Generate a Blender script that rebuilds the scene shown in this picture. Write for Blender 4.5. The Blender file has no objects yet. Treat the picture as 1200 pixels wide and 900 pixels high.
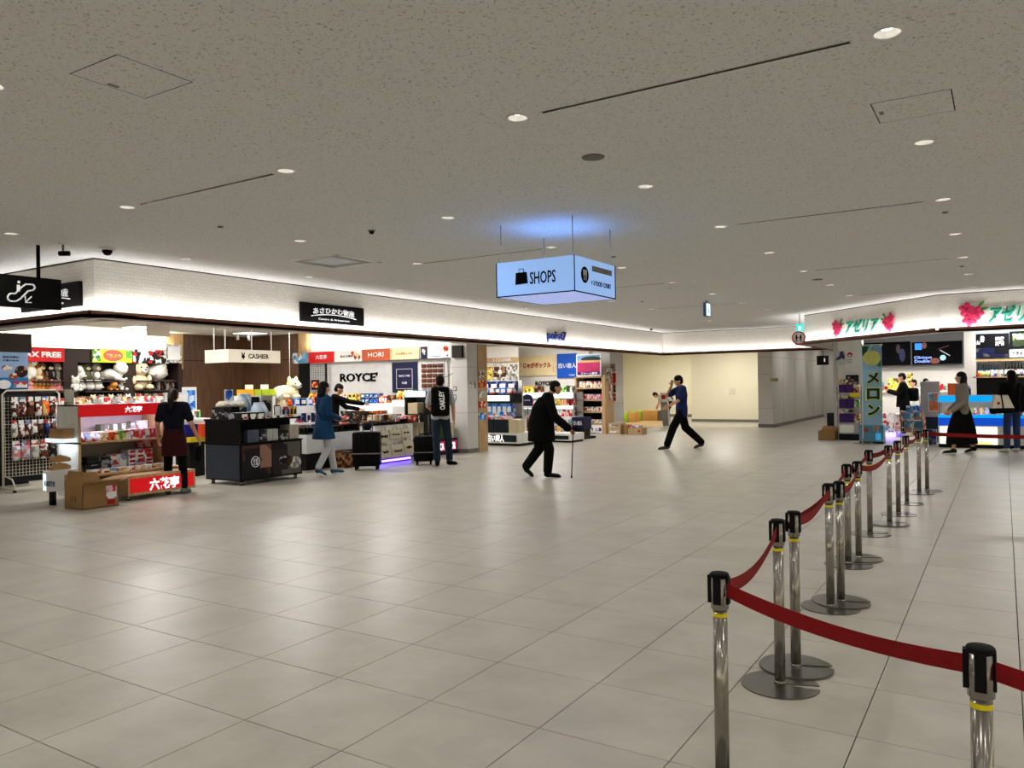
import bpy, bmesh, math, random
from mathutils import Vector, Matrix, noise
random.seed(7)
PI = math.pi
sc = bpy.context.scene
C = sc.collection
# ------------------------------------------------------------------ camera
# building axes: X runs along the cross joints, Y runs down the hall, camera 1.5 m above the floor
F_PX = 917.7; PITCH = 0.00199; ROLL = -0.01528; YAW = 1.0103
_db = Vector((math.sin(YAW), -math.cos(YAW), 0)); _da = Vector((math.cos(YAW), math.sin(YAW), 0))
def _tob(v): return Vector((v.dot(_db), v.dot(_da), v.z))
_f = Vector((0, math.cos(PITCH), math.sin(PITCH))); _r = Vector((1, 0, 0)); _u = _r.cross(_f)
CR = _tob(_r*math.cos(ROLL) + _u*math.sin(ROLL)); CU = _tob(-_r*math.sin(ROLL) + _u*math.cos(ROLL)); CF = _tob(_f)
EYE = Vector((0, 0, 1.5))
camd = bpy.data.cameras.new('camera'); cam = bpy.data.objects.new('camera', camd); C.objects.link(cam)
cam.matrix_world = Matrix(((CR.x, CU.x, -CF.x, 0), (CR.y, CU.y, -CF.y, 0), (CR.z, CU.z, -CF.z, 1.5), (0, 0, 0, 1)))
camd.sensor_width = 36; camd.lens = 36*F_PX/1200; camd.clip_start = 0.05; camd.clip_end = 200
sc.camera = cam
# ------------------------------------------------------------------ world, exposure
w = bpy.data.worlds.new('world'); sc.world = w; w.use_nodes = True
w.node_tree.nodes['Background'].inputs[0].default_value = (1, .97, .92, 1)
w.node_tree.nodes['Background'].inputs[1].default_value = 0.0
vs = sc.view_settings; vs.view_transform = 'Standard'; vs.look = 'None'; vs.gamma = 1; vs.use_curve_mapping = False
vs.exposure = 0.05
sc.cycles.use_denoising = True
sc.cycles.max_bounces = 6; sc.cycles.diffuse_bounces = 4; sc.cycles.glossy_bounces = 3
sc.cycles.transmission_bounces = 6; sc.cycles.transparent_max_bounces = 6
sc.cycles.caustics_reflective = False; sc.cycles.caustics_refractive = False
sc.cycles.sample_clamp_indirect = 4
# ------------------------------------------------------------------ large lights
def area(name, loc, sx, sy, power, color, direction, spread=PI):
    l = bpy.data.lights.new(name, 'AREA'); l.shape = 'RECTANGLE'; l.size = sx; l.size_y = sy
    l.energy = power; l.color = color; l.spread = spread
    o = bpy.data.objects.new(name, l); C.objects.link(o); o.location = loc
    d = Vector(direction).normalized()
    o.rotation_euler = d.to_track_quat('-Z', 'Y').to_euler()
    return o
def strip(name, a, b, power_per_m, color, direction):      # long LED strip from a to b
    a = Vector(a); b = Vector(b); L = (b-a).length; x = (b-a).normalized(); z = -Vector(direction).normalized()
    z = (z - x*z.dot(x)).normalized(); y = z.cross(x)
    l = bpy.data.lights.new(name, 'AREA'); l.shape = 'RECTANGLE'; l.size = L; l.size_y = 0.03
    l.energy = power_per_m*L; l.color = color
    o = bpy.data.objects.new(name, l); C.objects.link(o)
    m = Matrix((x, y, z)).transposed().to_4x4(); m.translation = (a+b)/2; o.matrix_world = m
    return o
COOL = (1, .975, .95); WARM = (1, .9, .74)
LP = 4.7          # cove LED power per metre
DL = 34.0          # downlight power
SHOP = 2.3         # shop light factor
# cove strips along the fascias
strip('cove_and_fill_light', (-9.47, 5.45, 2.50), (-9.47, 24.6, 2.50), LP, (1, .97, .955), (-.7, 0, 1))
strip('cove_and_fill_light', (-20, 5.42, 2.50), (-9.5, 5.42, 2.50), LP, (1, .97, .955), (0, .7, 1))
strip('cove_and_fill_light', (-9.45, 24.55, 2.50), (-4.4, 24.55, 2.50), LP, (1, .97, .955), (0, .7, 1))
strip('cove_and_fill_light', (-4.28, 20.66, 2.50), (-1.12, 17.50, 2.50), LP, (1, .97, .955), (.5, .5, 1))
strip('cove_and_fill_light', (-1.1, 17.46, 2.50), (9, 17.46, 2.50), LP, (1, .97, .955), (0, .7, 1))
strip('cove_and_fill_light', (-4.37, 20.7, 2.50), (-4.37, 27, 2.50), LP, (1, .97, .955), (.35, 0, 1))
# shop ceiling panels and the glowing wall tops
for i, (x, y) in enumerate(((-11.2, 7.2), (-13.6, 9.2), (-11.6, 10.8), (-14.4, 12.6), (-11.6, 13.2), (-16, 7.6), (-16.2, 10.6))):
    area('shop_panel_light', (x, y, 2.93), .6, .6, 26*SHOP, COOL, (0, 0, -1))
for x, y in ((-11.6, 17), (-11.4, 20.2), (-12.6, 18.6)):
    area('shop_panel_light', (x, y, 2.93), .6, .6, 26*SHOP, COOL, (0, 0, -1))
strip('wall_wash_light', (-17.75, 6, 2.56), (-17.75, 12.2, 2.56), 6*SHOP, (1, .95, .82), (-.5, 0, 1))
strip('wall_wash_light', (-15.3, 14.35, 2.56), (-11.0, 14.35, 2.56), 6*SHOP, (1, .95, .82), (0, .5, 1))
for x, y in ((-12.5, 27), (-11.8, 31), (-8.4, 27.4)):
    area('shop_panel_light', (x, y, 2.93), .6, .6, 34*SHOP, (1, .95, .86), (0, 0, -1))
for x, y in ((-2.2, 23.4), (.2, 21.2), (2.6, 20.6), (-3.2, 22.0), (2.4, 23.0), (0.4, 24)):
    area('shop_panel_light', (x, y, 2.87), .6, .6, 26*SHOP, COOL, (0, 0, -1))

for y in (27.5, 30.5, 33.3):
    area('passage_fill_light', (-5.2, y, 2.93), .5, .5, 16, (1, .95, .86), (0, 0, -1))  # added fill that brightens the dark passage, no fixture behind it
for y_ in (-5.9,):
    strip('cove_and_fill_light', (-20, y_, 2.5), (9, y_, 2.5), 9, (1, .97, .94), (0, -.3, 1))  # unseen fill strip added behind the camera to lift the ceiling
strip('cove_and_fill_light', (8.9, -6, 2.5), (8.9, 17, 2.5), 9, (1, .97, .94), (.3, 0, 1))  # second added fill strip, out of view on the right, also for the ceiling

def at_x(px, py, X):                                        # point on the plane x = X seen at a pixel of the photograph
    d = CF + CR*((px-600)/F_PX) - CU*((py-450)/F_PX); return EYE + d*(X/d.x)
def at_y(px, py, Y):
    d = CF + CR*((px-600)/F_PX) - CU*((py-450)/F_PX); return EYE + d*(Y/d.y)
def at_z(px, py, Z):
    d = CF + CR*((px-600)/F_PX) - CU*((py-450)/F_PX); return EYE + d*((Z-1.5)/d.z)
def to_px(v):
    v = Vector(v)-EYE; z = v.dot(CF); return (600+F_PX*v.dot(CR)/z, 450-F_PX*v.dot(CU)/z, z)
# ------------------------------------------------------------------ materials
_M = {}
def mat(name, col, rough=.55, metal=0.0, var=.06, scale=6.0, bump=0.0, bscale=60, emit=0, ecol=None, coat=0, spec=.25, coord='Object'):
    if name in _M: return _M[name]
    m = bpy.data.materials.new(name); m.use_nodes = True; _M[name] = m
    nt = m.node_tree; b = nt.nodes['Principled BSDF']
    b.inputs['Roughness'].default_value = rough; b.inputs['Metallic'].default_value = metal
    b.inputs['Specular IOR Level'].default_value = spec; b.inputs['Coat Weight'].default_value = coat
    tc = nt.nodes.new('ShaderNodeTexCoord')
    n = nt.nodes.new('ShaderNodeTexNoise'); n.inputs['Scale'].default_value = scale; n.inputs['Detail'].default_value = 3
    nt.links.new(tc.outputs[coord], n.inputs['Vector'])
    r = nt.nodes.new('ShaderNodeValToRGB'); c = Vector(col[:3])
    r.color_ramp.elements[0].position = .3; r.color_ramp.elements[1].position = .7
    r.color_ramp.elements[0].color = (*(c*(1-var)), 1); r.color_ramp.elements[1].color = (*[min(1, x) for x in c*(1+var)], 1)
    nt.links.new(n.outputs['Fac'], r.inputs['Fac']); nt.links.new(r.outputs['Color'], b.inputs['Base Color'])
    if bump:
        n2 = nt.nodes.new('ShaderNodeTexNoise'); n2.inputs['Scale'].default_value = bscale
        nt.links.new(tc.outputs[coord], n2.inputs['Vector'])
        bp = nt.nodes.new('ShaderNodeBump'); bp.inputs['Strength'].default_value = bump; bp.inputs['Distance'].default_value = .01
        nt.links.new(n2.outputs['Fac'], bp.inputs['Height']); nt.links.new(bp.outputs['Normal'], b.inputs['Normal'])
    if emit:
        b.inputs['Emission Color'].default_value = (*(ecol or col)[:3], 1); b.inputs['Emission Strength'].default_value = emit
    return m
def print_mat(name, cols, scale=14, rough=.4, emit=0, stretch=(1, 1, 1)):       # busy printed packaging: flat patches of a few inks
    if name in _M: return _M[name]
    m = bpy.data.materials.new(name); m.use_nodes = True; _M[name] = m
    nt = m.node_tree; b = nt.nodes['Principled BSDF']; b.inputs['Roughness'].default_value = rough; b.inputs['Specular IOR Level'].default_value = .2
    tc = nt.nodes.new('ShaderNodeTexCoord'); mp = nt.nodes.new('ShaderNodeMapping')
    mp.inputs['Scale'].default_value = stretch
    oi = nt.nodes.new('ShaderNodeObjectInfo'); nt.links.new(tc.outputs['Object'], mp.inputs['Vector'])
    nt.links.new(oi.outputs['Random'], mp.inputs['Location'])
    v = nt.nodes.new('ShaderNodeTexVoronoi'); v.inputs['Scale'].default_value = scale; v.distance = 'CHEBYCHEV'
    nt.links.new(mp.outputs['Vector'], v.inputs['Vector'])
    sp = nt.nodes.new('ShaderNodeSeparateColor'); nt.links.new(v.outputs['Color'], sp.inputs['Color'])
    r = nt.nodes.new('ShaderNodeValToRGB'); r.color_ramp.interpolation = 'CONSTANT'
    k = len(cols)
    while len(r.color_ramp.elements) < k: r.color_ramp.elements.new(.5)
    for i, c in enumerate(cols):
        r.color_ramp.elements[i].position = i/k; r.color_ramp.elements[i].color = (*c, 1)
    nt.links.new(sp.outputs['Red'], r.inputs['Fac']); nt.links.new(r.outputs['Color'], b.inputs['Base Color'])
    if emit:
        nt.links.new(r.outputs['Color'], b.inputs['Emission Color']); b.inputs['Emission Strength'].default_value = emit
    return m
def S(r, g, b):                                             # sRGB bytes to linear
    return tuple((x/12.92 if x <= .04045 else ((x+.055)/1.055)**2.4) for x in (r/255, g/255, b/255))
def wood_mat(name, c1, c2, axis=(8, 8, .7), rough=.45):
    m = bpy.data.materials.new(name); m.use_nodes = True; _M[name] = m
    nt = m.node_tree; b = nt.nodes['Principled BSDF']; b.inputs['Roughness'].default_value = rough
    tc = nt.nodes.new('ShaderNodeTexCoord'); mp = nt.nodes.new('ShaderNodeMapping'); mp.inputs['Scale'].default_value = axis
    nt.links.new(tc.outputs['Object'], mp.inputs['Vector'])
    n = nt.nodes.new('ShaderNodeTexNoise'); n.inputs['Scale'].default_value = 3; n.inputs['Detail'].default_value = 6
    nt.links.new(mp.outputs['Vector'], n.inputs['Vector'])
    r = nt.nodes.new('ShaderNodeValToRGB'); r.color_ramp.elements[0].position = .35; r.color_ramp.elements[1].position = .65
    r.color_ramp.elements[0].color = (*c1, 1); r.color_ramp.elements[1].color = (*c2, 1)
    nt.links.new(n.outputs['Fac'], r.inputs['Fac']); nt.links.new(r.outputs['Color'], b.inputs['Base Color'])
    return m
# ------------------------------------------------------------------ mesh builder
class MB:
    def __init__(s): s.v = []; s.f = []; s.m = []; s.mats = []; s.sm = []
    def mi(s, m):
        if m not in s.mats: s.mats.append(m)
        return s.mats.index(m)
    def add(s, vs, fs, m, smooth=False):
        k = len(s.v); i = s.mi(m); s.v += [tuple(v) for v in vs]
        for f in fs: s.f.append(tuple(k+j for j in f)); s.m.append(i); s.sm.append(smooth)
        return s
    def box(s, x0, x1, y0, y1, z0, z1, m, M4=None, front=None, ax=None):
        vs = [Vector(p) for p in ((x0,y0,z0),(x1,y0,z0),(x1,y1,z0),(x0,y1,z0),(x0,y0,z1),(x1,y0,z1),(x1,y1,z1),(x0,y1,z1))]
        if M4: vs = [M4 @ v for v in vs]
        return s.add(vs, [(0,3,2,1),(4,5,6,7),(0,1,5,4),(1,2,6,5),(2,3,7,6),(3,0,4,7)], m)
    def rbox(s, x0, x1, y0, y1, z0, z1, r, m, seg=2, M4=None):
        bm = bmesh.new(); bmesh.ops.create_cube(bm, size=1)
        for v in bm.verts: v.co = Vector((x0+(v.co.x+.5)*(x1-x0), y0+(v.co.y+.5)*(y1-y0), z0+(v.co.z+.5)*(z1-z0)))
        bmesh.ops.bevel(bm, geom=list(bm.edges), offset=r, segments=seg, affect='EDGES', profile=.5)
        bm.verts.index_update()
        vs = [M4 @ v.co if M4 else v.co.copy() for v in bm.verts]; fs = [[v.index for v in f.verts] for f in bm.faces]; bm.free()
        return s.add(vs, fs, m, True)
    def ring(s, rings, m, cap=True, smooth=True, closed=True):      # loft rings of equal point count
        n = len(rings[0]); vs = [p for r in rings for p in r]; fs = []
        for i in range(len(rings)-1):
            for j in range(n if closed else n-1):
                a = i*n+j; b = i*n+(j+1) % n; fs.append((a, b, b+n, a+n))
        if cap: fs.append(tuple(reversed(range(n)))); fs.append(tuple(range((len(rings)-1)*n, len(rings)*n)))
        return s.add(vs, fs, m, smooth)
    def lathe(s, prof, m, c=(0, 0, 0), n=24, sx=1, sy=1, cap=True, smooth=True, M4=None):
        R = []
        for r, z in prof:
            ps = [Vector((c[0]+sx*r*math.cos(2*PI*j/n), c[1]+sy*r*math.sin(2*PI*j/n), c[2]+z)) for j in range(n)]
            R.append([M4 @ p for p in ps] if M4 else ps)
        return s.ring(R, m, cap, smooth)
    def tube(s, pts, r, m, n=8, r2=None, cap=True):
        pts = [Vector(p) for p in pts]; R = []; k = len(pts)
        for i, p in enumerate(pts):
            t = (pts[min(i+1, k-1)]-pts[max(i-1, 0)]).normalized()
            a = t.cross(Vector((0, 0, 1)) if abs(t.z) < .9 else Vector((1, 0, 0))).normalized(); b = t.cross(a)
            rr = r if r2 is None else r+(r2-r)*i/(k-1)
            R.append([p + a*rr*math.cos(2*PI*j/n) + b*rr*math.sin(2*PI*j/n) for j in range(n)])
        return s.ring(R, m, cap)
    def ell(s, c, rx, ry, rz, m, n=12, k=7, M3=None):
        R = []
        for i in range(k+1):
            th = -PI/2 + PI*(.04+.92*i/k); ps = []
            for j in range(n):
                q = Vector((rx*math.cos(th)*math.cos(2*PI*j/n), ry*math.cos(th)*math.sin(2*PI*j/n), rz*math.sin(th)))
                ps.append((M3 @ q if M3 else q) + Vector(c))
            R.append(ps)
        return s.ring(R, m)
    def poly(s, pts, m, thick=None, nrm=None):              # flat polygon, optional thickness along nrm
        pts = [Vector(p) for p in pts]; n = len(pts)
        if thick is None: return s.add(pts, [tuple(range(n))], m)
        nrm = Vector(nrm); q = [p+nrm*thick for p in pts]
        return s.add(pts+q, [tuple(reversed(range(n))), tuple(range(n, 2*n))]+[(i, (i+1) % n, n+(i+1) % n, n+i) for i in range(n)], m)
    def mesh(s, name):
        me = bpy.data.meshes.new(name); me.from_pydata(s.v, [], s.f)
        for m in s.mats: me.materials.append(m)
        me.polygons.foreach_set('material_index', s.m); me.polygons.foreach_set('use_smooth', s.sm); me.update()
        return me
    def build(s, name, parent=None, loc=None): return link(name, s.mesh(name), parent, loc)
def link(name, me, parent=None, loc=None):
    o = bpy.data.objects.new(name, me); C.objects.link(o)
    if loc is not None: o.location = loc
    if parent: adopt(o, parent)
    return o
def adopt(o, parent):                                       # every part is written in world coordinates
    o.parent = parent; o.matrix_parent_inverse = parent.matrix_basis.inverted(); return o
def tag(o, label=None, cat=None, group=None, kind=None):
    if label: o['label'] = label
    if cat: o['category'] = cat
    if group: o['group'] = group
    if kind: o['kind'] = kind
    return o
def thing(name, label, cat, loc=(0, 0, 0), rz=0, group=None):
    o = bpy.data.objects.new(name, None); C.objects.link(o); o.location = loc; o.rotation_euler.z = rz; o.empty_display_size = .1
    return tag(o, label, cat, group)
def struct(o): o['kind'] = 'structure'; return o
def copy_tree(o, parent=None):
    c = o.copy(); C.objects.link(c)
    if parent: c.parent = parent; c.matrix_parent_inverse = o.matrix_parent_inverse.copy()
    for ch in list(o.children): copy_tree(ch, c)
    return c
_T = {}
def text_mesh(s, w, h, m, bold=.0, shear=0, depth=.004, arc=0, m2=None, outline=0):
    """lettering centred on the origin in the XZ plane (reads from -Y), fitted into w x h"""
    cu = bpy.data.curves.new('lettering', 'FONT'); cu.body = s; cu.size = 1; cu.offset = bold; cu.shear = shear; cu.resolution_u = 2
    cu.align_x = 'CENTER'
    o = bpy.data.objects.new('lettering_source', cu); C.objects.link(o)
    dg = bpy.context.evaluated_depsgraph_get(); dg.update()
    me = bpy.data.meshes.new_from_object(o.evaluated_get(dg)); bpy.data.objects.remove(o); bpy.data.curves.remove(cu)
    if not me.vertices: return me
    xs = [v.co.x for v in me.vertices]; ys = [v.co.y for v in me.vertices]
    cx, cy = (min(xs)+max(xs))/2, (min(ys)+max(ys))/2; W = max(xs)-min(xs); Hh = max(ys)-min(ys)
    sx = w/W; sy = h/Hh
    if h == 0: sy = sx
    bm = bmesh.new(); bm.from_mesh(me)
    for v in bm.verts:
        x = (v.co.x-cx)*sx; z = (v.co.y-cy)*sy
        if arc: z -= arc*(x/(w/2))**2
        v.co = Vector((x, 0, z))
    if depth > 0:
        r = bmesh.ops.extrude_face_region(bm, geom=list(bm.faces))
        for g in r['geom']:
            if isinstance(g, bmesh.types.BMVert): g.co.y -= depth
    bm.to_mesh(me); bm.free(); me.materials.clear(); me.materials.append(m)
    return me
FACE = {'-y': 0.0, '+x': PI/2, 'ch': -PI/4, '+y': PI, '-x': -PI/2}
def text(s, w, h, m, parent, loc, face='-y', name='lettering', **k):
    o = link(name, text_mesh(s, w, h, m, **k), None, loc)
    o.rotation_euler.z = FACE[face] if isinstance(face, str) else face
    if parent: adopt(o, parent)
    return o
# ------------------------------------------------------------------ structure
CEIL = 3.17
white = mat('white_paint', S(232, 228, 220), .6, var=.02)
cream = mat('cream_wall', S(236, 230, 208), .6, var=.015, scale=1)
greyp = mat('grey_panel', S(205, 202, 198), .45, var=.015, scale=2)
brown = wood_mat('brown_trim', S(92, 52, 32), S(116, 68, 42), (1, 1, 6))
dwood = wood_mat('dark_wood', S(74, 50, 33), S(104, 72, 48))
lwood = wood_mat('light_wood', S(168, 134, 92), S(196, 160, 114))
black = mat('black', S(10, 10, 11), .5, spec=.2)
satin = mat('satin_black', S(6, 6, 7), .5, spec=.1)
blackm = mat('matt_black', S(7, 7, 8), .8, spec=.2)
steel = mat('brushed_steel', S(146, 141, 133), .2, 1.0, var=.05, scale=25)
steel2 = mat('steel_plate', S(124, 120, 114), .3, 1.0, var=.07, scale=12)
gskirt = mat('grey_skirting', S(120, 118, 114), .4)
wplast = mat('white_plastic', S(235, 234, 230), .35)
glow = mat('lightbox_white', (1, 1, 1), .4, emit=1.6, ecol=(.93, .97, 1))
glowc = mat('lightbox_cool', (1, 1, 1), .4, emit=.9, ecol=(.68, .92, 1))
redp = mat('red_panel', S(196, 18, 24), .4)
redglow = mat('red_lightbox', S(200, 16, 24), .4, emit=.35, ecol=S(235, 20, 30))
wlet = mat('white_letters', (1, 1, 1), .4, emit=1.0, ecol=(1, .96, 1))
wink = mat('white_ink', (.9, .9, .9), .5)
kink = mat('black_ink', S(10, 9, 9), .9, spec=.05)
rink = mat('red_ink', S(170, 20, 24), .5)

# floor: dark joint bed, each near tile an object, the far ones one mesh
def floor_mat(name):
    m = bpy.data.materials.new(name); m.use_nodes = True; nt = m.node_tree; b = nt.nodes['Principled BSDF']; b.inputs['Specular IOR Level'].default_value = .38
    ge = nt.nodes.new('ShaderNodeNewGeometry')
    n = nt.nodes.new('ShaderNodeTexNoise'); n.inputs['Scale'].default_value = 2.4; n.inputs['Detail'].default_value = 6; n.inputs['Roughness'].default_value = .6
    nt.links.new(ge.outputs['Position'], n.inputs['Vector'])
    r = nt.nodes.new('ShaderNodeValToRGB'); r.color_ramp.elements[0].position = .3; r.color_ramp.elements[1].position = .72
    r.color_ramp.elements[0].color = (*S(162, 157, 144), 1); r.color_ramp.elements[1].color = (*S(184, 179, 167), 1)
    nt.links.new(n.outputs['Fac'], r.inputs['Fac'])
    vo = nt.nodes.new('ShaderNodeTexWhiteNoise'); vo.noise_dimensions = '2D'
    mp = nt.nodes.new('ShaderNodeVectorMath'); mp.operation = 'MULTIPLY_ADD'
    mp.inputs[1].default_value = (1/TX, 1/TY, 0); mp.inputs[2].default_value = (-TX0/TX, -TY0/TY, 0)
    fl = nt.nodes.new('ShaderNodeVectorMath'); fl.operation = 'FLOOR'
    nt.links.new(ge.outputs['Position'], mp.inputs[0]); nt.links.new(mp.outputs[0], fl.inputs[0]); nt.links.new(fl.outputs[0], vo.inputs['Vector'])
    mx = nt.nodes.new('ShaderNodeMixRGB'); mx.blend_type = 'MULTIPLY'; mx.inputs['Fac'].default_value = 1
    r2 = nt.nodes.new('ShaderNodeValToRGB'); r2.color_ramp.elements[0].color = (.93, .92, .90, 1); r2.color_ramp.elements[1].color = (1, .99, .99, 1)
    nt.links.new(vo.outputs['Value'], r2.inputs['Fac']); nt.links.new(r.outputs['Color'], mx.inputs[1]); nt.links.new(r2.outputs['Color'], mx.inputs[2])
    nt.links.new(mx.outputs[0], b.inputs['Base Color'])
    rr = nt.nodes.new('ShaderNodeMapRange'); rr.inputs[3].default_value = .28; rr.inputs[4].default_value = .40
    nt.links.new(n.outputs['Fac'], rr.inputs[0]); nt.links.new(rr.outputs[0], b.inputs['Roughness'])
    n2 = nt.nodes.new('ShaderNodeTexNoise'); n2.inputs['Scale'].default_value = 22; nt.links.new(ge.outputs['Position'], n2.inputs['Vector'])
    bp = nt.nodes.new('ShaderNodeBump'); bp.inputs['Strength'].default_value = .06; bp.inputs['Distance'].default_value = .01
    nt.links.new(n2.outputs['Fac'], bp.inputs['Height']); nt.links.new(bp.outputs['Normal'], b.inputs['Normal'])
    return m
TX, TY, TX0, TY0 = .5987, .5967, -4.737, 4.148
FX0, FX1, FY0, FY1 = -20.5, 9.5, -6.5, 35.2
tilem = floor_mat('porcelain_tile'); grout = mat('grout', S(70, 66, 62), .8)
fl = struct(MB().box(FX0-.2, FX1+.2, FY0-.2, FY1+.2, -.08, -.012, grout).build('floor'))
G2 = .0022
def tile_mesh(x, y):
    a, b, c, d = x+G2, x+TX-G2, y+G2, y+TY-G2; e = .0015
    v = [(a, c, -.012), (b, c, -.012), (b, d, -.012), (a, d, -.012), (a, c, -e), (b, c, -e), (b, d, -e), (a, d, -e), (a+e, c+e, 0), (b-e, c+e, 0), (b-e, d-e, 0), (a+e, d-e, 0)]
    f = [(0, 1, 5, 4), (1, 2, 6, 5), (2, 3, 7, 6), (3, 0, 4, 7), (4, 5, 9, 8), (5, 6, 10, 9), (6, 7, 11, 10), (7, 4, 8, 11), (8, 9, 10, 11)]
    return v, f
tiles = []
for i in range(int((FX0-TX0)/TX), int((FX1-TX0)/TX)+1):
    for j in range(int((FY0-TY0)/TY), int((FY1-TY0)/TY)+1):
        x, y = TX0+i*TX, TY0+j*TY; px, py, z = to_px((x+TX/2, y+TY/2, 0))
        vis = z > .3 and -60 < px < 1260 and py < 960
        tiles.append((0 if vis else 1, abs(z) if vis else (x*x+y*y), x, y))
tiles.sort()
v, f = tile_mesh(0, 0); tme = bpy.data.meshes.new('tile'); tme.from_pydata(v, [], f); tme.materials.append(tilem)
for k, (_, _, x, y) in enumerate(tiles[:300]): link('tile', tme, fl, (x, y, 0))
tb = MB()
for _, _, x, y in tiles[300:]: tb.add(*tile_mesh(x, y), tilem)
tag(tb.build('floor_tile', fl), kind='stuff')

# ceiling with real holes: downlights, slots, hatch joints, vent
def ceiling_mat():
    m = bpy.data.materials.new('rockwool_ceiling'); m.use_nodes = True; nt = m.node_tree; b = nt.nodes['Principled BSDF']
    b.inputs['Roughness'].default_value = .9
    ge = nt.nodes.new('ShaderNodeNewGeometry'); mp = nt.nodes.new('ShaderNodeMapping'); mp.inputs['Scale'].default_value = (1, 1.0, 1)
    nt.links.new(ge.outputs['Position'], mp.inputs['Vector'])
    n = nt.nodes.new('ShaderNodeTexNoise'); n.inputs['Scale'].default_value = 58; n.inputs['Detail'].default_value = 3; n.inputs['Distortion'].default_value = 1.2
    nt.links.new(mp.outputs['Vector'], n.inputs['Vector'])
    r = nt.nodes.new('ShaderNodeValToRGB'); e = r.color_ramp.elements
    e[0].position = .33; e[0].color = (*S(168, 166, 162), 1); e[1].position = .42; e[1].color = (*S(228, 229, 229), 1)
    nt.links.new(n.outputs['Fac'], r.inputs['Fac']); nt.links.new(r.outputs['Color'], b.inputs['Base Color'])
    bp = nt.nodes.new('ShaderNodeBump'); bp.inputs['Strength'].default_value = .6; bp.inputs['Distance'].default_value = .006
    nt.links.new(r.outputs['Color'], bp.inputs['Height']); nt.links.new(bp.outputs['Normal'], b.inputs['Normal'])
    return m
ceilm = ceiling_mat(); reveal = mat('dark_reveal', S(40, 34, 30), .8)
DLX = [-8.76, -6.69, -4.62, -2.54, -.45, 1.63, 3.7, 5.8, 7.9]; DLY = [-4.2, -2.08, 0, 2.10, 4.16, 6.22, 8.30, 10.36, 12.42, 14.5, 16.56]
DLS = [(x, y) for y in DLY for x in DLX] + [(x, y) for y in (18.62, 20.7, 22.76) for x in DLX if x < -5 or (x < -4 and y < 20.5)]
cut = MB()
for x, y in DLS: cut.lathe([(.062, 3.10), (.062, 3.24)], reveal, (x, y, 0), 20)
SLOTS = [(xa, xb, y) for y in (-4.1, .02, 4.17, 8.30, 12.44, 16.6) for xa, xb in ((-6.52, -4.78), (-2.37, -.62))]
SLOTS = [s if s[2] != 8.30 or s[0] > -3 else (-6.77+.15, -4.78, 8.34) for s in SLOTS]
for xa, xb, y in SLOTS: cut.box(xa, xb, y-.011, y+.011, 3.10, 3.24, reveal)
HATCH = [(-4.12, -3.70, 2.26, 2.68), (-.655, -.235, 5.18, 5.60), (-4.98, -4.56, 13.0, 13.42)]
for a, b, c, d in HATCH:
    q = .006
    for bx in ((a-q, b+q, c-q, c), (a-q, b+q, d, d+q), (a-q, a, c-q, d+q), (b, b+q, c-q, d+q)): cut.box(*bx, 3.10, 3.20, reveal)
VENT = (-7.9, -7.03, 7.11, 7.93)
cut.box(*VENT, 3.10, 3.24, reveal)
HX0, HX1, HY0, HY1 = -20.5, 9.5, -6.5, 27.5
cb = MB(); cb.box(HX0, HX1, HY0, HY1, CEIL, CEIL+.06, ceilm)
ceil = struct(cb.build('ceiling'))
cu = cut.build('cutter'); md = ceil.modifiers.new('holes', 'BOOLEAN'); md.operation = 'DIFFERENCE'; md.object = cu; md.solver = 'EXACT'; md.use_self = True
try: md.material_mode = 'TRANSFER'
except Exception: pass
dg = bpy.context.evaluated_depsgraph_get(); dg.update()
ceil.data = bpy.data.meshes.new_from_object(ceil.evaluated_get(dg)); ceil.modifiers.clear(); bpy.data.objects.remove(cu)
struct(MB().box(HX0, HX1, HY0, HY1, CEIL+.35, CEIL+.4, reveal).build('ceiling_void'))
# downlights
cank = mat('lamp_can', S(225, 224, 220), .3, .3)
alum = mat('spun_aluminium', S(200, 198, 192), .22, 1.0); lampm = mat('lamp_led', (1, 1, 1), .4, emit=9, ecol=(1, .93, .82))
dl = thing('ceiling_downlight', 'round recessed downlight in the pale ceiling', 'ceiling light', (0, 0, CEIL), group='ceiling downlights')
MB().ring([[Vector((r*math.cos(2*PI*j/24), r*math.sin(2*PI*j/24), CEIL+z)) for j in range(24)] for r, z in ((.074, -.0), (.072, -.006), (.060, -.006), (.058, .0), (.05, .022), (.034, .030))], cank, cap=False).build('reflector', dl)
MB().lathe([(.001, .024), (.034, .024), (.034, .032), (.001, .032)], lampm, (0, 0, CEIL), 16).build('lamp', dl)
ORD = ['first', 'second', 'third', 'fourth', 'fifth', 'sixth', 'seventh', 'eighth', 'ninth', 'tenth', 'eleventh', 'twelfth', 'thirteenth']
def in_frame(x, y, z=CEIL): px, py, d = to_px((x, y, z)); return d > .2 and -30 < px < 1230 and -30 < py < 930
DLD = bpy.data.lights.new('downlight_beam', 'SPOT'); DLD.energy = DL; DLD.spot_size = math.radians(150); DLD.spot_blend = .9; DLD.shadow_soft_size = .05; DLD.color = (1, .985, .962)
first = True
for x, y in DLS:
    s_ = bpy.data.objects.new('downlight_beam', DLD); C.objects.link(s_); s_.location = (x, y, CEIL-.005)
    if not in_frame(x, y): continue
    o = dl if first else copy_tree(dl); first = False; o.location = (x, y, CEIL)
    ry = sorted({b for a_, b in DLS if in_frame(a_, b)}).index(y); cx_ = [c for c in sorted(DLX, reverse=True) if in_frame(c, y)].index(x)
    tag(o, 'round recessed downlight, %s row away from the camera, %s from the right in its row' % (ORD[ry], ORD[cx_]), 'ceiling light', 'ceiling downlights')
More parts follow.
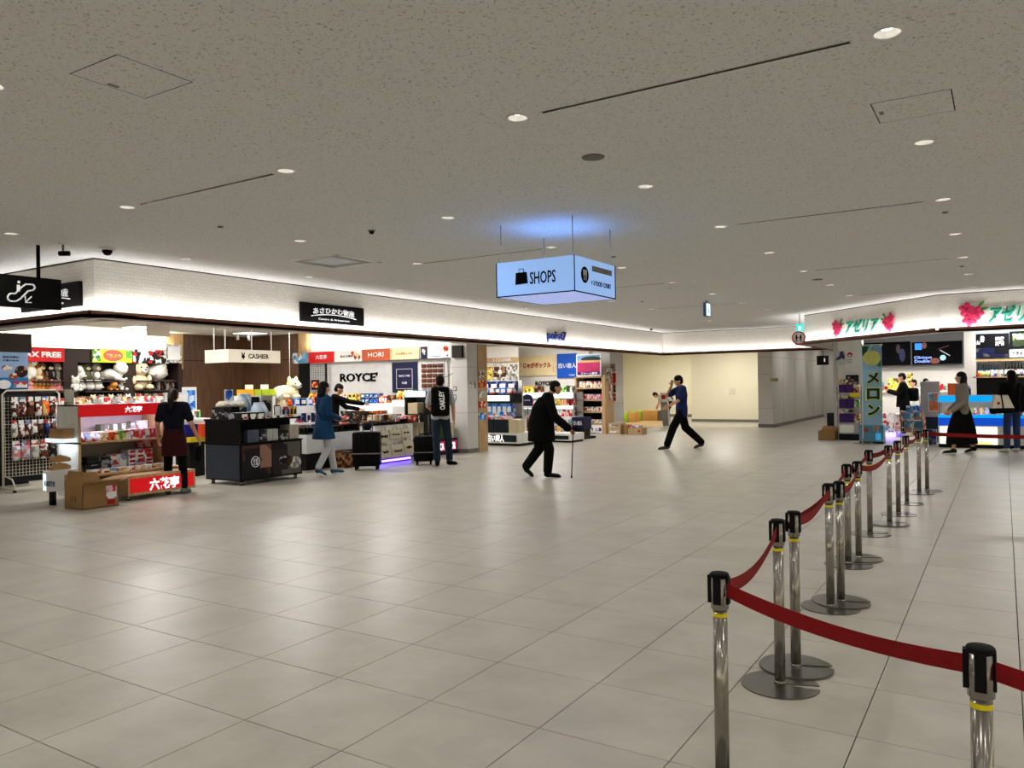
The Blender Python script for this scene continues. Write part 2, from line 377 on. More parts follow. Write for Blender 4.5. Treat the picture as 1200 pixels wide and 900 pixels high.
for xa, xb, y in SLOTS:
    if not in_frame((xa+xb)/2, y): continue
    m = MB(); m.box(xa-.01, xb+.01, y-.017, y-.011, CEIL-.003, CEIL+.03, alum); m.box(xa-.01, xb+.01, y+.011, y+.017, CEIL-.003, CEIL+.03, alum)
    t = m.build('linear_air_slot'); tag(t, 'thin black ceiling slot, %s row away from the camera, %s one' % (ORD[[4.17, 8.30, 8.34, 12.44, 16.6].index(y)-(1 if y > 8.31 else 0)], 'left' if xa < -4 else 'right'), 'air slot', 'linear slots in the ceiling')
hl = ['ceiling access hatch with a small latch, nearest the camera at upper left', 'ceiling access hatch with a small latch at upper right, near two downlights', 'small far ceiling access hatch above the hanging exit sign']
for (a, b, c, d), lb in zip(HATCH, hl):
    t = tag(MB().box(a+.001, b-.001, c+.001, d-.001, CEIL-.001, CEIL+.02, ceilm).build('access_hatch'), lb, 'hatch')
    MB().box(a+.02, a+.045, (c+d)/2-.03, (c+d)/2+.03, CEIL-.004, CEIL-.001, gskirt).build('latch', t)
# air vent
t = thing('air_vent', 'large square recessed air vent with grey slats in the ceiling', 'vent', ((VENT[0]+VENT[1])/2, (VENT[2]+VENT[3])/2, CEIL))
a, b, c, d = VENT
m = MB()
for bx in ((a-.02, b+.02, c-.02, c+.05), (a-.02, b+.02, d-.05, d+.02), (a-.02, a+.05, c, d), (b-.05, b+.02, c, d)): m.box(*bx, CEIL-.006, CEIL+.01, wplast)
m.build('frame', t)
for k in range(16):
    x = a+.08+k*(b-a-.16)/15
    MB().box(x-.004, x+.004, c+.05, d-.05, CEIL+.0, CEIL+.05, greyp).build('slat', t)
MB().box(a+.02, b-.02, c+.02, d-.02, CEIL+.06, CEIL+.07, greyp).build('backing', t)
area('vent_panel_light', ((a+b)/2, (c+d)/2, CEIL+.055), .5, .5, 1.0, (.8, .9, 1), (0, 0, -1))
# speakers, smoke detectors, domes, camera
gr = mat('speaker_grille', S(120, 116, 110), .7, bump=.4, bscale=400)
for p, lb in (((-2.53, 5.2), 'round grey ceiling speaker grille, the large one above the hanging shops sign'), ((-2.57, 13.6), 'round grey ceiling speaker grille, far one ahead of the right-hand shop')):
    tag(MB().lathe([(.085, 0), (.083, -.006), (.07, -.008), (.001, -.008)], gr, (p[0], p[1], CEIL), 28).build('ceiling_speaker'), lb, 'speaker')
smoke = black
for px_, lb, k in (((-8.82, 5.23), 'black dome security camera on a white disc above the fascia corner', 1.25), ((-5.66, 6.26), 'small dark dome sensor on the ceiling left of the shops sign', .62), ((-9.0, 22.3), 'small black dome camera on the ceiling at the far fascia corner', 1.1)):
    t = thing('dome_camera', lb, 'camera', (px_[0], px_[1], CEIL))
    MB().lathe([(.07*k, 0), (.07*k, -.01*k), (.05*k, -.018*k), (.001, -.018*k)], wplast if k > .7 else gskirt, (*px_, CEIL), 24).build('base_plate', t)
    MB().lathe([(.045*k, -.018*k), (.043*k, -.04*k), (.025*k, -.062*k), (.001, -.068*k)], satin, (*px_, CEIL), 20).build('dome', t)
for p in ((-.47, 8.95), (-4.3, 9.4), (-6.75, 5.2), (-9.0, 3.95), (-.5, 13.4), (-6.2, 14.9)):
    tag(MB().lathe([(.03, 0), (.028, -.012), (.012, -.016), (.001, -.016)], gskirt, (*p, CEIL), 12).build('sprinkler_cap'), 'tiny grey sprinkler cap set in the ceiling', 'sprinkler', 'ceiling sprinkler caps')
t = thing('security_camera', 'dark bullet security camera on a short stem above the fascia corner', 'camera', (-8.89, 4.76, CEIL))
MB().lathe([(.05, 0), (.05, -.012), (.02, -.018)], wplast, (-8.89, 4.76, CEIL), 16).build('base_plate', t)
MB().tube([(-8.89, 4.76, CEIL-.01), (-8.89, 4.76, CEIL-.09)], .012, gskirt).build('stem', t)
MB().tube([(-8.93, 4.74, CEIL-.115), (-8.835, 4.80, CEIL-.115)], .028, satin, 14).build('housing', t)

# fascias
def fascia_mat():
    m = bpy.data.materials.new('white_mosaic'); m.use_nodes = True; nt = m.node_tree; b = nt.nodes['Principled BSDF']
    b.inputs['Roughness'].default_value = .35
    ge = nt.nodes.new('ShaderNodeNewGeometry'); sx = nt.nodes.new('ShaderNodeSeparateXYZ'); nt.links.new(ge.outputs['Position'], sx.inputs[0])
    ad = nt.nodes.new('ShaderNodeMath'); ad.operation = 'SUBTRACT'; nt.links.new(sx.outputs[0], ad.inputs[0]); nt.links.new(sx.outputs[1], ad.inputs[1])
    cx = nt.nodes.new('ShaderNodeCombineXYZ'); nt.links.new(ad.outputs[0], cx.inputs[0]); nt.links.new(sx.outputs[2], cx.inputs[1])
    br = nt.nodes.new('ShaderNodeTexBrick'); br.inputs['Scale'].default_value = 1; br.inputs['Brick Width'].default_value = .1; br.inputs['Row Height'].default_value = .045
    br.inputs['Mortar Size'].default_value = .0035; br.inputs['Color1'].default_value = (*S(226, 222, 214), 1); br.inputs['Color2'].default_value = (*S(218, 213, 204), 1); br.inputs['Mortar'].default_value = (*S(205, 200, 191), 1)
    nt.links.new(cx.outputs[0], br.inputs['Vector']); nt.links.new(br.outputs['Color'], b.inputs['Base Color'])
    bp = nt.nodes.new('ShaderNodeBump'); bp.inputs['Strength'].default_value = .5; bp.inputs['Distance'].default_value = .004; bp.invert = True
    nt.links.new(br.outputs['Fac'], bp.inputs['Height']); nt.links.new(bp.outputs['Normal'], b.inputs['Normal'])
    return m
fas = fascia_mat()
def fascia(n, a, b, nrm, thick=.14, za=2.42, lipd=.16, ea=0, eb=0, inb=0):
    """fascia from a to b (plan), nrm = outward normal; brown trough lip under it"""
    a = Vector((*a, 0)); b = Vector((*b, 0)); nr = Vector((*nrm, 0)).normalized(); d = (b-a).normalized()
    def slab(o0, o1, z0, z1, m, ea=ea, eb=eb):
        p = [a+nr*o0-d*ea, b+nr*o0+d*eb, b+nr*o1+d*eb, a+nr*o1-d*ea]
        vs = [q+Vector((0, 0, z)) for z in (z0, z1) for q in p]
        return vs, [(0, 3, 2, 1), (4, 5, 6, 7), (0, 1, 5, 4), (1, 2, 6, 5), (2, 3, 7, 6), (3, 0, 4, 7)]
    struct(MB().add(*slab(-thick, 0, za, CEIL-.012, fas, 0, -inb), fas).build('wall_fascia_'+n))
    m = MB(); m.add(*slab(-.02, lipd, za, za+.035, brown), brown); m.add(*slab(lipd-.018, lipd, za, za+.082, brown), brown)
    struct(m.build('trim_fascia_'+n))
    struct(MB().add(*slab(-thick-.35, -.02, za+.02, za+.05, greyp), greyp).build('trim_soffit_'+n))
    struct(MB().add(*slab(.0, .006, CEIL-.014, CEIL, reveal, 0, 0), reveal).build('trim_reveal_'+n))
fascia('front', (-9.57, 5.50), (-9.57, 24.7), (1, 0), ea=.16, inb=.01)
fascia('left', (-20, 5.50), (-9.57, 5.50), (0, -1), eb=.16, inb=.141)
fascia('far', (-9.57, 24.7), (-4.25, 24.7), (0, -1))
fascia('corner', (-4.25, 20.75), (-1.06, 17.58), (-1, -1), ea=.16, eb=.07)
fascia('right', (-1.06, 17.58), (9, 17.58), (0, -1), ea=.0)
fascia('passage', (-4.25, 20.75), (-4.25, 27), (-1, 0))
# walls
def wall(n, x0, x1, y0, y1, z0=0, z1=3.0, m=cream): return struct(MB().box(x0, x1, y0, y1, z0, z1, m).build('wall_'+n))
wall('shop_back', -18.15, -18, 5.4, 14.9)
wall('shop_side', -18.15, -10.8, 14.62, 14.76, m=white)
wall('left', -20.5, -20.4, -6.5, 5.5, z1=CEIL)
wall('shop_left', -20.4, -18.15, 5.3, 5.4)
wall('behind', -20.5, 9.5, -6.5, -6.4, z1=CEIL)
wall('right', 9.4, 9.5, -6.5, 26, z1=CEIL)
wall('stationery_back', -14.6, -14.45, 14.76, 22.1, m=white)
wall('stationery_side', -14.5, -10.95, 22.0, 22.12, m=white)
wall('play_side', -15.1, -15, 22.1, 33.5)
wall('play_back', -15.1, -10.2, 33.4, 33.5)
wall('partition', -10.25, -6.85, 29.4, 29.55)
wall('partition_return', -10.25, -10.15, 29.55, 33.4)
struct(MB().box(-15, -10.2, 33.37, 33.4, 0, .12, gskirt).build('baseboard_play_back'))
struct(MB().box(-10.25, -6.85, 29.37, 29.4, 0, .10, gskirt).build('baseboard_partition'))
wall('passage_end', -6.4, -3.6, 34.6, 34.7, m=greyp)
wall('right_shop_side', -3.72, -3.62, 21.55, 34.6, z1=2.95, m=greyp)
wall('right_shop_back', -3.62, 9.4, 25.6, 25.7, m=white)
# shop ceilings
shc = mat('shop_ceiling', S(228, 224, 216), .8, var=.02)
struct(MB().box(-20.4, -9.72, 5.66, 24.8, 2.96, 3.02, shc).build('ceiling_shops'))
struct(MB().box(-15.1, -4.0, 24.84, 34.7, 2.96, 3.02, shc).build('ceiling_play_area'))
bm_ = MB(); bm_.poly([(-4.02, 21.1, 2.9), (-.98, 18.0, 2.9), (9.4, 18.0, 2.9), (9.4, 25.6, 2.9), (-4.02, 25.6, 2.9)], shc, .05, (0, 0, 1)); struct(bm_.build('ceiling_right_shop'))
# wood wall round the cashier
yw0 = at_x(212, 430, -17.97).y
m = MB(); struct(m.box(-17.98, -17.9, yw0, 14.6, 0, 2.96, dwood).build('wall_wood_back'))
xw1 = at_y(353, 430, 14.55).x
struct(MB().box(-17.9, xw1, 14.5, 14.6, 0, 2.96, dwood).build('wall_wood_side'))
ya = at_x(198, 430, -17.9).y
struct(MB().box(-17.98, -17.86, ya, yw0, 2.05, 2.96, lwood).build('trim_wood_left'))
xw2 = at_y(361, 430, 14.5).x
struct(MB().box(xw1, xw2, 14.46, 14.6, 2.4, 2.96, lwood).build('trim_wood_right'))
struct(MB().box(xw1, xw2, 14.46, 14.6, 0, 2.4, blackm).build('trim_black_right'))
m = MB(); m.box(-17.905, -17.895, yw0, 14.5, 2.27, 2.285, black); struct(m.build('trim_wood_joint'))
m = MB(); m.box(-17.9, xw1, 14.495, 14.505, 2.27, 2.285, black); m.box(-16.9, -16.89, 14.494, 14.505, 0, 2.27, black); struct(m.build('trim_wood_seam'))
# columns
def column(n, x0, x1, y0, y1, wood=None):
    t = struct(MB().box(x0, x1, y0, y1, 0, 2.96, greyp).build('wall_column_'+n))
    for z in (.9, 1.93):
        MB().box(x0-.001, x1+.001, y0-.001, y1+.001, z, z+.006, gskirt).build('panel_joint', t)
    struct(MB().box(x0-.006, x1+.006, y0-.006, y1+.006, 0, .09, gskirt).build('baseboard_column_'+n))
column('middle', -10.62, -10.18, 14.33, 14.74)
column('far', -10.9, -10.3, 22.12, 23.1)
struct(MB().box(-10.6, -10.17, 14.75, 15.12, 0, 2.46, lwood).build('wall_wood_end'))
pw = struct(MB().box(-6.85, -6.38, 26.15, 34.6, 0, 2.96, greyp).build('wall_passage'))
for z in (.62, 1.75, 2.3): MB().box(-6.852, -6.378, 26.148, 26.4 if z != 2.3 else 34, z, z+.008, gskirt).build('panel_joint', pw)
for y in (27.6, 29.4, 31.2, 32.6): MB().box(-6.382, -6.377, y, y+.01, 0, 2.3, gskirt).build('panel_joint', pw)
struct(MB().box(-6.856, -6.37, 26.14, 34.6, 0, .11, gskirt).build('baseboard_passage'))
dr = struct(MB().box(-5.35, -4.55, 34.54, 34.6, 0, 2.1, mat('grey_door', S(150, 152, 154), .45)).build('door_1'))
MB().box(-4.7, -4.66, 34.5, 34.54, .95, 1.1, steel).build('door_handle', dr)
p = at_y(1137, 440, 21.6)
struct(MB().box(p.x-.12, p.x+.12, 21.6, 21.9, 0, 2.9, white).build('wall_column_right_shop'))
# ------------------------------------------------------------------ belt stanchions
beltm = mat('red_belt', S(126, 6, 10), .8, var=.08, scale=40, bump=.3, bscale=300)
yel = mat('yellow_sticker', S(224, 206, 30), .5)
ST_H = .82
def stanchion_proto():
    t = thing('belt_stanchion', 'proto', 'stanchion', (0, 0, 0))
    # base: thin steel disc with a wedge cut out of the near side so the bases nest
    R_, N = .185, 48; gap = .14
    ang = [gap + (2*PI-2*gap)*i/N for i in range(N+1)]
    rim = [(R_*math.cos(a), R_*math.sin(a)) for a in ang]
    pts = rim + [(.035, -.010), (.025, -.02), (.0, -.03), (-.02, -.02), (-.026, 0), (-.02, .02), (0, .03), (.025, .02), (.035, .010)]
    bt = MB(); bt.poly([(x, y, .0005) for x, y in pts], steel2, .006, (0, 0, 1)); bt.build('base', t)
    MB().lathe([(.024, .005), (.030, .006), (.028, .02), (.0265, .026)], steel, n=24).build('base_collar', t)
    MB().lathe([(.0255, .006), (.0255, ST_H-.13)], steel, n=28).build('post', t)
    MB().lathe([(.0265, ST_H-.155), (.0265, ST_H-.141)], yel, n=20, cap=False).build('yellow_label', t)
    h = MB(); h.lathe([(.0255, ST_H-.132), (.0315, ST_H-.126), (.0315, ST_H-.012)], steel, n=28)
    hd = h.build('head', t)
    MB().lathe([(.0330, ST_H-.014), (.0330, ST_H-.003), (.030, ST_H), (.001, ST_H+.001)], blackm, n=28).build('cap', hd)
    for k in range(4):
        a = k*PI/2; M4 = Matrix.Rotation(a, 4, 'Z')
        MB().box(.024, .0345 if k != 2 else .040, -.0135, .0135, ST_H-.108, ST_H-.010, blackm, M4).build('belt_slot', hd)
    return t
proto = stanchion_proto()
ord_ = ['nearest the camera, whose base lies below the picture edge', ]
SP = [(-.885, 2.78, 'steel belt stanchion at the left front corner where the nearest belt starts', .3),
      (-.10, 2.38, 'steel belt stanchion nearest the camera at bottom right, yellow sticker below its head', .3),
      (-.955, 3.97, 'steel belt stanchion in front of its pair, split round base fully visible', 0),
      (-.94, 4.25, 'steel belt stanchion just behind the one with the fully visible split base', .2),
      (-.99, 5.50, 'steel belt stanchion in the second pair, front one half hiding its twin', .1),
      (-.95, 5.65, 'steel belt stanchion in the second pair, rear one peeping out on the right', -.1),
      (-1.09, 6.84, 'steel belt stanchion in the third pair, left one', 0),
      (-1.05, 7.11, 'steel belt stanchion in the third pair, right one', .15),
      (-1.12, 8.30, 'steel belt stanchion standing single just past the third pair', .4),
      (-1.02, 8.95, 'steel belt stanchion fifth from the far end of the row', .5),
      (-1.01, 9.66, 'steel belt stanchion fourth from the far end of the row', .1),
      (-1.01, 10.56, 'steel belt stanchion third from the far end of the row', .1),
      (-.96, 11.58, 'steel belt stanchion last but one at the far end of the row', .4),
      (-.89, 11.89, 'steel belt stanchion at the far corner, its belt leading right to the shop', .2)]
g_ = at_z(843, 671, ST_H); SP[0] = (g_.x, g_.y, *SP[0][2:])
g_ = at_z(1149, 757, ST_H); SP[1] = (g_.x, g_.y, *SP[1][2:])
SB = []
for k, (x, y, lb, rot) in enumerate(SP):
    o = proto if k == 0 else copy_tree(proto)
    o.location = (x, y, 0); tag(o, lb, 'stanchion', 'belt stanchions'); SB.append(o)
    for ch in o.children:
        if ch.name.startswith('base') and not ch.name.startswith('base_c'): ch.matrix_basis = Matrix.Translation((0, 0, .0068 if k in (3, 5, 7, 9) else 0)) @ Matrix.Rotation(.25+rot*.6, 4, 'Z')
BELTZ = ST_H-.055
def belt(label, a, b, sag=.05, off=0, dz=0, hh=.0245):
    a = Vector((*a, BELTZ+dz)); b = Vector((*b, BELTZ+dz)); d = (b-a).normalized(); s = Vector((-d.y, d.x, 0))
    a = a + d*.036 + s*off; b = b - d*.036 + s*off; N = 20; R = []
    for i in range(N+1):
        u = i/N; p = a.lerp(b, u) - Vector((0, 0, sag*4*u*(1-u)))
        tw = .12*math.sin(u*PI*2+off*50)
        n = s*math.cos(tw) + Vector((0, 0, math.sin(tw)))*0; up = Vector((0, 0, 1)) + s*math.sin(tw)
        R.append([p-up*hh-n*.0008, p-up*hh+n*.0008, p+up*hh+n*.0008, p+up*hh-n*.0008])
    o = MB().ring(R, beltm, smooth=False).build('retractable_belt'); return tag(o, label, 'belt', 'red stanchion belts')
P_ = [(x, y) for x, y, _, _ in SP]
belt('wide red belt across the lower right corner between the two nearest stanchions', P_[0], P_[1], .03)
belt('red belt leaving the picture at the right edge from the nearest stanchion', P_[1], (1.3, 1.72), .03)
belt('red belt rising from the front corner stanchion to the first pair', P_[0], P_[2], .07)
belt('red belt from the first pair to the second, hanging lower and to the right', P_[3], P_[4], .05, -.0)
belt('red belt from the first pair to the second, left strand', P_[2], P_[5], .035, .03)
belt('red belt from the second pair to the third, left strand', P_[4], P_[6], .03, .01)
belt('red belt from the second pair to the third, right strand', P_[5], P_[7], .06, -.01)
belt('red belt from the third pair to the single post, left strand', P_[6], P_[8], .03, .01)
belt('red belt from the third pair past the single post, right strand', P_[7], P_[9], .07, -.02)
belt('short red belt beyond the single post', P_[8], P_[9], .02, .02)
belt('red belt between the fifth and fourth post from the far end', P_[9], P_[10], .03)
belt('red belt between the fourth and third post from the far end', P_[10], P_[11], .09)
belt('red belt between the third and second post from the far end', P_[11], P_[12], .05)
belt('short red belt joining the last two posts of the row', P_[12], P_[13], .01)
g_ = at_y(1200, 512.5, 11.89)
belt('long red belt running right in front of the ice cream counter', P_[13], (g_.x+.9, 11.89), .02)

# ------------------------------------------------------------------ hanging SHOPS sign
X1, Y0_ = -3.55, 6.84
pl = at_y(582, 330, Y0_); pr = at_x(721, 330, X1); X0s, Y1_ = pl.x, pr.y; Z0, Z1 = 2.42, 2.78
signm = mat('blue_lightbox', S(90, 130, 200), .4, emit=.62, ecol=S(165, 203, 255), var=.02)
signb = mat('blue_lightbox_bottom', S(100, 120, 200), .4, emit=.6, ecol=S(185, 200, 255), var=.02)
t = thing('hanging_sign', 'glowing pale blue box sign reading SHOPS hung by four rods from the ceiling', 'sign', ((X0s+X1)/2, (Y0_+Y1_)/2, Z0))
m = MB(); m.box(X0s+.004, X1-.004, Y0_+.004, Y1_-.004, Z0+.006, Z1-.004, signm); m.build('light_box', t)
m = MB(); e = .012
for x in (X0s, X1):
    for y in (Y0_, Y1_): m.box(x-.004, x+.004, y-.004, y+.004, Z0, Z1, satin)
for z in (Z0,):
    m.box(X0s, X1, Y0_-.003, Y0_+.006, z-.003, z+.008, satin); m.box(X0s, X1, Y1_-.006, Y1_+.003, z-.003, z+.008, satin)
    m.box(X0s-.003, X0s+.006, Y0_, Y1_, z-.003, z+.008, satin); m.box(X1-.006, X1+.003, Y0_, Y1_, z-.003, z+.008, satin)
m.build('frame', t)
for i in range(3):
    for j in range(2):
        a = X0s+.01+i*(X1-X0s-.02)/3; b = Y0_+.01+j*(Y1_-Y0_-.02)/2
        MB().box(a+.006, a+(X1-X0s-.02)/3-.006, b+.006, b+(Y1_-Y0_-.02)/2-.006, Z0-.002, Z0+.007, signb).build('bottom_panel', t)
for px_, py_ in ((587, 380), (635, 380), (672, 340), (714.5, 350)):
    pass
for x, y in ((X1-.03, Y0_+.03), (X0s+.04, Y0_+.03), (X1-.03, Y1_-.05), (X0s+.06, Y1_-.05)):
    MB().tube([(x, y, Z1-.01), (x, y, CEIL)], .0065, alum, 8).build('rod', t)
def on_face(px, py): return at_y(px, py, Y0_-.004)
a, b = on_face(604, 334), on_face(618, 318.5)
m = MB(); m.poly([(a.x, Y0_-.003, a.z), (b.x+.004, Y0_-.003, a.z+.006), (b.x-.008, Y0_-.003, b.z), (a.x+.008, Y0_-.003, b.z)], kink, .004, (0, -1, 0))
hx0, hx1 = a.x+.045, b.x-.045
m.tube([(hx0, Y0_-.006, b.z), (hx0, Y0_-.006, b.z+.035), (hx1, Y0_-.006, b.z+.035), (hx1, Y0_-.006, b.z)], .004, kink, 6); m.build('shopping_bag_symbol', t)
a, b = on_face(621, 332), on_face(651, 317)
text('SHOPS', b.x-a.x, .125, kink, t, ((a.x+b.x)/2, Y0_-.003, (a.z+b.z)/2), '-y', bold=.012)
def on_x(px, py): return at_x(px, py, X1+.004)
c = on_x(685.5, 322); m = MB(); m.lathe([(.001, 0), (.082, 0), (.082, .004), (.001, .004)], kink, n=28, M4=Matrix.Translation((X1+.001, c.y, c.z)) @ Matrix.Rotation(PI/2, 4, 'Y')); ic = m.build('dining_symbol', t)
m = MB()
for s in (-.022, .022):
    m.box(X1+.004, X1+.007, c.y+s-.006, c.y+s+.006, c.z-.055, c.z+.02, wink); m.box(X1+.004, X1+.007, c.y+s-.014, c.y+s+.014, c.z+.0, c.z+.05, wink)
m.build('fork_and_knife', ic)
a, b = on_x(694, 312), on_x(717, 323)
MB().box(X1+.001, X1+.005, a.y, b.y, (a.z+b.z)/2-.028, (a.z+b.z)/2+.028, mat('grey_plate', S(130, 128, 124), .6)).build('blank_grey_plate', t)
a, b = on_x(693, 331), on_x(716, 334)
text('←3 FOOD COURT', b.y-a.y, .05, kink, t, (X1+.001, (a.y+b.y)/2, (a.z+b.z)/2-.01), '+x', bold=.01)
area('sign_top_light', ((X0s+X1)/2, (Y0_+Y1_)/2, Z1+.01), X1-X0s-.1, Y1_-Y0_-.1, 1.9, (.16, .38, 1), (0, 0, 1), math.radians(120))

# small hanging exit sign, far prohibition sign
ex = at_z(828, 352, CEIL)
t = thing('exit_sign', 'small hanging lit sign with a blue symbol on the far ceiling', 'sign', (ex.x, ex.y, CEIL))
MB().box(ex.x-.03, ex.x+.03, ex.y-.13, ex.y+.13, 2.84, 3.12, mat('teal_frame', S(60, 110, 150), .4)).build('housing', t)
m = MB(); m.box(ex.x-.02, ex.x+.02, ex.y-.02, ex.y+.02, 3.12, CEIL, alum); m.build('stem', t)
m = MB(); m.box(ex.x+.031, ex.x+.036, ex.y-.11, ex.y+.11, 2.86, 3.10, mat('sign_cyan', (.6, .9, 1), .4, emit=1.5, ecol=(.6, .9, 1))); f_ = m.build('lit_face', t)
m = MB(); m.ell((ex.x+.037, ex.y, 3.03), .002, .02, .02, signm); m.box(ex.x+.036, ex.x+.039, ex.y-.02, ex.y+.02, 2.9, 3.01, mat('sign_blue', S(40, 90, 190), .4)); m.build('running_figure', f_)
# prohibition sign hung at the corner of the right shop
yq = 20.3; c = at_y(936, 396, yq); r_ = .165
t = thing('prohibition_sign', 'round red-ringed white sign with two black figures at the fascia corner', 'sign', (c.x, yq, c.z-r_))
MB().lathe([(.001, 0), (r_, 0), (r_, .012), (.001, .012)], wplast, n=32, M4=Matrix.Translation((c.x, yq, c.z)) @ Matrix.Rotation(PI/2, 4, 'X')).build('disc', t)
m = MB(); R = []
for j in range(32):
    pass
m.ring([[Vector((c.x+q*math.cos(2*PI*j/32), yq-.0135+dy, c.z+q*math.sin(2*PI*j/32))) for j in range(32)] for q, dy in ((r_-.026, 0), (r_-.026, -.004), (r_, -.004), (r_, 0))], redp, cap=False); m.build('red_ring', t)
m = MB()
for s in (-1, 1):
    x = c.x+s*.05
    m.ell((x, yq-.015, c.z+.065), .02, .004, .02, kink, 8, 5); m.box(x-.02, x+.02, yq-.018, yq-.013, c.z-.02, c.z+.045, kink)
    m.box(x-.018, x-.003, yq-.018, yq-.013, c.z-.085, c.z-.02, kink); m.box(x+.003, x+.018, yq-.018, yq-.013, c.z-.085, c.z-.02, kink)
    m.add([(x, yq-.0165, c.z+.04), (x-s*.05, yq-.0165, c.z+.0), (x-s*.045, yq-.0165, c.z-.012), (x, yq-.0165, c.z+.02)], [(0, 1, 2, 3)], kink)
m.build('walking_figures', t)
c2 = at_y(937, 385, yq)
t2 = thing('cyan_sign', 'small square lit cyan sign above the round prohibition sign', 'sign', (c2.x, yq, c2.z-.1))
MB().box(c2.x-.09, c2.x+.09, yq-.0, yq+.03, c2.z-.085, c2.z+.115, mat('cyan_sign', S(70, 215, 215), .4, emit=.8, ecol=S(60, 220, 220))).build('panel', t2)
m = MB(); m.box(c2.x-.03, c2.x+.03, yq-.004, yq, c2.z-.05, c2.z+.06, wlet); m.build('white_pictogram', t2)
m = MB(); m.box(c2.x-.01, c2.x+.01, yq+.005, yq+.025, c2.z+.11, CEIL, alum); m.build('bracket', t2)
MB().box(c.x-.01, c.x+.01, yq+.0, yq+.02, c.z+r_-.02, c2.z-.08, alum).build('bracket', t)

# escalator sign hanging at the left edge
xs = -9.2; p1 = at_x(72, 345, xs); za, zb = 2.45, 2.80
t = thing('escalator_sign', 'black hanging sign with a white escalator symbol and arrow at the left edge', 'sign', (xs, p1.y-.9, zb))
y0, y1 = p1.y-1.75, p1.y
MB().box(xs-.07, xs, y0, y1, za, zb, satin).build('panel', t)
pr_ = at_x(45, 320, xs-.035)
MB().tube([(xs-.035, pr_.y, zb), (xs-.035, pr_.y, CEIL)], .02, satin, 12).build('rod', t)
MB().tube([(xs-.035, pr_.y-1.2, zb), (xs-.035, pr_.y-1.2, CEIL)], .02, satin, 12).build('rod', t)
def ex_(px, py): p = at_x(px, py, xs+.004); return Vector((xs+.004, p.y, p.z))
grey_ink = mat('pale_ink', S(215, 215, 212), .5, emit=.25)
path = [(12, 344), (9, 347), (9, 350.5), (12, 353), (19, 353), (24, 350), (33, 341), (39, 340), (41, 337), (39, 333.5), (30, 333), (26, 336), (18, 344)]
m = MB(); pts = [ex_(*q) for q in path+[path[0]]]
for u, v_ in zip(pts, pts[1:]): m.tube([u, v_], .009, grey_ink, 6)
m.build('escalator_outline', t)
m = MB(); q = ex_(22, 330.5); m.ell(q, .003, .016, .016, grey_ink, 10, 6); q = ex_(21.7, 337); m.box(xs+.001, xs+.005, q.y-.017, q.y+.017, q.z-.045, q.z+.03, grey_ink); m.build('rider_figure', t)
m = MB(); m.tube([ex_(37, 347.5), ex_(30, 354)], .007, grey_ink, 6); m.tube([ex_(29.5, 347), ex_(30, 354.5), ex_(37, 354.5)], .007, grey_ink, 6); m.build('arrow', t)

# black fascia signs
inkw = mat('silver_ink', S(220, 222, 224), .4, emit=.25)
def fascia_sign(lb, c, w_, h_, face):
    t = thing('fascia_sign', lb, 'sign', c); cx, cy, cz = c
    if face == '+x':
        MB().box(cx, cx+.05, cy-w_/2, cy+w_/2, cz-h_/2, cz+h_/2, satin).build('board', t); fc = Vector((cx+.051, cy, cz)); ax = Vector((0, 1, 0))
    else:
        MB().box(cx-w_/2, cx+w_/2, cy-.05, cy, cz-h_/2, cz+h_/2, satin).build('board', t); fc = Vector((cx, cy-.051, cz)); ax = Vector((1, 0, 0))
    up = Vector((0, 0, 1))
    text('あさひかわ物産', w_*.66, h_*.34, inkw, t, fc+up*h_*.16, face, bold=.02, arc=h_*.08)
    m = MB(); N = 14; pts = [fc + ax*(w_*.36*(2*i/N-1)) + up*(-h_*.08-h_*.14*((2*i/N-1)**2)+h_*.04) for i in range(N+1)]
    m.tube(pts, .007, inkw, 5); m.build('arc_line', t)
    text('Centro di Artesanato', w_*.5, h_*.10, inkw, t, fc-up*h_*.30, face)
a, b = at_x(351, 368, -9.57), at_x(424, 369, -9.57)
za_, zb_ = at_x(352, 376.5, -9.57).z, at_x(352, 353.7, -9.57).z
fascia_sign('black sign in white Japanese lettering with an arc on the long front fascia', (-9.57, (a.y+b.y)/2, (za_+zb_)/2), b.y-a.y, zb_-za_, '+x')
b = at_y(97, 345, 5.5); fascia_sign('black sign in white Japanese lettering half hidden behind the escalator sign', (b.x-(1.42/2), 5.5, (za_+zb_)/2), 1.42, zb_-za_, '-y')
a, b = at_x(640.5, 395, -9.57), at_x(663, 395, -9.57)
tag(text('point7', b.y-a.y, .30, mat('navy_letters', S(14, 36, 110), .4), None, (-9.565, (a.y+b.y)/2, at_x(652, 395, -9.57).z), '+x', 'shop_lettering', bold=.03, depth=.03), 'dark blue raised shop name lettering on the long fascia', 'lettering')
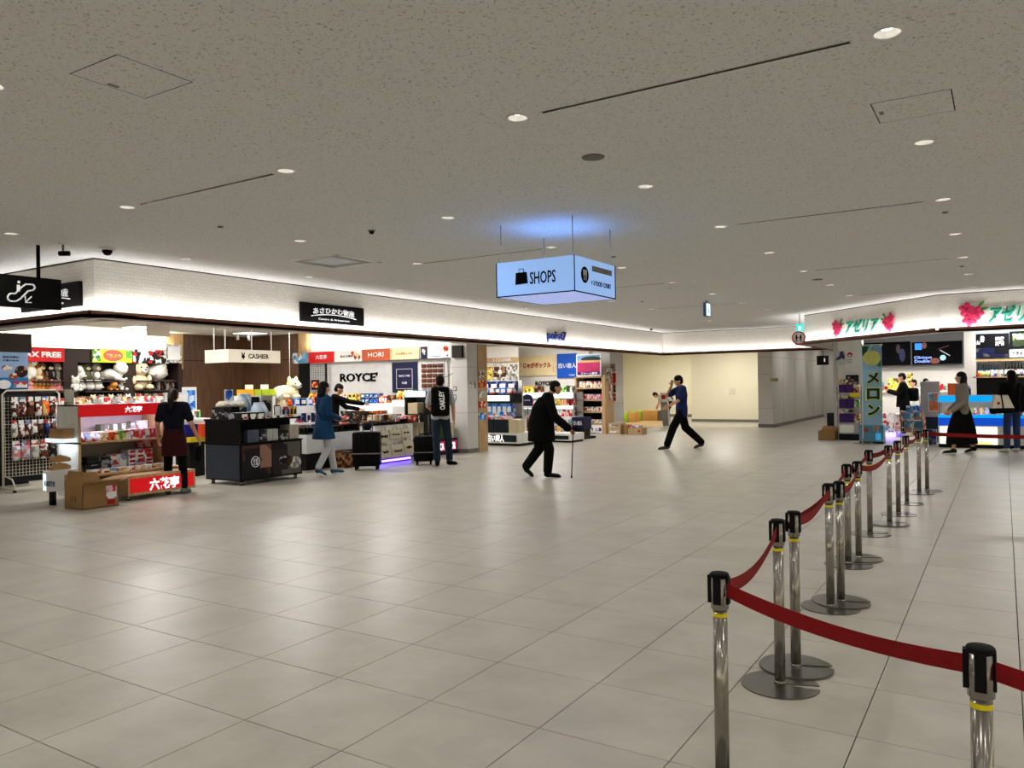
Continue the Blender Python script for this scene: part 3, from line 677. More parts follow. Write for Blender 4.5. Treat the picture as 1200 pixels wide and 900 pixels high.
# azalea shop letters on the right fascias
green = mat('green_letters', S(16, 140, 110), .4); pinkm = mat('azalea_pink', S(196, 40, 84), .5); pink2 = mat('azalea_dark', S(150, 20, 60), .5); leafm = mat('leaf_green', S(70, 120, 50), .5); halo = mat('pale_edge', S(200, 240, 230), .5)
def azalea(lb, c, fz, k=1.0, flip=1):
    rot = Matrix.Translation(c) @ Matrix.Rotation(fz, 4, 'Z'); t = thing('azalea_emblem', lb, 'emblem', c)
    for dx, dz, s in ((-.05, .05, 1), (.06, .0, .95), (-.02, -.09, .9)):
        m = MB()
        for j in range(5):
            a = 2*PI*j/5+dx*20; M3 = (rot.to_3x3() @ Matrix.Rotation(-a, 3, 'Y'))
            m.ell(rot @ Vector(((dx+.052*s*math.cos(a))*k*flip, -.022, (dz+.052*s*math.sin(a))*k)), .05*k*s, .014, .036*k*s, pinkm, 10, 5, M3)
        m.ell(rot @ Vector((dx*k*flip, -.036, dz*k)), .018*k, .01, .018*k, pink2, 8, 5); m.build('blossom', t)
    for dx, dz, a in ((.12, .12, .8), (.15, .05, .3)):
        M3 = rot.to_3x3() @ Matrix.Rotation(-a*flip, 3, 'Y')
        MB().ell(rot @ Vector((dx*k*flip, -.010, dz*k)), .05*k, .006, .02*k, leafm, 10, 5, M3).build('leaf', t)
def on_ch(px, py):                                           # chamfer plane x + y = 16.5
    d = CF + CR*((px-600)/F_PX) - CU*((py-450)/F_PX); k = 16.5/(d.x+d.y); return EYE+d*k
a, b = on_ch(991, 384), on_ch(1031, 379); c = (a+b)/2
def shop_letters(lb, c, w_, h_, fz):
    t = thing('azalea_lettering', lb, 'lettering', c); n = Matrix.Rotation(fz, 3, 'Z') @ Vector((0, -1, 0))
    text('アゼリア', w_*1.03, h_*1.10, halo, t, c+n*.004, fz, 'letter_edge', bold=.07, shear=.3, depth=.008); text('アゼリア', w_, h_, green, t, c+n*.014, fz, 'green_letters', bold=.035, shear=.3, depth=.01)
shop_letters('slanted green Japanese lettering between two flower emblems on the angled fascia', c, (b-a).length, .32, -PI/4)
azalea('pink azalea emblem left of the green lettering on the angled fascia', on_ch(981.5, 384), -PI/4, 1.3, 1); azalea('pink azalea emblem right of the green lettering on the angled fascia', on_ch(1042, 377), -PI/4, 1.3, -1)
yq = 17.575; a, b = at_y(1157, 366, yq), at_y(1215, 364, yq)
shop_letters('large slanted green Japanese lettering cut by the right picture edge', at_y(1190, 367, yq), at_y(1222, 366, yq).x-at_y(1157, 366, yq).x, .34, 0)
azalea('large pink azalea emblem at the left end of the right fascia', at_y(1138, 367, yq), 0, 1.45, 1)
# passage sign
a, b = at_y(957, 417, 31), at_y(971, 427.5, 31)
t = thing('passage_sign', 'small black hanging sign with a white pictogram over the far passage', 'sign', ((a.x+b.x)/2, 31, a.z))
MB().box(a.x, b.x, 31, 31.06, b.z, a.z, satin).build('panel', t); MB().box(b.x-.16, b.x-.12, 30.994, 31, b.z+.12, a.z-.1, wink).build('pictogram', t)
MB().tube([((a.x+b.x)/2, 31.03, a.z), ((a.x+b.x)/2, 31.03, 2.96)], .012, satin).build('rod', t)
# ------------------------------------------------------------------ people
skin = mat('skin', S(196, 148, 118), .55, var=.04); skind = mat('skin_shade', S(160, 112, 86), .6)
hairm = mat('black_hair', S(12, 10, 9), .6, bump=.3, bscale=160, spec=.12); hairb = mat('dark_brown_hair', S(36, 21, 16), .6, bump=.3, bscale=160, spec=.12)
def remesh(name, parts, m, voxel, parent, smooth=2):
    """union of tapered limbs into one continuous skin"""
    b = MB()
    for p in parts:
        if p[0] == 'c':      # capsule
            _, a, c, r0, r1 = p; a = Vector(a); c = Vector(c); d = c-a; L = d.length
            if L < 1e-5: b.ell(a, r0, r0, r0, m, 12, 7); continue
            t = d.normalized(); u = t.cross(Vector((0, 0, 1)) if abs(t.z) < .9 else Vector((0, 1, 0))).normalized(); v = t.cross(u); R = []
            st = [(-.96, r0*.28), (-.7, r0*.71), (-.35, r0*.94), (0, r0)]; en = [(0, r1), (.35, r1*.94), (.7, r1*.71), (.96, r1*.28)]
            for s_, rr in st: R.append([a+t*s_*r0+(u*math.cos(2*PI*j/14)+v*math.sin(2*PI*j/14))*rr for j in range(14)])
            for s_, rr in en: R.append([c+t*s_*r1+(u*math.cos(2*PI*j/14)+v*math.sin(2*PI*j/14))*rr for j in range(14)])
            b.ring(R, m)
        elif p[0] == 'e':    # ellipsoid: centre, radii, rotation
            M3 = p[3] if len(p) > 3 else None
            b.ell(p[1], *p[2], m, 16, 10, M3)
        elif p[0] == 'r':    # rings (centre, rx, ry, axis-right)
            R = []
            for c, rx, ry in p[1]:
                R.append([Vector(c)+Vector((rx*math.cos(2*PI*j/20), ry*math.sin(2*PI*j/20), 0)) for j in range(20)])
            b.ring(R, m)
    o = b.build(name)
    r = o.modifiers.new('r', 'REMESH'); r.mode = 'VOXEL'; r.voxel_size = voxel; r.use_smooth_shade = True
    if smooth: s = o.modifiers.new('s', 'SMOOTH'); s.factor = .5; s.iterations = smooth
    dg = bpy.context.evaluated_depsgraph_get(); dg.update()
    me = bpy.data.meshes.new_from_object(o.evaluated_get(dg)); old = o.data; o.modifiers.clear(); o.data = me; bpy.data.meshes.remove(old)
    if not me.materials: me.materials.append(m)
    o.data.polygons.foreach_set('use_smooth', [True]*len(me.polygons))
    if parent: o.parent = parent                            # figures are written in their own frame: +Y ahead, +X right
    return o
BASE = dict(head=(0, .02, 1.575), neck=(0, 0, 1.43), chest=(0, 0, 1.25), waist=(0, 0, 1.05), pelvis=(0, 0, .92),
            shl=(-.175, 0, 1.385), shr=(.175, 0, 1.385), ell=(-.215, -.02, 1.11), elr=(.215, -.02, 1.11), wrl=(-.225, .03, .87), wrr=(.225, .03, .87),
            hil=(-.085, 0, .90), hir=(.085, 0, .90), knl=(-.095, .01, .49), knr=(.095, .01, .49), anl=(-.1, -.01, .09), anr=(.1, -.01, .09), tol=(-.11, .15, .03), tor=(.11, .15, .03),
            hl=None, hr=None, look=0, nod=0)
def person(label, x, y, heading, h=1.7, vox=.011, female=False, top=None, bottom=None, shoes=None, sleeve='short', bottomkind='trousers', hairstyle='short', hair=None, topz=.93, extra=None, face=True, sole=None, bulk=1.0, z=0, leg=1.12, **pose):
    J = dict(BASE); J.update(pose); k = h/1.7
    t = thing('person', label, 'person', (x, y, z), heading-PI/2)
    V = {n: (Vector(v)*k if isinstance(v, tuple) else v) for n, v in J.items()}
    w = .92 if female else 1.0; B = []
    R2 = lambda v: v*k*w
    fwd_hand = {}
    for s, sh, el, wr, hd in (('l', 'shl', 'ell', 'wrl', 'hl'), ('r', 'shr', 'elr', 'wrr', 'hr')):
        B += [('c', V[sh], V[el], R2(.050), R2(.040)), ('c', V[el], V[wr], R2(.040), R2(.027))]
        d = (V[wr]-V[el]).normalized() if V[hd] is None else V[hd].normalized()
        sd = Vector((1 if s == 'l' else -1, 0, 0)); pn = d.cross(Vector((0, 1, 0)))
        if pn.length < .2: pn = d.cross(Vector((1, 0, 0)))
        acr = Vector((0, 1, 0)) - d*d.y
        acr = acr.normalized() if acr.length > .2 else Vector((1, 0, 0)); nrm = d.cross(acr).normalized()
        p0 = V[wr]; pe = p0 + d*.085*k
        for q in (-.022, -.008, .008, .022): B.append(('c', p0+d*.015*k+acr*q*.7*k, pe+acr*q*k, .0145*k, .0125*k))
        cu = sd if abs(d.x) < .7 else Vector((0, 0, -1))
        for q, L in ((-.030, .062), (-.010, .078), (.010, .084), (.030, .074)):
            a = pe+acr*q*k; m1 = a + (d*.9+cu*.25).normalized()*L*.5*k; e1 = m1 + (d*.6+cu*.7).normalized()*L*.5*k
            B += [('c', a, m1, .0095*k, .009*k), ('c', m1, e1, .009*k, .0075*k)]
        th = p0+d*.03*k+acr*.028*k; t2 = th + (d*.6+acr*.8).normalized()*.04*k
        B += [('c', th, t2, .012*k, .0105*k), ('c', t2, t2+(d*.9+acr*.2+cu*.2).normalized()*.03*k, .0105*k, .009*k)]
    for s, hi, kn, an, to in ((-1, 'hil', 'knl', 'anl', 'tol'), (1, 'hir', 'knr', 'anr', 'tor')):
        B += [('c', V[hi], V[kn], R2(.078), R2(.052)), ('c', V[kn], V[kn].lerp(V[an], .4), R2(.052), R2(.053)), ('c', V[kn].lerp(V[an], .4), V[an], R2(.053), R2(.036)), ('c', V[an]-Vector((0, 0, .04*k)), V[to], .032*k, .028*k)]
    ax = (V['shr']-V['shl']).normalized()
    T = [('c', V['shl']+ax*.03*k, V['shr']-ax*.03*k, .058*k, .058*k)]
    for s in (-1, 1):
        T += [('c', V['chest']+ax*s*.075*k*w, V['waist']+ax*s*.055*k*w, R2(.098), R2(.088)), ('c', V['waist']+ax*s*.055*k*w, V['pelvis']+ax*s*.065*k*w, R2(.088), R2(.10)),
              ('c', V['neck'].lerp(V['chest'], .35)+ax*s*.09*k, V['chest']+ax*s*.075*k*w, R2(.075), R2(.098))]
    B += T + [('c', V['neck']-Vector((0, 0, .03*k)), V['neck'].lerp(V['head'], .6), .052*k, .050*k)]
    hd = V['head']; RM = Matrix.Rotation(V['look'], 3, 'Z') @ Matrix.Rotation(V['nod'], 3, 'X')
    HF = lambda px, py, pz: hd + RM @ Vector((px, py, pz))*k
    B += [('e', HF(0, 0, .02), (.073*k, .090*k, .098*k), RM), ('e', HF(0, .03, -.05), (.052*k, .058*k, .062*k), RM), ('c', HF(0, .088, .012), HF(0, .105, -.022), .009*k, .014*k), ('c', HF(-.02, .086, -.058), HF(.02, .086, -.058), .008*k, .008*k)]
    for s in (-1, 1): B.append(('e', HF(s*.076, -.005, -.005), (.012*k, .02*k, .032*k), RM))
    body = remesh('body', B, skin, vox*.8, t, 2)
    if face:
        for s in (-1, 1):
            m = MB(); m.ell(HF(s*.029, .083, .012), .011*k, .008*k, .007*k, wplast, 8, 5); m.ell(HF(s*.029, .088, .012), .006*k, .006*k, .006*k, blackm, 8, 5); o = m.build('eye'); o.parent = t
    # clothes
    top = top or blackm; g = (.013*k)*bulk
    U = []
    for p in T: U.append(('c', p[1], p[2], p[3]+g, p[4]+g))
    hem = V['pelvis'].copy(); 
    for s in (-1, 1): U.append(('c', V['waist']+ax*s*.055*k*w, Vector((V['pelvis'].x, V['pelvis'].y, V['pelvis'].z+(topz-.92)*k))+ax*s*.068*k*w, R2(.088)+g, R2(.098)+g))
    for sh, el, wr in (('shl', 'ell', 'wrl'), ('shr', 'elr', 'wrr')):
        if sleeve == 'short': U.append(('c', V[sh], V[sh].lerp(V[el], .72), R2(.056)+g, R2(.052)+g))
        elif sleeve == 'elbow': U += [('c', V[sh], V[el], R2(.056)+g, R2(.046)+g), ('c', V[el], V[el].lerp(V[wr], .25), R2(.046)+g, R2(.042)+g)]
        else: U += [('c', V[sh], V[el], R2(.054)+g, R2(.044)+g), ('c', V[el], V[el].lerp(V[wr], .97), R2(.044)+g, R2(.034)+g)]
    U.append(('c', V['neck']-Vector((0, 0, .05*k)), V['neck']-Vector((0, 0, .01*k)), .062*k, .058*k))
    if extra and 'coat' in extra: U.append(('r', [(Vector(c)*k, rx*k, ry*k) for c, rx, ry in extra['coat']]))
    remesh('shirt' if sleeve != 'long' else 'jacket', U, top, vox, t, 3)
    bottom = bottom or blackm
    if bottomkind == 'trousers':
        Lg = []
        for hi, kn, an in (('hil', 'knl', 'anl'), ('hir', 'knr', 'anr')):
            Lg += [('c', V[hi], V[kn], R2(.084*(1+leg)/2), R2(.066*leg)), ('c', V[kn], V[an]+Vector((0, 0, .03*k)), R2(.066*leg), R2(.057*leg))]
        for s in (-1, 1): Lg.append(('c', V['pelvis']+ax*s*.062*k*w+Vector((0, 0, .06*k)), V['pelvis']+ax*s*.058*k*w-Vector((0, 0, .03*k)), R2(.098), R2(.104)))
        remesh('trousers', Lg, bottom, vox, t, 3)
    else:
        remesh('skirt', [('r', [(Vector(c)*k, rx*k, ry*k) for c, rx, ry in extra['skirt']])], bottom, vox, t, 3)
    shoes = shoes or blackm
    for an, to in (('anl', 'tol'), ('anr', 'tor')):
        d = (V[to]-V[an]); d.z = min(d.z, 0) if abs(d.z) < .1 else d.z
        heel = V[an] + Vector((0, 0, -.045*k)) - (V[to]-V[an]).normalized()*.03*k
        remesh('shoe', [('c', heel, V[to], .042*k, .036*k), ('c', V[an]-Vector((0, 0, .01*k)), V[an]-Vector((0, 0, .045*k)), .046*k, .044*k), ('c', V[to], V[to]+(V[to]-V[an]).normalized()*.035*k, .038*k, .028*k)], shoes, vox*.8, t, 2)
        if sole:
            m = MB(); a = heel - Vector((0, 0, .032*k)); b_ = V[to]+(V[to]-V[an]).normalized()*.05*k-Vector((0, 0, .022*k)); m.tube([a, b_], .036*k, sole, 10); o = m.build('sole'); o.parent = t; o.scale = (1, 1, 1)
    hair = hair or hairm
    if hairstyle == 'bald': pass
    else:
        Hh = [('e', HF(0, -.012, .045), (.082*k, .096*k, .088*k), RM), ('e', HF(0, -.04, -.0), (.078*k, .07*k, .085*k), RM)]
        if hairstyle == 'bun': Hh += [('c', HF(0, -.07, .09), HF(0, -.075, .10), .038*k, .034*k)]
        if hairstyle == 'ponytail': Hh += [('c', HF(0, -.09, .02), HF(0, -.12, -.08), .042*k, .048*k), ('c', HF(0, -.12, -.08), HF(0, -.10, -.24), .048*k, .022*k)]
        if hairstyle == 'bob': Hh += [('c', HF(-.05, -.04, .0), HF(-.055, -.03, -.12), .055*k, .05*k), ('c', HF(.05, -.04, 0), HF(.055, -.03, -.12), .055*k, .05*k), ('c', HF(0, -.06, .0), HF(0, -.055, -.13), .06*k, .055*k)]
        if hairstyle == 'long': Hh += [('c', HF(-.05, -.05, .0), HF(-.055, -.05, -.22), .055*k, .045*k), ('c', HF(.05, -.05, 0), HF(.055, -.05, -.22), .055*k, .045*k), ('c', HF(0, -.07, .0), HF(0, -.08, -.25), .06*k, .045*k)]
        if hairstyle == 'full': Hh += [('e', HF(0, 0, .06), (.092*k, .10*k, .085*k), RM)]
        remesh('hair', Hh, hair, vox*.9, t, 2)
    t['_k'] = k
    return t, V, k
def child(m, name, t, label=None):
    o = m.build(name); o.parent = t
    if label: o['label'] = label
    return o
hR = math.atan2(CR.y, CR.x); hF = math.atan2(CF.y, CF.x)     # headings: towards picture right / away from the camera
navy = mat('navy_cotton', S(11, 14, 27), .85, spec=.15); blk = mat('black_cotton', S(9, 9, 10), .9, spec=.1); maroon = mat('maroon_apron', S(48, 8, 13), .8, spec=.15)
teal = mat('blue_teal_coat', S(16, 56, 92), .8, spec=.15); lgrey = mat('light_grey_cotton', S(178, 180, 186), .8, bump=.3, bscale=12); denim = mat('dark_denim', S(30, 44, 56), .85, scale=10, var=.3, spec=.15)
tee = mat('grey_white_tee', S(176, 178, 184), .8); gcard = mat('grey_cardigan', S(122, 114, 104), .85); grn = mat('grey_trainers', S(110, 112, 116), .6)
blue_sh = mat('blue_shirt', S(22, 36, 82), .8, spec=.15); tealshoe = mat('blue_trainers', S(24, 70, 100), .6)
# clerk in the maroon apron, from behind
p = at_z(205, 579, 0)
t, V, k = person('shop clerk seen from behind in dark polo and maroon waist apron beside the red stand', p.x, p.y, hF+.12, 1.57, female=True, top=navy, bottom=blk, shoes=grn, hairstyle='ponytail', hair=hairb,
    head=(-.02, .05, 1.53), nod=-.3, neck=(0, 0, 1.40), wrl=(-.27, .10, .88), ell=(-.24, -.03, 1.10), wrr=(.33, .12, .86), elr=(.27, -.02, 1.10), anl=(-.11, 0, .09), anr=(.13, .03, .09), knl=(-.10, .02, .49), knr=(.115, .03, .49), tor=(.16, .18, .03), tol=(-.14, .17, .03))
remesh('apron', [('r', [(Vector((0, .0, .60))*k, .19*k, .125*k), (Vector((0, .0, .62))*k, .195*k, .13*k), (Vector((0, 0, .85))*k, .185*k, .13*k), (Vector((0, 0, 1.02))*k, .15*k, .115*k)])], maroon, .012, t, 2)
pb = MB(); pb.rbox(V['wrr'].x-.05, V['wrr'].x+.05, V['wrr'].y-.03, V['wrr'].y+.05, V['wrr'].z-.34, V['wrr'].z-.10, .03, blk); child(pb, 'black_pouch', t, 'small black pouch in her right hand')
m = MB(); m.lathe([(.034, -.012), (.036, 0), (.034, .012)], blackm, (V['wrl'].x-.0, V['wrl'].y-.0, V['wrl'].z+.03), 14); child(m, 'wristwatch', t)
# woman in the blue coat and pale trousers, walking away to the right
p = at_z(380, 557, 0)
t, V, k = person('woman with black bob, long blue coat and pale grey trousers walking past the shop counter', p.x, p.y, hR+.75, 1.62, female=True, top=teal, bottom=lgrey, shoes=tealshoe, sleeve='long', hairstyle='bob', topz=.80, sole=wplast,
    anl=(-.07, .24, .09), tol=(-.07, .40, .03), knl=(-.08, .18, .50), anr=(.08, -.16, .13), tor=(.09, -.05, .03), knr=(.09, .03, .49), wrl=(-.12, .26, 1.02), ell=(-.2, .02, 1.10), wrr=(.12, .27, 1.02), elr=(.2, .02, 1.10), nod=-.25,
    extra=dict(coat=[((0, 0, .66), .22, .20), ((0, 0, .68), .225, .205), ((0, 0, .85), .19, .165), ((0, 0, 1.05), .145, .125), ((0, 0, 1.2), .13, .11)]))
m = MB(); m.tube([(-.12, -.09, 1.34), (-.04, -.125, 1.26), (.1, -.16, 1.10), (.19, -.13, .98), (.2, 0, .95)], .011, blk, 6); child(m, 'bag_strap', t)
# shopper behind her reaching right
p = at_y(392, 470, 12.0); 
t, V, k = person('shopper in black reaching over the goods, behind the woman in the blue coat', p.x, 12.0, hR+.2, 1.62, top=blk, bottom=blk, sleeve='long', hairstyle='short', head=(0, .10, 1.55), neck=(0, .04, 1.42), nod=-.45,
    wrr=(.10, .62, 1.22), elr=(.18, .34, 1.27), wrl=(-.15, .52, 1.10), ell=(-.2, .24, 1.15))
# man with the backpack
p = at_z(517, 546, 0)
BPX, BPY = p.x, p.y
t, V, k = person('man with black backpack, pale T-shirt and dark jeans seen from behind', p.x, p.y, hF+.1, 1.72, top=tee, bottom=denim, shoes=blk, hairstyle='bun', anl=(-.07, .0, .09), anr=(.16, .10, .09), knl=(-.085, 0, .49), knr=(.14, .06, .49), tor=(.26, .18, .03), tol=(-.08, .14, .03),
    wrl=(-.16, .22, 1.04), ell=(-.235, .02, 1.12), wrr=(.25, .02, .86), elr=(.235, -.03, 1.12))
m = MB(); m.tube([(.0, .12, 1.665), (.14, .03, 1.69), (.24, -.02, 1.75)], .006, blk, 6); child(m, 'hair_stick', t)
bp = thing('backpack', 'black backpack with large slanted white lettering worn by the man in jeans', 'backpack', (p.x, p.y, 1.0), hF+.1-PI/2)
Mb = Matrix.Translation((p.x, p.y, 0)) @ Matrix.Rotation(hF+.1-PI/2, 4, 'Z')
m = MB(); m.rbox(-.17, .17, -.31, -.115, .95, 1.50, .05, blk, 3, Mb); adopt(m.build('bag'), bp)
m = MB(); m.rbox(-.13, .13, -.335, -.29, .98, 1.2, .02, blk, 2, Mb); adopt(m.build('pocket'), bp)
for s in (-1, 1):
    m = MB(); m.tube([Mb @ Vector(q) for q in ((s*.10, -.14, 1.46), (s*.11, -.02, 1.475), (s*.12, .10, 1.40), (s*.13, .125, 1.2), (s*.16, .0, 1.08), (s*.15, -.14, 1.03))], .02, blk, 8); adopt(m.build('strap'), bp)
o = link('lettering', text_mesh('OAKLEY', .36, .10, wink, bold=.04, shear=.2, depth=.006)); o.matrix_basis = Mb @ Matrix.Translation((.03, -.345, 1.25)) @ Matrix.Rotation(-PI/2-.06, 4, 'Y'); adopt(o, bp)
# man with the walking stick
p = at_z(638, 559, 0)
t, V, k = person('stooped man in dark clothes walking right with a cane, in the middle of the hall', p.x, p.y, hR+.05, 1.61, top=blk, bottom=blk, sleeve='long', hairstyle='short', head=(0, .22, 1.53), neck=(0, .10, 1.42), chest=(0, .03, 1.23), waist=(0, -.03, 1.02), pelvis=(0, -.04, .90), bulk=2.6, leg=1.38,
    shl=(-.17, .07, 1.37), shr=(.17, .07, 1.37), hil=(-.085, -.05, .88), hir=(.085, -.05, .88), knl=(-.09, -.08, .48), anl=(-.09, -.30, .16), tol=(-.1, -.22, .04), knr=(.09, .08, .48), anr=(.09, .05, .09), tor=(.1, .22, .03),
    wrr=(.2, .40, .84), elr=(.22, .16, 1.05), wrl=(-.2, .1, .84), ell=(-.22, -.02, 1.06), extra=dict(coat=[((0, -.04, .62), .21, .235), ((0, -.04, .64), .215, .24), ((0, -.04, .95), .20, .225), ((0, -.01, 1.2), .19, .19), ((0, .05, 1.38), .15, .13)]))
cane = thing('walking_stick', 'black walking stick held by the stooped man, its rubber tip on the floor', 'cane', (p.x, p.y, 0), hR+.05-PI/2)
Mc = Matrix.Translation((p.x, p.y, 0)) @ Matrix.Rotation(hR+.05-PI/2, 4, 'Z')
m = MB(); m.tube([Mc @ Vector(q) for q in ((.2, .46, .80), (.2, .42, .015))], .009, blk, 8); adopt(m.build('shaft'), cane)
m = MB(); m.tube([Mc @ Vector(q) for q in ((.2, .52, .79), (.2, .47, .805), (.2, .41, .79))], .013, blk, 8); adopt(m.build('handle'), cane)
m = MB(); m.tube([Mc @ Vector(q) for q in ((.2, .421, .035), (.2, .42, .0))], .014, blackm, 10); adopt(m.build('rubber_tip'), cane)
# man walking left, hand at his face
a_, b_ = at_z(784, 526, 0), at_z(815, 526, 0); p = (a_+b_)/2; hd_ = hR+PI
t, V, k = person('man in a blue short-sleeved shirt striding left with one hand at his face', p.x, p.y, hd_, 1.68, top=blue_sh, bottom=blk, shoes=mat('grey_black_shoes', S(60, 58, 56), .6), hairstyle='full', head=(0, .06, 1.56), topz=.84, bulk=2.0, leg=1.42,
    knl=(-.09, .22, .50), anl=(-.09, .36, .09), tol=(-.10, .52, .03), knr=(.09, -.10, .49), anr=(.09, -.46, .12), tor=(.10, -.34, .035), elr=(.20, .30, 1.22), wrr=(.10, .20, 1.46), hr=(-.25, .0, .5),
    ell=(-.22, .12, 1.12), wrl=(-.2, .34, .99), nod=-.1)
# man bending over in the play area, striped top
p = at_z(782, 499, 0)
strp = bpy.data.materials.new('striped_cotton'); strp.use_nodes = True; nt = strp.node_tree; wv = nt.nodes.new('ShaderNodeTexWave'); wv.bands_direction = 'Z'; wv.inputs['Scale'].default_value = 9
rp = nt.nodes.new('ShaderNodeValToRGB'); rp.color_ramp.interpolation = 'CONSTANT'; rp.color_ramp.elements[1].position = .5; rp.color_ramp.elements[0].color = (.02, .02, .02, 1); rp.color_ramp.elements[1].color = (.7, .7, .7, 1)
tc = nt.nodes.new('ShaderNodeTexCoord'); nt.links.new(tc.outputs['Object'], wv.inputs['Vector']); nt.links.new(wv.outputs['Fac'], rp.inputs['Fac']); nt.links.new(rp.outputs['Color'], nt.nodes['Principled BSDF'].inputs['Base Color'])
t, V, k = person('person in a black and white striped top bending over the benches of the play area', at_y(783, 480, 28.95).x, 28.95, hR+PI-.1, 1.62, vox=.013, top=strp, bottom=blk, hairstyle='short', face=False, pelvis=(0, -.12, .86), waist=(0, 0, .98), chest=(0, .18, 1.05), neck=(0, .34, 1.10), head=(0, .50, 1.10), nod=-1.0,
    shl=(-.17, .30, 1.08), shr=(.17, .30, 1.08), ell=(-.2, .34, .84), elr=(.2, .34, .84), wrl=(-.18, .42, .66), wrr=(.18, .42, .66), hil=(-.085, -.12, .86), hir=(.085, -.12, .86), knl=(-.1, .02, .46), knr=(.1, .02, .46))
# man in the black coat at the right shop
p = at_z(1059, 511, 0)
t, V, k = person('man in black coat and trousers with a shoulder bag, turned left beside the melon banner', p.x, p.y, hR+PI-.5, 1.68, vox=.013, top=blk, bottom=blk, sleeve='long', hairstyle='short', nod=-.3, bulk=1.8, wrl=(-.12, .34, 1.2), ell=(-.22, .12, 1.14), wrr=(.1, .34, 1.22), elr=(.2, .12, 1.14),
    shoes=mat('white_trainers', S(200, 200, 198), .5), extra=dict(coat=[((0, 0, .78), .2, .17), ((0, 0, .8), .2, .175), ((0, 0, 1.1), .17, .15)]))
bg = thing('shoulder_bag', 'black shoulder bag hanging on the back of the man in the black coat', 'bag', (p.x+.25, p.y, .95))
q = Vector((p.x, p.y, 0)) + CR*.27; m = MB(); m.rbox(q.x-.13, q.x+.13, q.y-.13, q.y+.10, .92, 1.28, .06, blk, 3); adopt(m.build('bag'), bg)
m = MB(); m.tube([(q.x-.1, q.y, 1.25), (q.x-.2, q.y-.02, 1.44), (q.x-.32, q.y+.02, 1.40)], .018, blk, 6); adopt(m.build('strap'), bg)
# staff behind the counter (two heads)
p = at_y(1085, 470, 24.6)
t, V, k = person('staff member in white with dark hair working low behind the grey screen', p.x, 24.6, hF+PI, 1.52, vox=.014, top=wplast, bottom=blk, sleeve='short', hairstyle='short')
p = at_y(1072, 455, 24.4)
t, V, k = person('staff member in a white jacket behind the man in the black coat', p.x, 24.2, hR+PI, 1.50, vox=.014, top=wplast, bottom=blk, sleeve='long', hairstyle='short', wrl=(-.15, .3, 1.1), ell=(-.2, .06, 1.12))
# woman in the grey cardigan
a_, b_ = at_z(1116, 532, 0), at_z(1141, 531, 0); p = (a_+b_)/2
t, V, k = person('woman in a grey-brown cardigan and long black skirt walking left at the ice cream counter', p.x, p.y, hR+PI-.25, 1.64, vox=.012, female=True, top=gcard, bottom=blk, sleeve='long', bottomkind='skirt', hairstyle='bob', hair=hairm, look=-.3, topz=.86, sole=wplast, bulk=1.7,
    anl=(-.08, .20, .09), tol=(-.09, .36, .03), knl=(-.08, .14, .5), anr=(.08, -.22, .12), tor=(.09, -.10, .035), knr=(.08, -.05, .5), wrl=(-.16, .22, .90), ell=(-.2, .0, 1.08), wrr=(.15, .20, .90), elr=(.2, .0, 1.08),
    extra=dict(skirt=[((0, .02, .20), .21, .30), ((0, .02, .22), .215, .30), ((0, .02, .5), .19, .27), ((0, .01, .8), .17, .19), ((0, 0, .98), .14, .13)]))
# woman with the tote
p = at_z(1180, 530, 0)
t, V, k = person('person in black jacket and blue jeans carrying a tote at the far right', p.x+.1, p.y, hF+.05, 1.66, vox=.012, female=True, top=blk, bottom=mat('blue_denim', S(34, 52, 86), .85, scale=12, var=.25), shoes=mat('pale_trainers', S(190, 186, 178), .6), sleeve='long', hairstyle='long', bulk=2.0,
    anl=(-.12, 0, .09), tol=(-.15, .14, .03), knl=(-.11, .01, .49), anr=(.11, .02, .09), tor=(.13, .16, .03), wrl=(-.2, .22, 1.04), ell=(-.24, 0, 1.1))
tb_ = thing('tote_bag', 'cream and black tote with a red emblem at the hip of the person in jeans', 'bag', (p.x-.2, p.y, .78)); q = Vector((p.x, p.y, 0))+CR*-.18-CF*.16
MT = Matrix.Translation((q.x, q.y, 0)) @ Matrix.Rotation(hR, 4, 'Z')
totec = mat('cream_canvas', S(222, 214, 200), .8)
m = MB(); m.rbox(-.23, .20, -.07, .07, .80, .92, .03, blk, 2, MT); adopt(m.build('black_bottom'), tb_)
m = MB(); m.add([MT @ Vector(v) for v in ((-.23, -.065, .90), (.20, -.065, .90), (.20, .065, .90), (-.23, .065, .90), (-.16, -.03, 1.16), (.10, -.03, 1.16), (.10, .03, 1.16), (-.16, .03, 1.16))], [(0, 3, 2, 1), (4, 5, 6, 7), (0, 1, 5, 4), (1, 2, 6, 5), (2, 3, 7, 6), (3, 0, 4, 7)], totec); adopt(m.build('canvas'), tb_)
m = MB(); m.tube([MT @ Vector(v) for v in ((-.02, -.066, .9), (-.04, -.04, 1.16), (.05, .0, 1.36), (.06, .03, 1.16))], .015, blk, 6); adopt(m.build('strap'), tb_)
m = MB(); m.ell(MT @ Vector((-.11, -.06, 1.0)), .03, .012, .03, rink, 8, 5); adopt(m.build('emblem'), tb_)
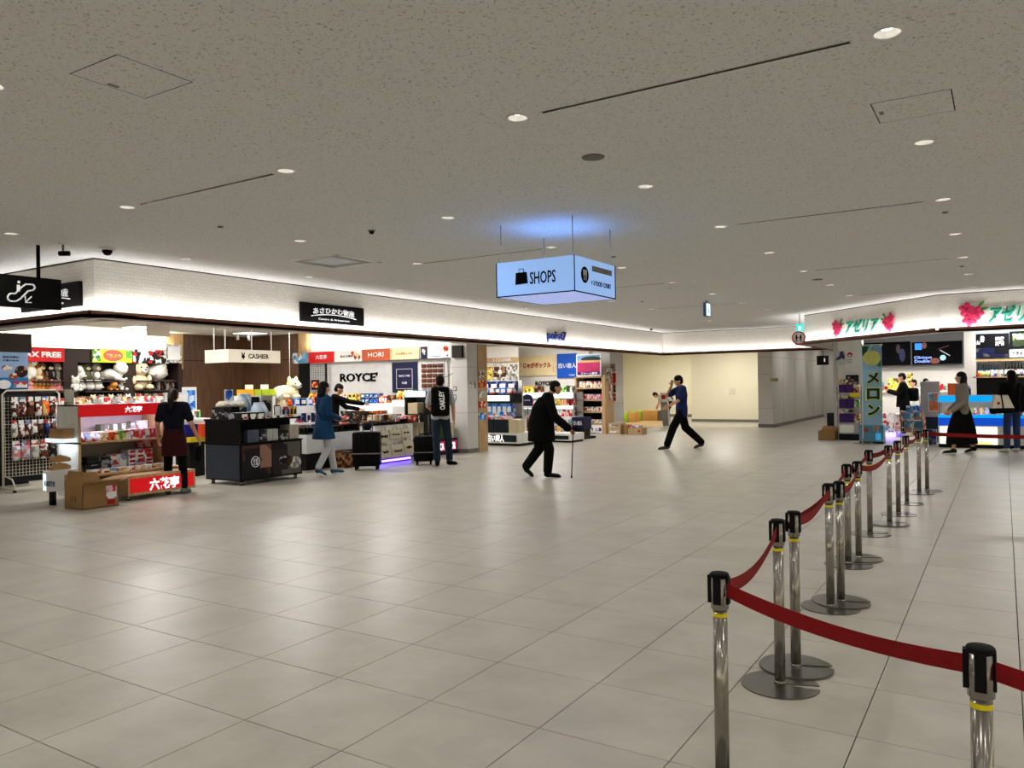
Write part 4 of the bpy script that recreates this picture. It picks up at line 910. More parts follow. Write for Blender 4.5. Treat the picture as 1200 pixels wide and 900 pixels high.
# suitcases
def suitcase(lb, x, y, rz, w, d, h, handle, bag=False):
    t = thing('suitcase', lb, 'suitcase', (x, y, 0)); M4 = Matrix.Translation((x, y, 0)) @ Matrix.Rotation(rz, 4, 'Z')
    m = MB(); m.rbox(-w/2, w/2, -d/2, d/2, .07, h, .045, satin, 4, M4); adopt(m.build('shell'), t)
    m = MB()
    for i in range(7): x_ = -w/2+.07+i*(w-.14)/6; m.rbox(x_-.012, x_+.012, -d/2-.006, d/2+.006, .13, h-.06, .004, satin, 1, M4)
    adopt(m.build('rib'), t)
    m = MB(); m.box(-w/2-.003, w/2+.003, -d/2-.008, d/2+.008, h*.42, h*.42+.02, gskirt, M4); adopt(m.build('luggage_strap'), t)
    for sx in (-1, 1):
        for sy in (-1, 1):
            m = MB(); m.lathe([(.001, -.014), (.032, -.014), (.035, 0), (.032, .014), (.001, .014)], blackm, n=14, M4=M4 @ Matrix.Translation((sx*(w/2-.06), sy*(d/2-.05), .035)) @ Matrix.Rotation(PI/2, 4, 'Y')); m.box(sx*(w/2-.06)-.02, sx*(w/2-.06)+.02, sy*(d/2-.05)-.02, sy*(d/2-.05)+.02, .04, .09, blackm, M4); adopt(m.build('wheel'), t)
    m = MB()
    for s in (-1, 1): m.tube([M4 @ Vector((s*.09, d/2-.05, h-.02)), M4 @ Vector((s*.09, d/2-.05, handle))], .008, steel, 8)
    m.tube([M4 @ Vector((-.1, d/2-.05, handle)), M4 @ Vector((.1, d/2-.05, handle))], .014, blackm, 8); adopt(m.build('pull_handle'), t)
    m = MB(); m.tube([M4 @ Vector(v) for v in ((-.08, 0, h-.005), (-.07, 0, h+.03), (.07, 0, h+.03), (.08, 0, h-.005))], .012, blackm, 8); adopt(m.build('carry_handle'), t)
    return t
p = at_z(426, 551, 0); suitcase('large black hard suitcase standing in front of the tote bags', p.x, p.y+.1, hR, .50, .28, .70, 1.02)
nb = thing('neck_pillow_pouch', 'small dark navy pouch resting on top of the large black suitcase', 'pouch', (p.x+.05, p.y+.05, .74)); q = Vector((p.x, p.y+.1, 0))+CR*.02-CF*.06
m = MB(); m.rbox(q.x-.08, q.x+.08, q.y-.06, q.y+.06, .745, .87, .035, navy, 2); adopt(m.build('pouch'), nb)
p = at_z(494, 545, 0); suitcase('small black cabin suitcase held beside the man with the backpack', p.x, p.y+.08, hR+.05, .38, .24, .56, .98)
# ------------------------------------------------------------------ shop goods: helpers
def Ry(a, b, c, d, Y):                                      # a patch of the plane y=Y: x0, x1, z0, z1
    p, q = at_y(a, d, Y), at_y(c, b, Y); return p.x, q.x, p.z, q.z
def Rx(a, b, c, d, X):
    p, q = at_x(a, d, X), at_x(c, b, X); return p.y, q.y, p.z, q.z
_C = {}
def carton(w, d, h, m, m2=None, kind='box'):
    key = (round(w, 3), round(d, 3), round(h, 3), m.name, m2.name if m2 else '', kind)
    if key in _C: return _C[key]
    b = MB()
    if kind == 'box':
        b.box(-w/2, w/2, -d/2, d/2, 0, h, m)
        if m2: b.box(-w*.36, w*.36, -d/2-.002, -d/2, h*.25, h*.78, m2); b.box(-w*.3, w*.3, -d*.3, d*.3, h, h+.0015, m2)
    elif kind == 'bag':                                     # filled pouch with crimped top
        R = []
        for z, sx, sy in ((0, .8, .8), (.12, 1, 1), (.5, 1, .95), (.8, 1, .5), (.92, .98, .12), (1, .98, .1)):
            R.append([Vector((sx*w/2*x, sy*d/2*y, z*h)) for x, y in ((-1, -.6), (-.6, -1), (.6, -1), (1, -.6), (1, .6), (.6, 1), (-.6, 1), (-1, .6))])
        b.ring(R, m)
        if m2: b.box(-w*.3, w*.3, -d/2-.003, -d/2+.01, h*.25, h*.6, m2)
    elif kind == 'bottle':
        b.lathe([(w*.45, 0), (w*.5, .01), (w*.5, h*.58), (w*.2, h*.74), (w*.17, h*.9), (w*.2, h*.9), (w*.2, h), (.001, h)], m, n=14)
        if m2: b.lathe([(w*.505, h*.15), (w*.505, h*.5)], m2, n=14, cap=False)
    elif kind == 'jar':
        b.lathe([(w*.42, 0), (w*.5, .01), (w*.5, h*.8), (w*.42, h*.86)], m, n=14)
        b.lathe([(w*.44, h*.86), (w*.44, h), (.001, h)], m2 or m, n=14)
    elif kind == 'card':
        b.box(-w/2, w/2, -.004, .004, 0, h, m)
        if m2: b.box(-w*.4, w*.4, -.006, -.004, h*.15, h*.9, m2)
    elif kind == 'hung':                                    # hanging snack pack with header card
        R = []
        for z, sx, sy in ((0, .9, .2), (.15, 1, 1), (.5, 1, 1), (.75, 1, .3)):
            R.append([Vector((sx*w/2*x, sy*d/2*y, z*h)) for x, y in ((-1, -.5), (-.6, -1), (.6, -1), (1, -.5), (1, .5), (.6, 1), (-.6, 1), (-1, .5))])
        b.ring(R, m); b.box(-w*.42, w*.42, -.004, .004, h*.74, h, m2 or m)
    me = b.mesh('carton'); _C[key] = me; return me
FR = {'-y': 0.0, '+x': PI/2}
def one(name, label, cat, p, w, d, h, m, m2=None, face='-y', kind='box', rot=0, group=None):
    o = link(name, carton(w, d, h, m, m2, kind), None, p); o.rotation_euler.z = (FR[face] if isinstance(face, str) else face)+rot
    return tag(o, label, cat, group)
def row(name, label, cat, a, b, n, d, h, ms, m2=None, face='-y', kind='box', fill=.92, stack=1, group=None, jit=.04):
    """n goods side by side from a to b (bottom line), ms a list of inks used in turn"""
    a = Vector(a); b = Vector(b); L = (b-a).length/n
    for i in range(n):
        for k in range(stack):
            p = a.lerp(b, (i+.5)/n) + Vector((0, 0, k*(h+.0015)))
            one(name, label, cat, p, L*fill, d, h, ms[i % len(ms)], m2[i % len(m2)] if isinstance(m2, list) else m2, face, kind, random.uniform(-jit, jit)*(0 if stack > 1 else 1), group or label)
def sig(name, label, r, axis, pl, thick, m, cat='sign'):    # flat board in a wall plane, returns thing
    a, b, z0, z1 = r
    if axis == 'y': t = thing(name, label, cat, ((a+b)/2, pl, z0)); bd = MB().box(a, b, pl, pl+thick, z0, z1, m).build('board', t)
    else: t = thing(name, label, cat, (pl, (a+b)/2, z0)); bd = MB().box(pl-thick, pl, a, b, z0, z1, m).build('board', t)
    return t
def slet(s, t, r, axis, pl, m, fx=(.1, .9), fz=(.3, .7), **k):
    a, b, z0, z1 = r; w_ = (b-a); h_ = z1-z0; c = a+w_*(fx[0]+fx[1])/2; z = z0+h_*(fz[0]+fz[1])/2
    if axis == 'y': return text(s, w_*(fx[1]-fx[0]), h_*(fz[1]-fz[0]), m, t, (c, pl-.002, z), '-y', **k)
    return text(s, w_*(fx[1]-fx[0]), h_*(fz[1]-fz[0]), m, t, (pl+.002, c, z), '+x', **k)
def patch(t, name, r, axis, pl, m, fx, fz, dp=.004, ell=False):
    a, b, z0, z1 = r; w_ = b-a; h_ = z1-z0; x0, x1, u0, u1 = a+w_*fx[0], a+w_*fx[1], z0+h_*fz[0], z0+h_*fz[1]; M_ = MB()
    if ell: 
        cx, cz, rx, rz = (x0+x1)/2, (u0+u1)/2, (x1-x0)/2, (u1-u0)/2
        pts = [(cx+rx*math.cos(2*PI*j/20), cz+rz*math.sin(2*PI*j/20)) for j in range(20)]
        if axis == 'y': M_.poly([(p, pl, q) for p, q in pts], m, dp, (0, -1, 0))
        else: M_.poly([(pl, p, q) for p, q in pts], m, dp, (1, 0, 0))
    elif axis == 'y': M_.box(x0, x1, pl-dp, pl, u0, u1, m)
    else: M_.box(pl, pl+dp, x0, x1, u0, u1, m)
    return M_.build(name, t)
P = lambda n, *c, **k: print_mat(n, [S(*x) for x in c], **k)
ptan = P('print_tan', (226, 206, 160), (200, 160, 100), (240, 232, 210), (150, 60, 40)); pwht = P('print_white', (240, 240, 236), (222, 224, 226), (190, 60, 50), (236, 236, 230), (120, 140, 180))
pblu = P('print_blue', (40, 110, 210), (90, 160, 235), (200, 225, 245), (30, 80, 180)); pnav = P('print_navy', (16, 24, 70), (26, 40, 104), (20, 26, 60), (120, 130, 170))
pora = P('print_orange', (222, 84, 22), (236, 120, 40), (150, 30, 20), (240, 190, 120)); pred = P('print_red', (190, 24, 28), (214, 60, 40), (240, 220, 200), (150, 16, 20))
pyel = P('print_yellow', (240, 214, 90), (250, 236, 150), (220, 170, 40), (110, 80, 30)); pgrn = P('print_green', (90, 160, 60), (170, 210, 120), (240, 244, 220), (40, 110, 50))
pbrn = P('print_brown', (56, 30, 20), (90, 50, 30), (30, 16, 12), (170, 120, 80)); ppnk = P('print_pink', (230, 130, 160), (245, 200, 210), (200, 60, 100), (250, 236, 236))
pgry = P('print_grey', (170, 168, 162), (206, 204, 198), (120, 116, 110), (230, 228, 222)); pmix = P('print_mixed', (190, 40, 40), (230, 220, 200), (60, 90, 160), (220, 170, 60), (60, 110, 60), (240, 240, 236), scale=30)
ppur = P('print_purple', (60, 20, 90), (90, 30, 120), (40, 14, 60), (200, 190, 120)); pteal = P('print_sea', (120, 170, 200), (60, 110, 150), (200, 220, 226), (90, 140, 176), (170, 130, 110), scale=9)
pblk = P('print_black', (14, 14, 16), (30, 30, 34), (20, 20, 24), (150, 150, 150)); pbei = mat('beige_carton', S(216, 204, 168), .6); kraft = mat('kraft_cardboard', S(150, 114, 72), .75, var=.05, scale=4); kraftd = mat('kraft_inside', S(112, 84, 52), .8)
tanb = mat('tan_board', S(232, 212, 164), .5); navb = mat('navy_board', S(8, 12, 54), .5); blub = mat('blue_board', S(20, 84, 190), .5); orab = mat('orange_board', S(190, 84, 46), .5)
glass = bpy.data.materials.new('clear_glass'); glass.use_nodes = True; gb = glass.node_tree.nodes['Principled BSDF']; gb.inputs['Transmission Weight'].default_value = 1; gb.inputs['Roughness'].default_value = .02; gb.inputs['IOR'].default_value = 1.08; gb.inputs['Base Color'].default_value = (.95, .98, 1, 1); _M['clear_glass'] = glass
priceM = mat('price_card', S(240, 238, 230), .5)

# ---------------- shop one, back wall banners (plane y = 14.5 / x = -17.85)
yB = 14.42
m = MB(); r = Ry(361.6, 408, 549, 428, yB); bz0, bz1 = Ry(362, 412, 380, 425.6, yB)[2:]
for a, b, lb, mm, txt, tm in ((343, 361, 'small blue banner with pale figures left of the red banner', pteal, None, None), (361.7, 391.5, 'red banner with white brush characters over the goods', redp, '六花亭', wink),
        (391.7, 424, 'white banner with tan sweets and small black writing', wplast, '北の大地から', kink), (424.2, 457, 'orange banner with white letters HORI', orab, 'HORI', wink),
        (457.2, 491, 'cream banner with dark red writing on the shop wall', tanb, 'じゃがポックル', rink), (493, 500.5, 'narrow black banner with a pale round picture', navb, '千秋', wink), (501, 528.5, 'white banner with a blue wave and a face at its corner', wplast, None, None)):
    x0 = at_y(a, 418, yB).x; x1 = at_y(b, 418, yB).x; rr = (x0, x1, bz0, bz1); t = sig('banner', lb, rr, 'y', yB, .03, mm)
    if txt: slet(txt, t, rr, 'y', yB, tm, (.22, .78) if len(txt) > 3 else (.28, .72), (.3, .72) if len(txt) < 6 else (.38, .6), bold=.02)
    if 'sweets' in lb: patch(t, 'sweet_picture', rr, 'y', yB, pora, (.62, .72), (.5, .95), ell=True); patch(t, 'sweet_picture', rr, 'y', yB, ptan, (.72, .95), (.1, .7), ell=True)
    if 'narrow' in lb: patch(t, 'round_picture', rr, 'y', yB, ptan, (.2, .8), (.5, .85), ell=True)
    if 'wave' in lb: patch(t, 'face_picture', rr, 'y', yB, pora, (.68, .9), (.5, .98), ell=True); patch(t, 'blue_wave', rr, 'y', yB, pblu, (.1, .55), (.12, .18)); patch(t, 'small_logo', rr, 'y', yB, navb, (.82, .88), (.12, .25))
    if txt == 'じゃがポックル': patch(t, 'edge_line', rr, 'y', yB, ptan, (.04, .05), (.1, .9)); patch(t, 'edge_line', rr, 'y', yB, ptan, (.95, .96), (.1, .9))
x0 = at_y(529.5, 418, 14.26).x; x1 = at_y(541, 418, 14.26).x; e0, e1 = Ry(529, 404.5, 541, 419.3, 14.26)[2:]
struct(MB().box(at_y(343, 418, 14.46).x, -10.9, 14.455, 14.62, bz0+.01, bz1-.01, greyp).build('trim_banner_rail'))
struct(MB().box(x0, x1, 14.26, 14.33, e0, e1, mat('dark_brown_end', S(30, 18, 12), .6)).build('trim_brown_end'))
struct(MB().box(xw2, -10.9, 14.56, 14.62, 0, bz0, mat('satin_grey_wall', S(206, 206, 206), .5)).build('wall_grey_display'))
yW = 14.54
rr = Ry(398.5, 437, 442, 447, yW); t = tag(text("ROYCE'", rr[1]-rr[0], (rr[3]-rr[2])*1.15, kink, None, ((rr[0]+rr[1])/2, yW+.02, (rr[2]+rr[3])/2), '-y', 'wall_lettering', bold=.022, depth=.025), 'large black shop name letters on the pale grey wall of the near shop', 'lettering')
rr = Ry(460.3, 424, 489, 460, yW); t = sig('navy_poster', 'navy blue poster with a thin white frame and small writing', rr, 'y', yW-.02, .03, navb)
for fx, fz in (((.18, .19), (.12, .78)), ((.81, .82), (.12, .78)), ((.18, .82), (.12, .13)), ((.18, .82), (.77, .78))): patch(t, 'frame_line', rr, 'y', yW-.02, wink, fx, fz)
slet('SINCE 1983', t, rr, 'y', yW-.02, wink, (.28, .72), (.52, .58)); slet('札幌', t, rr, 'y', yW-.02, wink, (.4, .6), (.28, .36))
# chocolate relief: squares picked out singly
rr = Ry(494.5, 425, 520, 455, yW); t = thing('chocolate_relief', 'wall panel of dark brown squares in a white grid behind the man with the backpack', 'wall panel', ((rr[0]+rr[1])/2, yW, rr[2]))
choc = mat('chocolate', S(86, 40, 22), .35); MB().box(rr[0], rr[1], yW-.01, yW+.02, rr[2], rr[3], wplast).build('backing', t); w_ = (rr[1]-rr[0])/4; h_ = (rr[3]-rr[2])/5
cme = MB().rbox(-w_/2+.012, w_/2-.012, -.03, 0, -h_/2+.012, h_/2-.012, .008, choc, 1).mesh('square')
for i in range(4):
    for j in range(5): o = link('square', cme, None, (rr[0]+w_*(i+.5), yW-.01, rr[2]+h_*(j+.5))); adopt(o, t)
# wire grid panel
rr = Ry(361.5, 427, 382, 470, 14.4); t = thing('wire_grid', 'black wire grid panel on the wall at the left end of the grey wall', 'grid', ((rr[0]+rr[1])/2, 14.4, rr[2])); m = MB()
for i in range(11): x = rr[0]+(rr[1]-rr[0])*i/10; m.box(x-.003, x+.003, 14.397, 14.403, rr[2], rr[3], black)
for j in range(20): z = rr[2]+(rr[3]-rr[2])*j/19; m.box(rr[0], rr[1], 14.394, 14.4, z-.003, z+.003, black)
tag(m.build('wires', t), kind='stuff'); MB().box(rr[1]-.02, rr[1]+.02, 14.38, 14.42, rr[2], rr[3]+.02, black).build('frame_post', t)
one('framed_photo', 'small dark framed picture hung on the wire grid', 'picture', at_y(369.5, 457, 14.36), .28, .02, .26, black, pora)
# stand shelving along the grey wall, y 13.9..14.4, lit plinths
def shelf_unit(name, label, cat, x0, x1, y0, y1, levels, mt, side=True, back=None, sides=None, th=.02):
    t = thing(name, label, cat, ((x0+x1)/2, (y0+y1)/2, 0)); top = max(levels)
    for z in levels: MB().box(x0, x1, y0, y1, z-th, z, mt).build('shelf', t)
    if side:
        MB().box(x0-.02, x0, y0, y1, 0, top, sides or mt).build('side_panel', t); MB().box(x1, x1+.02, y0, y1, 0, top, sides or mt).build('side_panel', t)
    if back == 'y': MB().box(x0, x1, y1-.01, y1, 0, top, sides or mt).build('back_panel', t)
    if back == 'x': MB().box(x0, x0+.01, y0, y1, 0, top, sides or mt).build('back_panel', t)
    return t
zs1 = at_y(430, 472.5, 14.05).z; zs0 = at_y(430, 483, 13.95).z
xa, xb = at_y(362, 470, 14.05).x, at_y(466, 470, 14.05).x
t = shelf_unit('wall_display', 'long white wall display of sweet boxes with a lit front edge under the grey wall', 'display', xa, xb, 13.85, 14.35, [zs1], wplast)
MB().box(at_y(408, 478, 13.85).x, xb, 13.83, 13.85, zs0, zs1-.02, glowc).build('lit_front', t)
MB().box(xa, xb, 13.85, 14.35, 0, zs0, wplast).build('plinth', t)
def seg_y(a, b, y, z): return (at_y(a, 470, y).x, y, z), (at_y(b, 470, y).x, y, z)
for nm, lb, a, b, n, h, ms, m2, kd, st in (
        ('snack_pouch', 'orange and yellow snack pouch at the left end of the wall display', 363, 381, 4, .26, [pyel, pora], None, 'bag', 1), ('gift_bag', 'amber gift pouch next to the shopper in black', 393, 402, 2, .24, [pora, pyel], None, 'bag', 1),
        ('sweet_box', 'bright red sweet box on the wall display', 402.5, 411, 2, .22, [pred], wink, 'box', 1), ('sweet_box', 'pale yellow sweet box with a dark picture, stacked on the wall display', 411.5, 425, 3, .115, [pyel], pbrn, 'box', 2),
        ('chocolate_box', 'navy chocolate box stacked at the middle of the wall display', 426, 446, 4, .115, [pnav], pblu, 'box', 2), ('chocolate_box', 'red and orange chocolate box on the wall display', 447, 457, 3, .17, [pred, pora], wink, 'box', 1), ('chocolate_box', 'dark brown chocolate box at the right end of the wall display', 457.5, 465, 2, .19, [pbrn], None, 'box', 1)):
    p, q = seg_y(a, b, 14.05, zs1); row(nm, lb, 'box' if kd == 'box' else 'pouch', p, q, n, .2, h, ms, m2, '-y', kd, stack=st)
# right part: nearer gondola (gold, green, blue goods) over a lit plinth
zg = at_y(475, 468.5, 13.6).z; xa2, xb2 = at_y(466.5, 470, 13.6).x, at_y(499, 470, 13.6).x
t = shelf_unit('wall_display', 'white gondola with green and gold packs and a bright lit edge under the chocolate relief', 'display', xa2, xb2, 13.4, 13.8, [zg], wplast, side=False)
MB().box(xa2, xb2, 13.38, 13.4, at_y(475, 476, 13.4).z, zg-.02, glowc).build('lit_front', t); MB().box(xa2, xb2, 13.4, 13.8, 0, at_y(475, 476, 13.4).z, wplast).build('plinth', t)
for lb, a, b, n, h, ms, kd in (('gold snack pouch standing right of the brown boxes', 466.5, 473.5, 2, .2, [pyel, pora], 'bag'), ('green and white snack pouch on the gondola', 474, 488.5, 4, .22, [pgrn], 'bag'), ('blue box topped by a tan picture on the gondola', 489, 498.5, 2, .2, [pblu], 'box')):
    p, q = seg_y(a, b, 13.6, zg); row('snack_pouch' if kd == 'bag' else 'blue_box', lb, 'pouch' if kd == 'bag' else 'box', p, q, n, .16, h, ms, None, '-y', kd)
# island in front of it: dark boxes, orange boxes, coloured leaflets
zi = at_y(430, 493, 12.75).z; xi0, xi1 = at_y(398, 490, 12.75).x, -10.82
t = thing('island_counter', 'low white island counter stacked with black and orange boxes behind the suitcases', 'counter', ((xi0+xi1)/2, 12.8, 0))
MB().box(xi0, xi1, 12.4, 12.95, 0, zi-.03, wplast).build('body', t); MB().box(xi0-.01, xi1+.01, 12.38, 12.97, zi-.03, zi, satin).build('top', t)
p, q = seg_y(404, 439, 12.75, zi); row('black_box', 'flat black sweet box stacked on the island counter', 'box', p, q, 6, .3, .052, [pblk, pbrn], None, stack=4)
p, q = seg_y(440, 449, 12.75, zi); row('orange_box', 'bright orange sweet box stacked on the island counter', 'box', p, q, 1, .3, .11, [pora], None, stack=2)
p, q = seg_y(450, 465, 12.75, zi); row('brown_box', 'dark brown box with a white label on the island counter', 'box', p, q, 3, .3, .15, [pbrn], wink)
p, q = seg_y(466, 482, 12.7, zi); row('sample_tray', 'tray of red and white samples at the right end of the island counter', 'tray', p, q, 2, .34, .12, [pwht, pred], ppnk)
one('sweet_pile', 'dark red wrapped sweets piled beside the black boxes', 'sweets', at_y(400, 493, 12.6)+Vector((0, 0, .0)), .5, .3, .1, pred, None, kind='bag')
# white service cases the blue coat walks past (+x fronts)
cX = -10.75; a = at_x(360, 545, cX); b = at_x(440, 545, cX); zc = at_x(372, 506, cX).z; zk = at_x(372, 531, cX).z
t = thing('display_case', 'low white glass-topped display case with a black rim behind the woman in blue', 'case', (cX-.4, (a.y+b.y)/2, 0))
MB().rbox(cX-.8, cX, a.y, b.y, zk, zc-.03, .02, mat('pale_case', S(218, 220, 222), .4), 2).build('body', t); MB().box(cX-.75, cX-.06, a.y+.04, b.y-.04, 0, zk, black).build('plinth', t)
MB().box(cX-.81, cX+.01, a.y-.01, b.y+.01, zc-.03, zc, satin).build('rim', t); MB().box(cX-.78, cX-.02, a.y+.02, b.y-.02, zc, zc+.10, glass).build('glass_top', t)
p = (cX-.45, a.y+.1, zc); q = (cX-.45, b.y-.1, zc); row('cake_box', 'small white cake box under the glass of the low white case', 'box', p, q, 7, .25, .07, [pwht, pgry], None, '+x')
# tote bag counter
tX = -10.32; a = at_x(440, 540, tX); b = at_x(484, 530, tX); zt = at_x(450, 497, tX).z
t = thing('tote_counter', 'white glass-topped counter hung with canvas totes', 'counter', (tX-.35, (a.y+b.y)/2, 0))
MB().box(tX-.4, tX, a.y, b.y, .1, zt-.02, wplast).build('body', t); MB().box(tX-.36, tX-.06, a.y+.05, b.y-.05, 0, .1, black).build('plinth', t); MB().box(tX-.42, tX+.02, a.y-.01, b.y+.01, zt-.02, zt, satin).build('rim', t)
MB().box(tX-.4, tX, a.y, b.y, zt, zt+.08, glass).build('glass_top', t); MB().box(tX-.04, tX-.02, a.y+.05, b.y-.05, .03, .07, mat('violet_led', (.2, .1, 1), .4, emit=14, ecol=(.12, .06, 1))).build('violet_strip', t)
canv = mat('canvas', S(206, 196, 172), .85)
def tote(lb, c, w_, h_, word):
    t = thing('canvas_tote', lb, 'tote bag', c, group=None); x, y, z = c
    m = MB(); R = []
    for u, s, dp in ((0, .96, .05), (.04, 1, .06), (.6, 1, .06), (1, .98, .03)): R.append([Vector((x+dx*dp, y+dy*w_/2*s, z+u*h_)) for dx, dy in ((1, -.9), (1, .9), (.6, 1), (0, 1), (0, -1), (.6, -1))])
    m.ring(R, canv, smooth=False); m.build('bag', t)
    m = MB(); m.tube([(x+.035, y-w_*.2, z+h_*.98), (x+.03, y-w_*.17, z+h_*1.22), (x+.03, y+w_*.17, z+h_*1.22), (x+.035, y+w_*.2, z+h_*.98)], .012, canv, 6); m.build('handles', t)
    text(word, w_*.6, h_*.22, kink, t, (x+.064, y, z+h_*.5), '+x', bold=.02)
tY = at_x(441, 520, tX).y
tz = lambda px, py: at_x(px, py, tX+.03)
for lb, a1, b1, word in (('upper left canvas tote with a black pattern on the counter front', (443, 519), (455, 503), 'MI'), ('lower left canvas tote nearest the large suitcase', (443, 538), (456, 521), 'w'), ('upper middle canvas tote with a black word', (456, 515), (469, 502), 'love'), ('lower middle canvas tote with black script', (457, 536), (471, 519), 'hand'), ('upper right canvas tote with black dots', (469, 513), (480, 500), '❖❖'), ('lower right canvas tote at the edge of the counter front', (471, 533), (483, 514), '❖')):
    p, q = tz(*a1), tz(*b1); tote(lb, (tX+.005+(.02 if 'lower' in lb else 0), (p.y+q.y)/2, p.z), q.y-p.y, (q.z-p.z)*.95, word)
zt_t = zt+.081
# tall black stand of beige boxes by the backpack man
sY = 13.25; x0, x1 = at_y(483, 490, sY).x, at_y(506, 490, sY).x; zt_ = at_y(490, 465, sY).z
t = thing('tower_stand', 'tall black stand of beige sweet boxes left of the man with the backpack', 'stand', ((x0+x1)/2, sY, 0))
MB().box(x0, x0+.04, sY-.25, sY+.1, 0, zt_, black).build('side_panel', t); MB().box(x1-.02, x1, sY-.25, sY+.1, 0, zt_, black).build('side_panel', t); MB().box(x0, x1, sY+.08, sY+.1, 0, zt_, black).build('back_panel', t)
zz = [at_y(490, v_, sY-.2).z for v_ in (485, 515)]
MB().box(x0+.04, x1-.02, sY-.25, sY+.08, zz[0]-.17, zz[0], black).build('shelf', t); MB().box(x0+.04, x1-.02, sY-.25, sY+.08, zz[1]-.02, zz[1], black).build('shelf', t)
hd = sig('header_card', 'pale backlit header card on top of the tall black stand', (x0-.02, x1-.02, zt_, zt_+.12), 'y', sY-.2, .02, glowc, 'card')
row('beige_box', 'flat beige sweet box stacked in the tall black stand, upper bay', 'box', (x0+.06, sY-.1, zz[0]), (x1-.2, sY-.1, zz[0]), 1, .25, .032, [pbei], None, stack=7); row('beige_box', 'flat beige sweet box stacked in the tall black stand, lower bay', 'box', (x0+.06, sY-.1, zz[1]), (x1-.04, sY-.1, zz[1]), 2, .25, .042, [pbei], None, stack=9)
# magenta box display by the column
mX = -10.45; a, b, z0, z1 = Rx(512, 513.5, 541, 531.5, mX); b = 14.30
mag = mat('magenta_lightbox', S(150, 30, 80), .4, emit=.35, ecol=S(190, 40, 100)); t = thing('promo_box', 'black-framed magenta light box with white letters low beside the grey column', 'display', (mX, (a+b)/2, 0))
MB().box(mX-.4, mX, a, b, 0, z1+.02, black).build('body', t); MB().box(mX, mX+.01, a+.03, b-.03, z0+.04, z1-.02, mag).build('magenta_face', t)
text('CA', (b-a)*.2, .16, wlet, t, (mX+.011, a+(b-a)*.22, (z0+z1)/2), '+x', bold=.04); text('NOR', (b-a)*.32, .16, wlet, t, (mX+.011, a+(b-a)*.72, (z0+z1)/2), '+x', bold=.04)
row('green_box', 'tall dark green sweet box standing on the magenta display', 'box', (mX-.2, a+.05, z1+.02), (mX-.2, a+(b-a)*.55, z1+.02), 2, .25, .34, [mat('deep_green', S(44, 60, 34), .5)], None, '+x'); row('tan_box', 'beige striped box stacked on the right of the magenta display', 'box', (mX-.2, a+(b-a)*.58, z1+.02), (mX-.2, b-.02, z1+.02), 1, .25, .042, [pbei], None, '+x', stack=8)
one('gift_tray', 'small tray of pink and green sweets with a blue price card beside the column', 'tray', (mX-.2, a+(b-a)*.5, z1+.365), .45, .25, .12, ppnk, pgrn, '+x')
# frames and poster on the column
for px_, py_, w_, h_, lb in ((533, 455.5, .10, .10, 'upper small metal frame on the grey column'), (533, 465.5, .08, .12, 'lower small metal frame on the grey column')):
    p = at_y(px_, py_, 14.325); t = sig('wall_plate', lb, (p.x-w_/2, p.x+w_/2, p.z-h_/2, p.z+h_/2), 'y', 14.325-.001, .004, steel, 'plate'); patch(t, 'grey_insert', (p.x-w_/2, p.x+w_/2, p.z-h_/2, p.z+h_/2), 'y', 14.324, greyp, (.15, .85), (.15, .85))
r = Rx(550.5, 446, 558, 455, -10.172); t = sig('notice', 'small printed notice on the grey column corner', r, 'x', -10.172, .004, pgry, 'notice')
for i, (y_, h_, mm, lb) in enumerate(((438, 9, pmix, 'dark picture leaflet at the top of the wooden end panel'), (450, 8, pora, 'orange leaflet on the wooden end panel'), (462, 8, pgry, 'framed grey notice at mid height on the wooden end panel'), (474, 8, pred, 'red leaflet on the wooden end panel'), (488, 9, pblu, 'lowest blue notice on the wooden end panel'))):
    r = Rx(561, y_-h_/2, 569, y_+h_/2, -10.165); r = (r[0], min(r[1], 15.18), r[2], r[3]); sig('leaflet', lb, r, 'x', -10.164, .004, mm, 'leaflet')
# CASHIER sign: corner box hung from rods
k_ = at_z(268, 409, 2.33); zlo = at_x(268, 424.3, k_.x).z; pL = at_y(240, 418, k_.y); pR = at_x(328.5, 418, k_.x)
t = thing('cashier_sign', 'white hanging corner sign with a yen symbol and the word CASHIER', 'sign', (k_.x, k_.y, zlo)); cs = mat('cream_lightbox', S(214, 206, 190), .5)
MB().box(pL.x, k_.x, k_.y, k_.y+.06, zlo, 2.33, cs).build('left_panel', t); MB().box(k_.x-.06, k_.x, k_.y+.0605, pR.y, zlo, 2.33, cs).build('right_panel', t)
for px_ in (295, 318): q = at_x(px_, 418, k_.x-.03); MB().tube([(k_.x-.03, q.y, 2.33), (k_.x-.03, q.y, 2.96)], .012, wplast).build('rod', t)
for px_ in (251, 264): q = at_y(px_, 418, k_.y+.03); MB().tube([(q.x, k_.y+.03, 2.33), (q.x, k_.y+.03, 2.96)], .012, wplast).build('rod', t)
a, b = at_x(283, 418, k_.x), at_x(287, 418, k_.x); text('¥', (b.y-a.y)*1.1, .14, kink, t, (k_.x+.002, (a.y+b.y)/2, (zlo+2.33)/2), '+x', bold=.03)
a, b = at_x(291, 418, k_.x), at_x(315, 418, k_.x); text('CASHIER', b.y-a.y, .10, kink, t, (k_.x+.002, (a.y+b.y)/2, (zlo+2.33)/2), '+x', bold=.02)
q = at_z(165, 385, 2.94); 
for px_, py_, sz, lb in ((163, 384, .5, 'bright square ceiling panel over the plush shelves'), (293, 391, .6, 'bright square ceiling panel over the cashier wall'), (575, 403, .5, 'bright square ceiling panel in the second shop')):
    q = at_z(px_, py_, 2.95); o = MB().box(q.x-sz/2, q.x+sz/2, q.y-sz/2, q.y+sz/2, 2.945, 2.96, glow).build('ceiling_panel_light'); tag(o, lb, 'ceiling light')
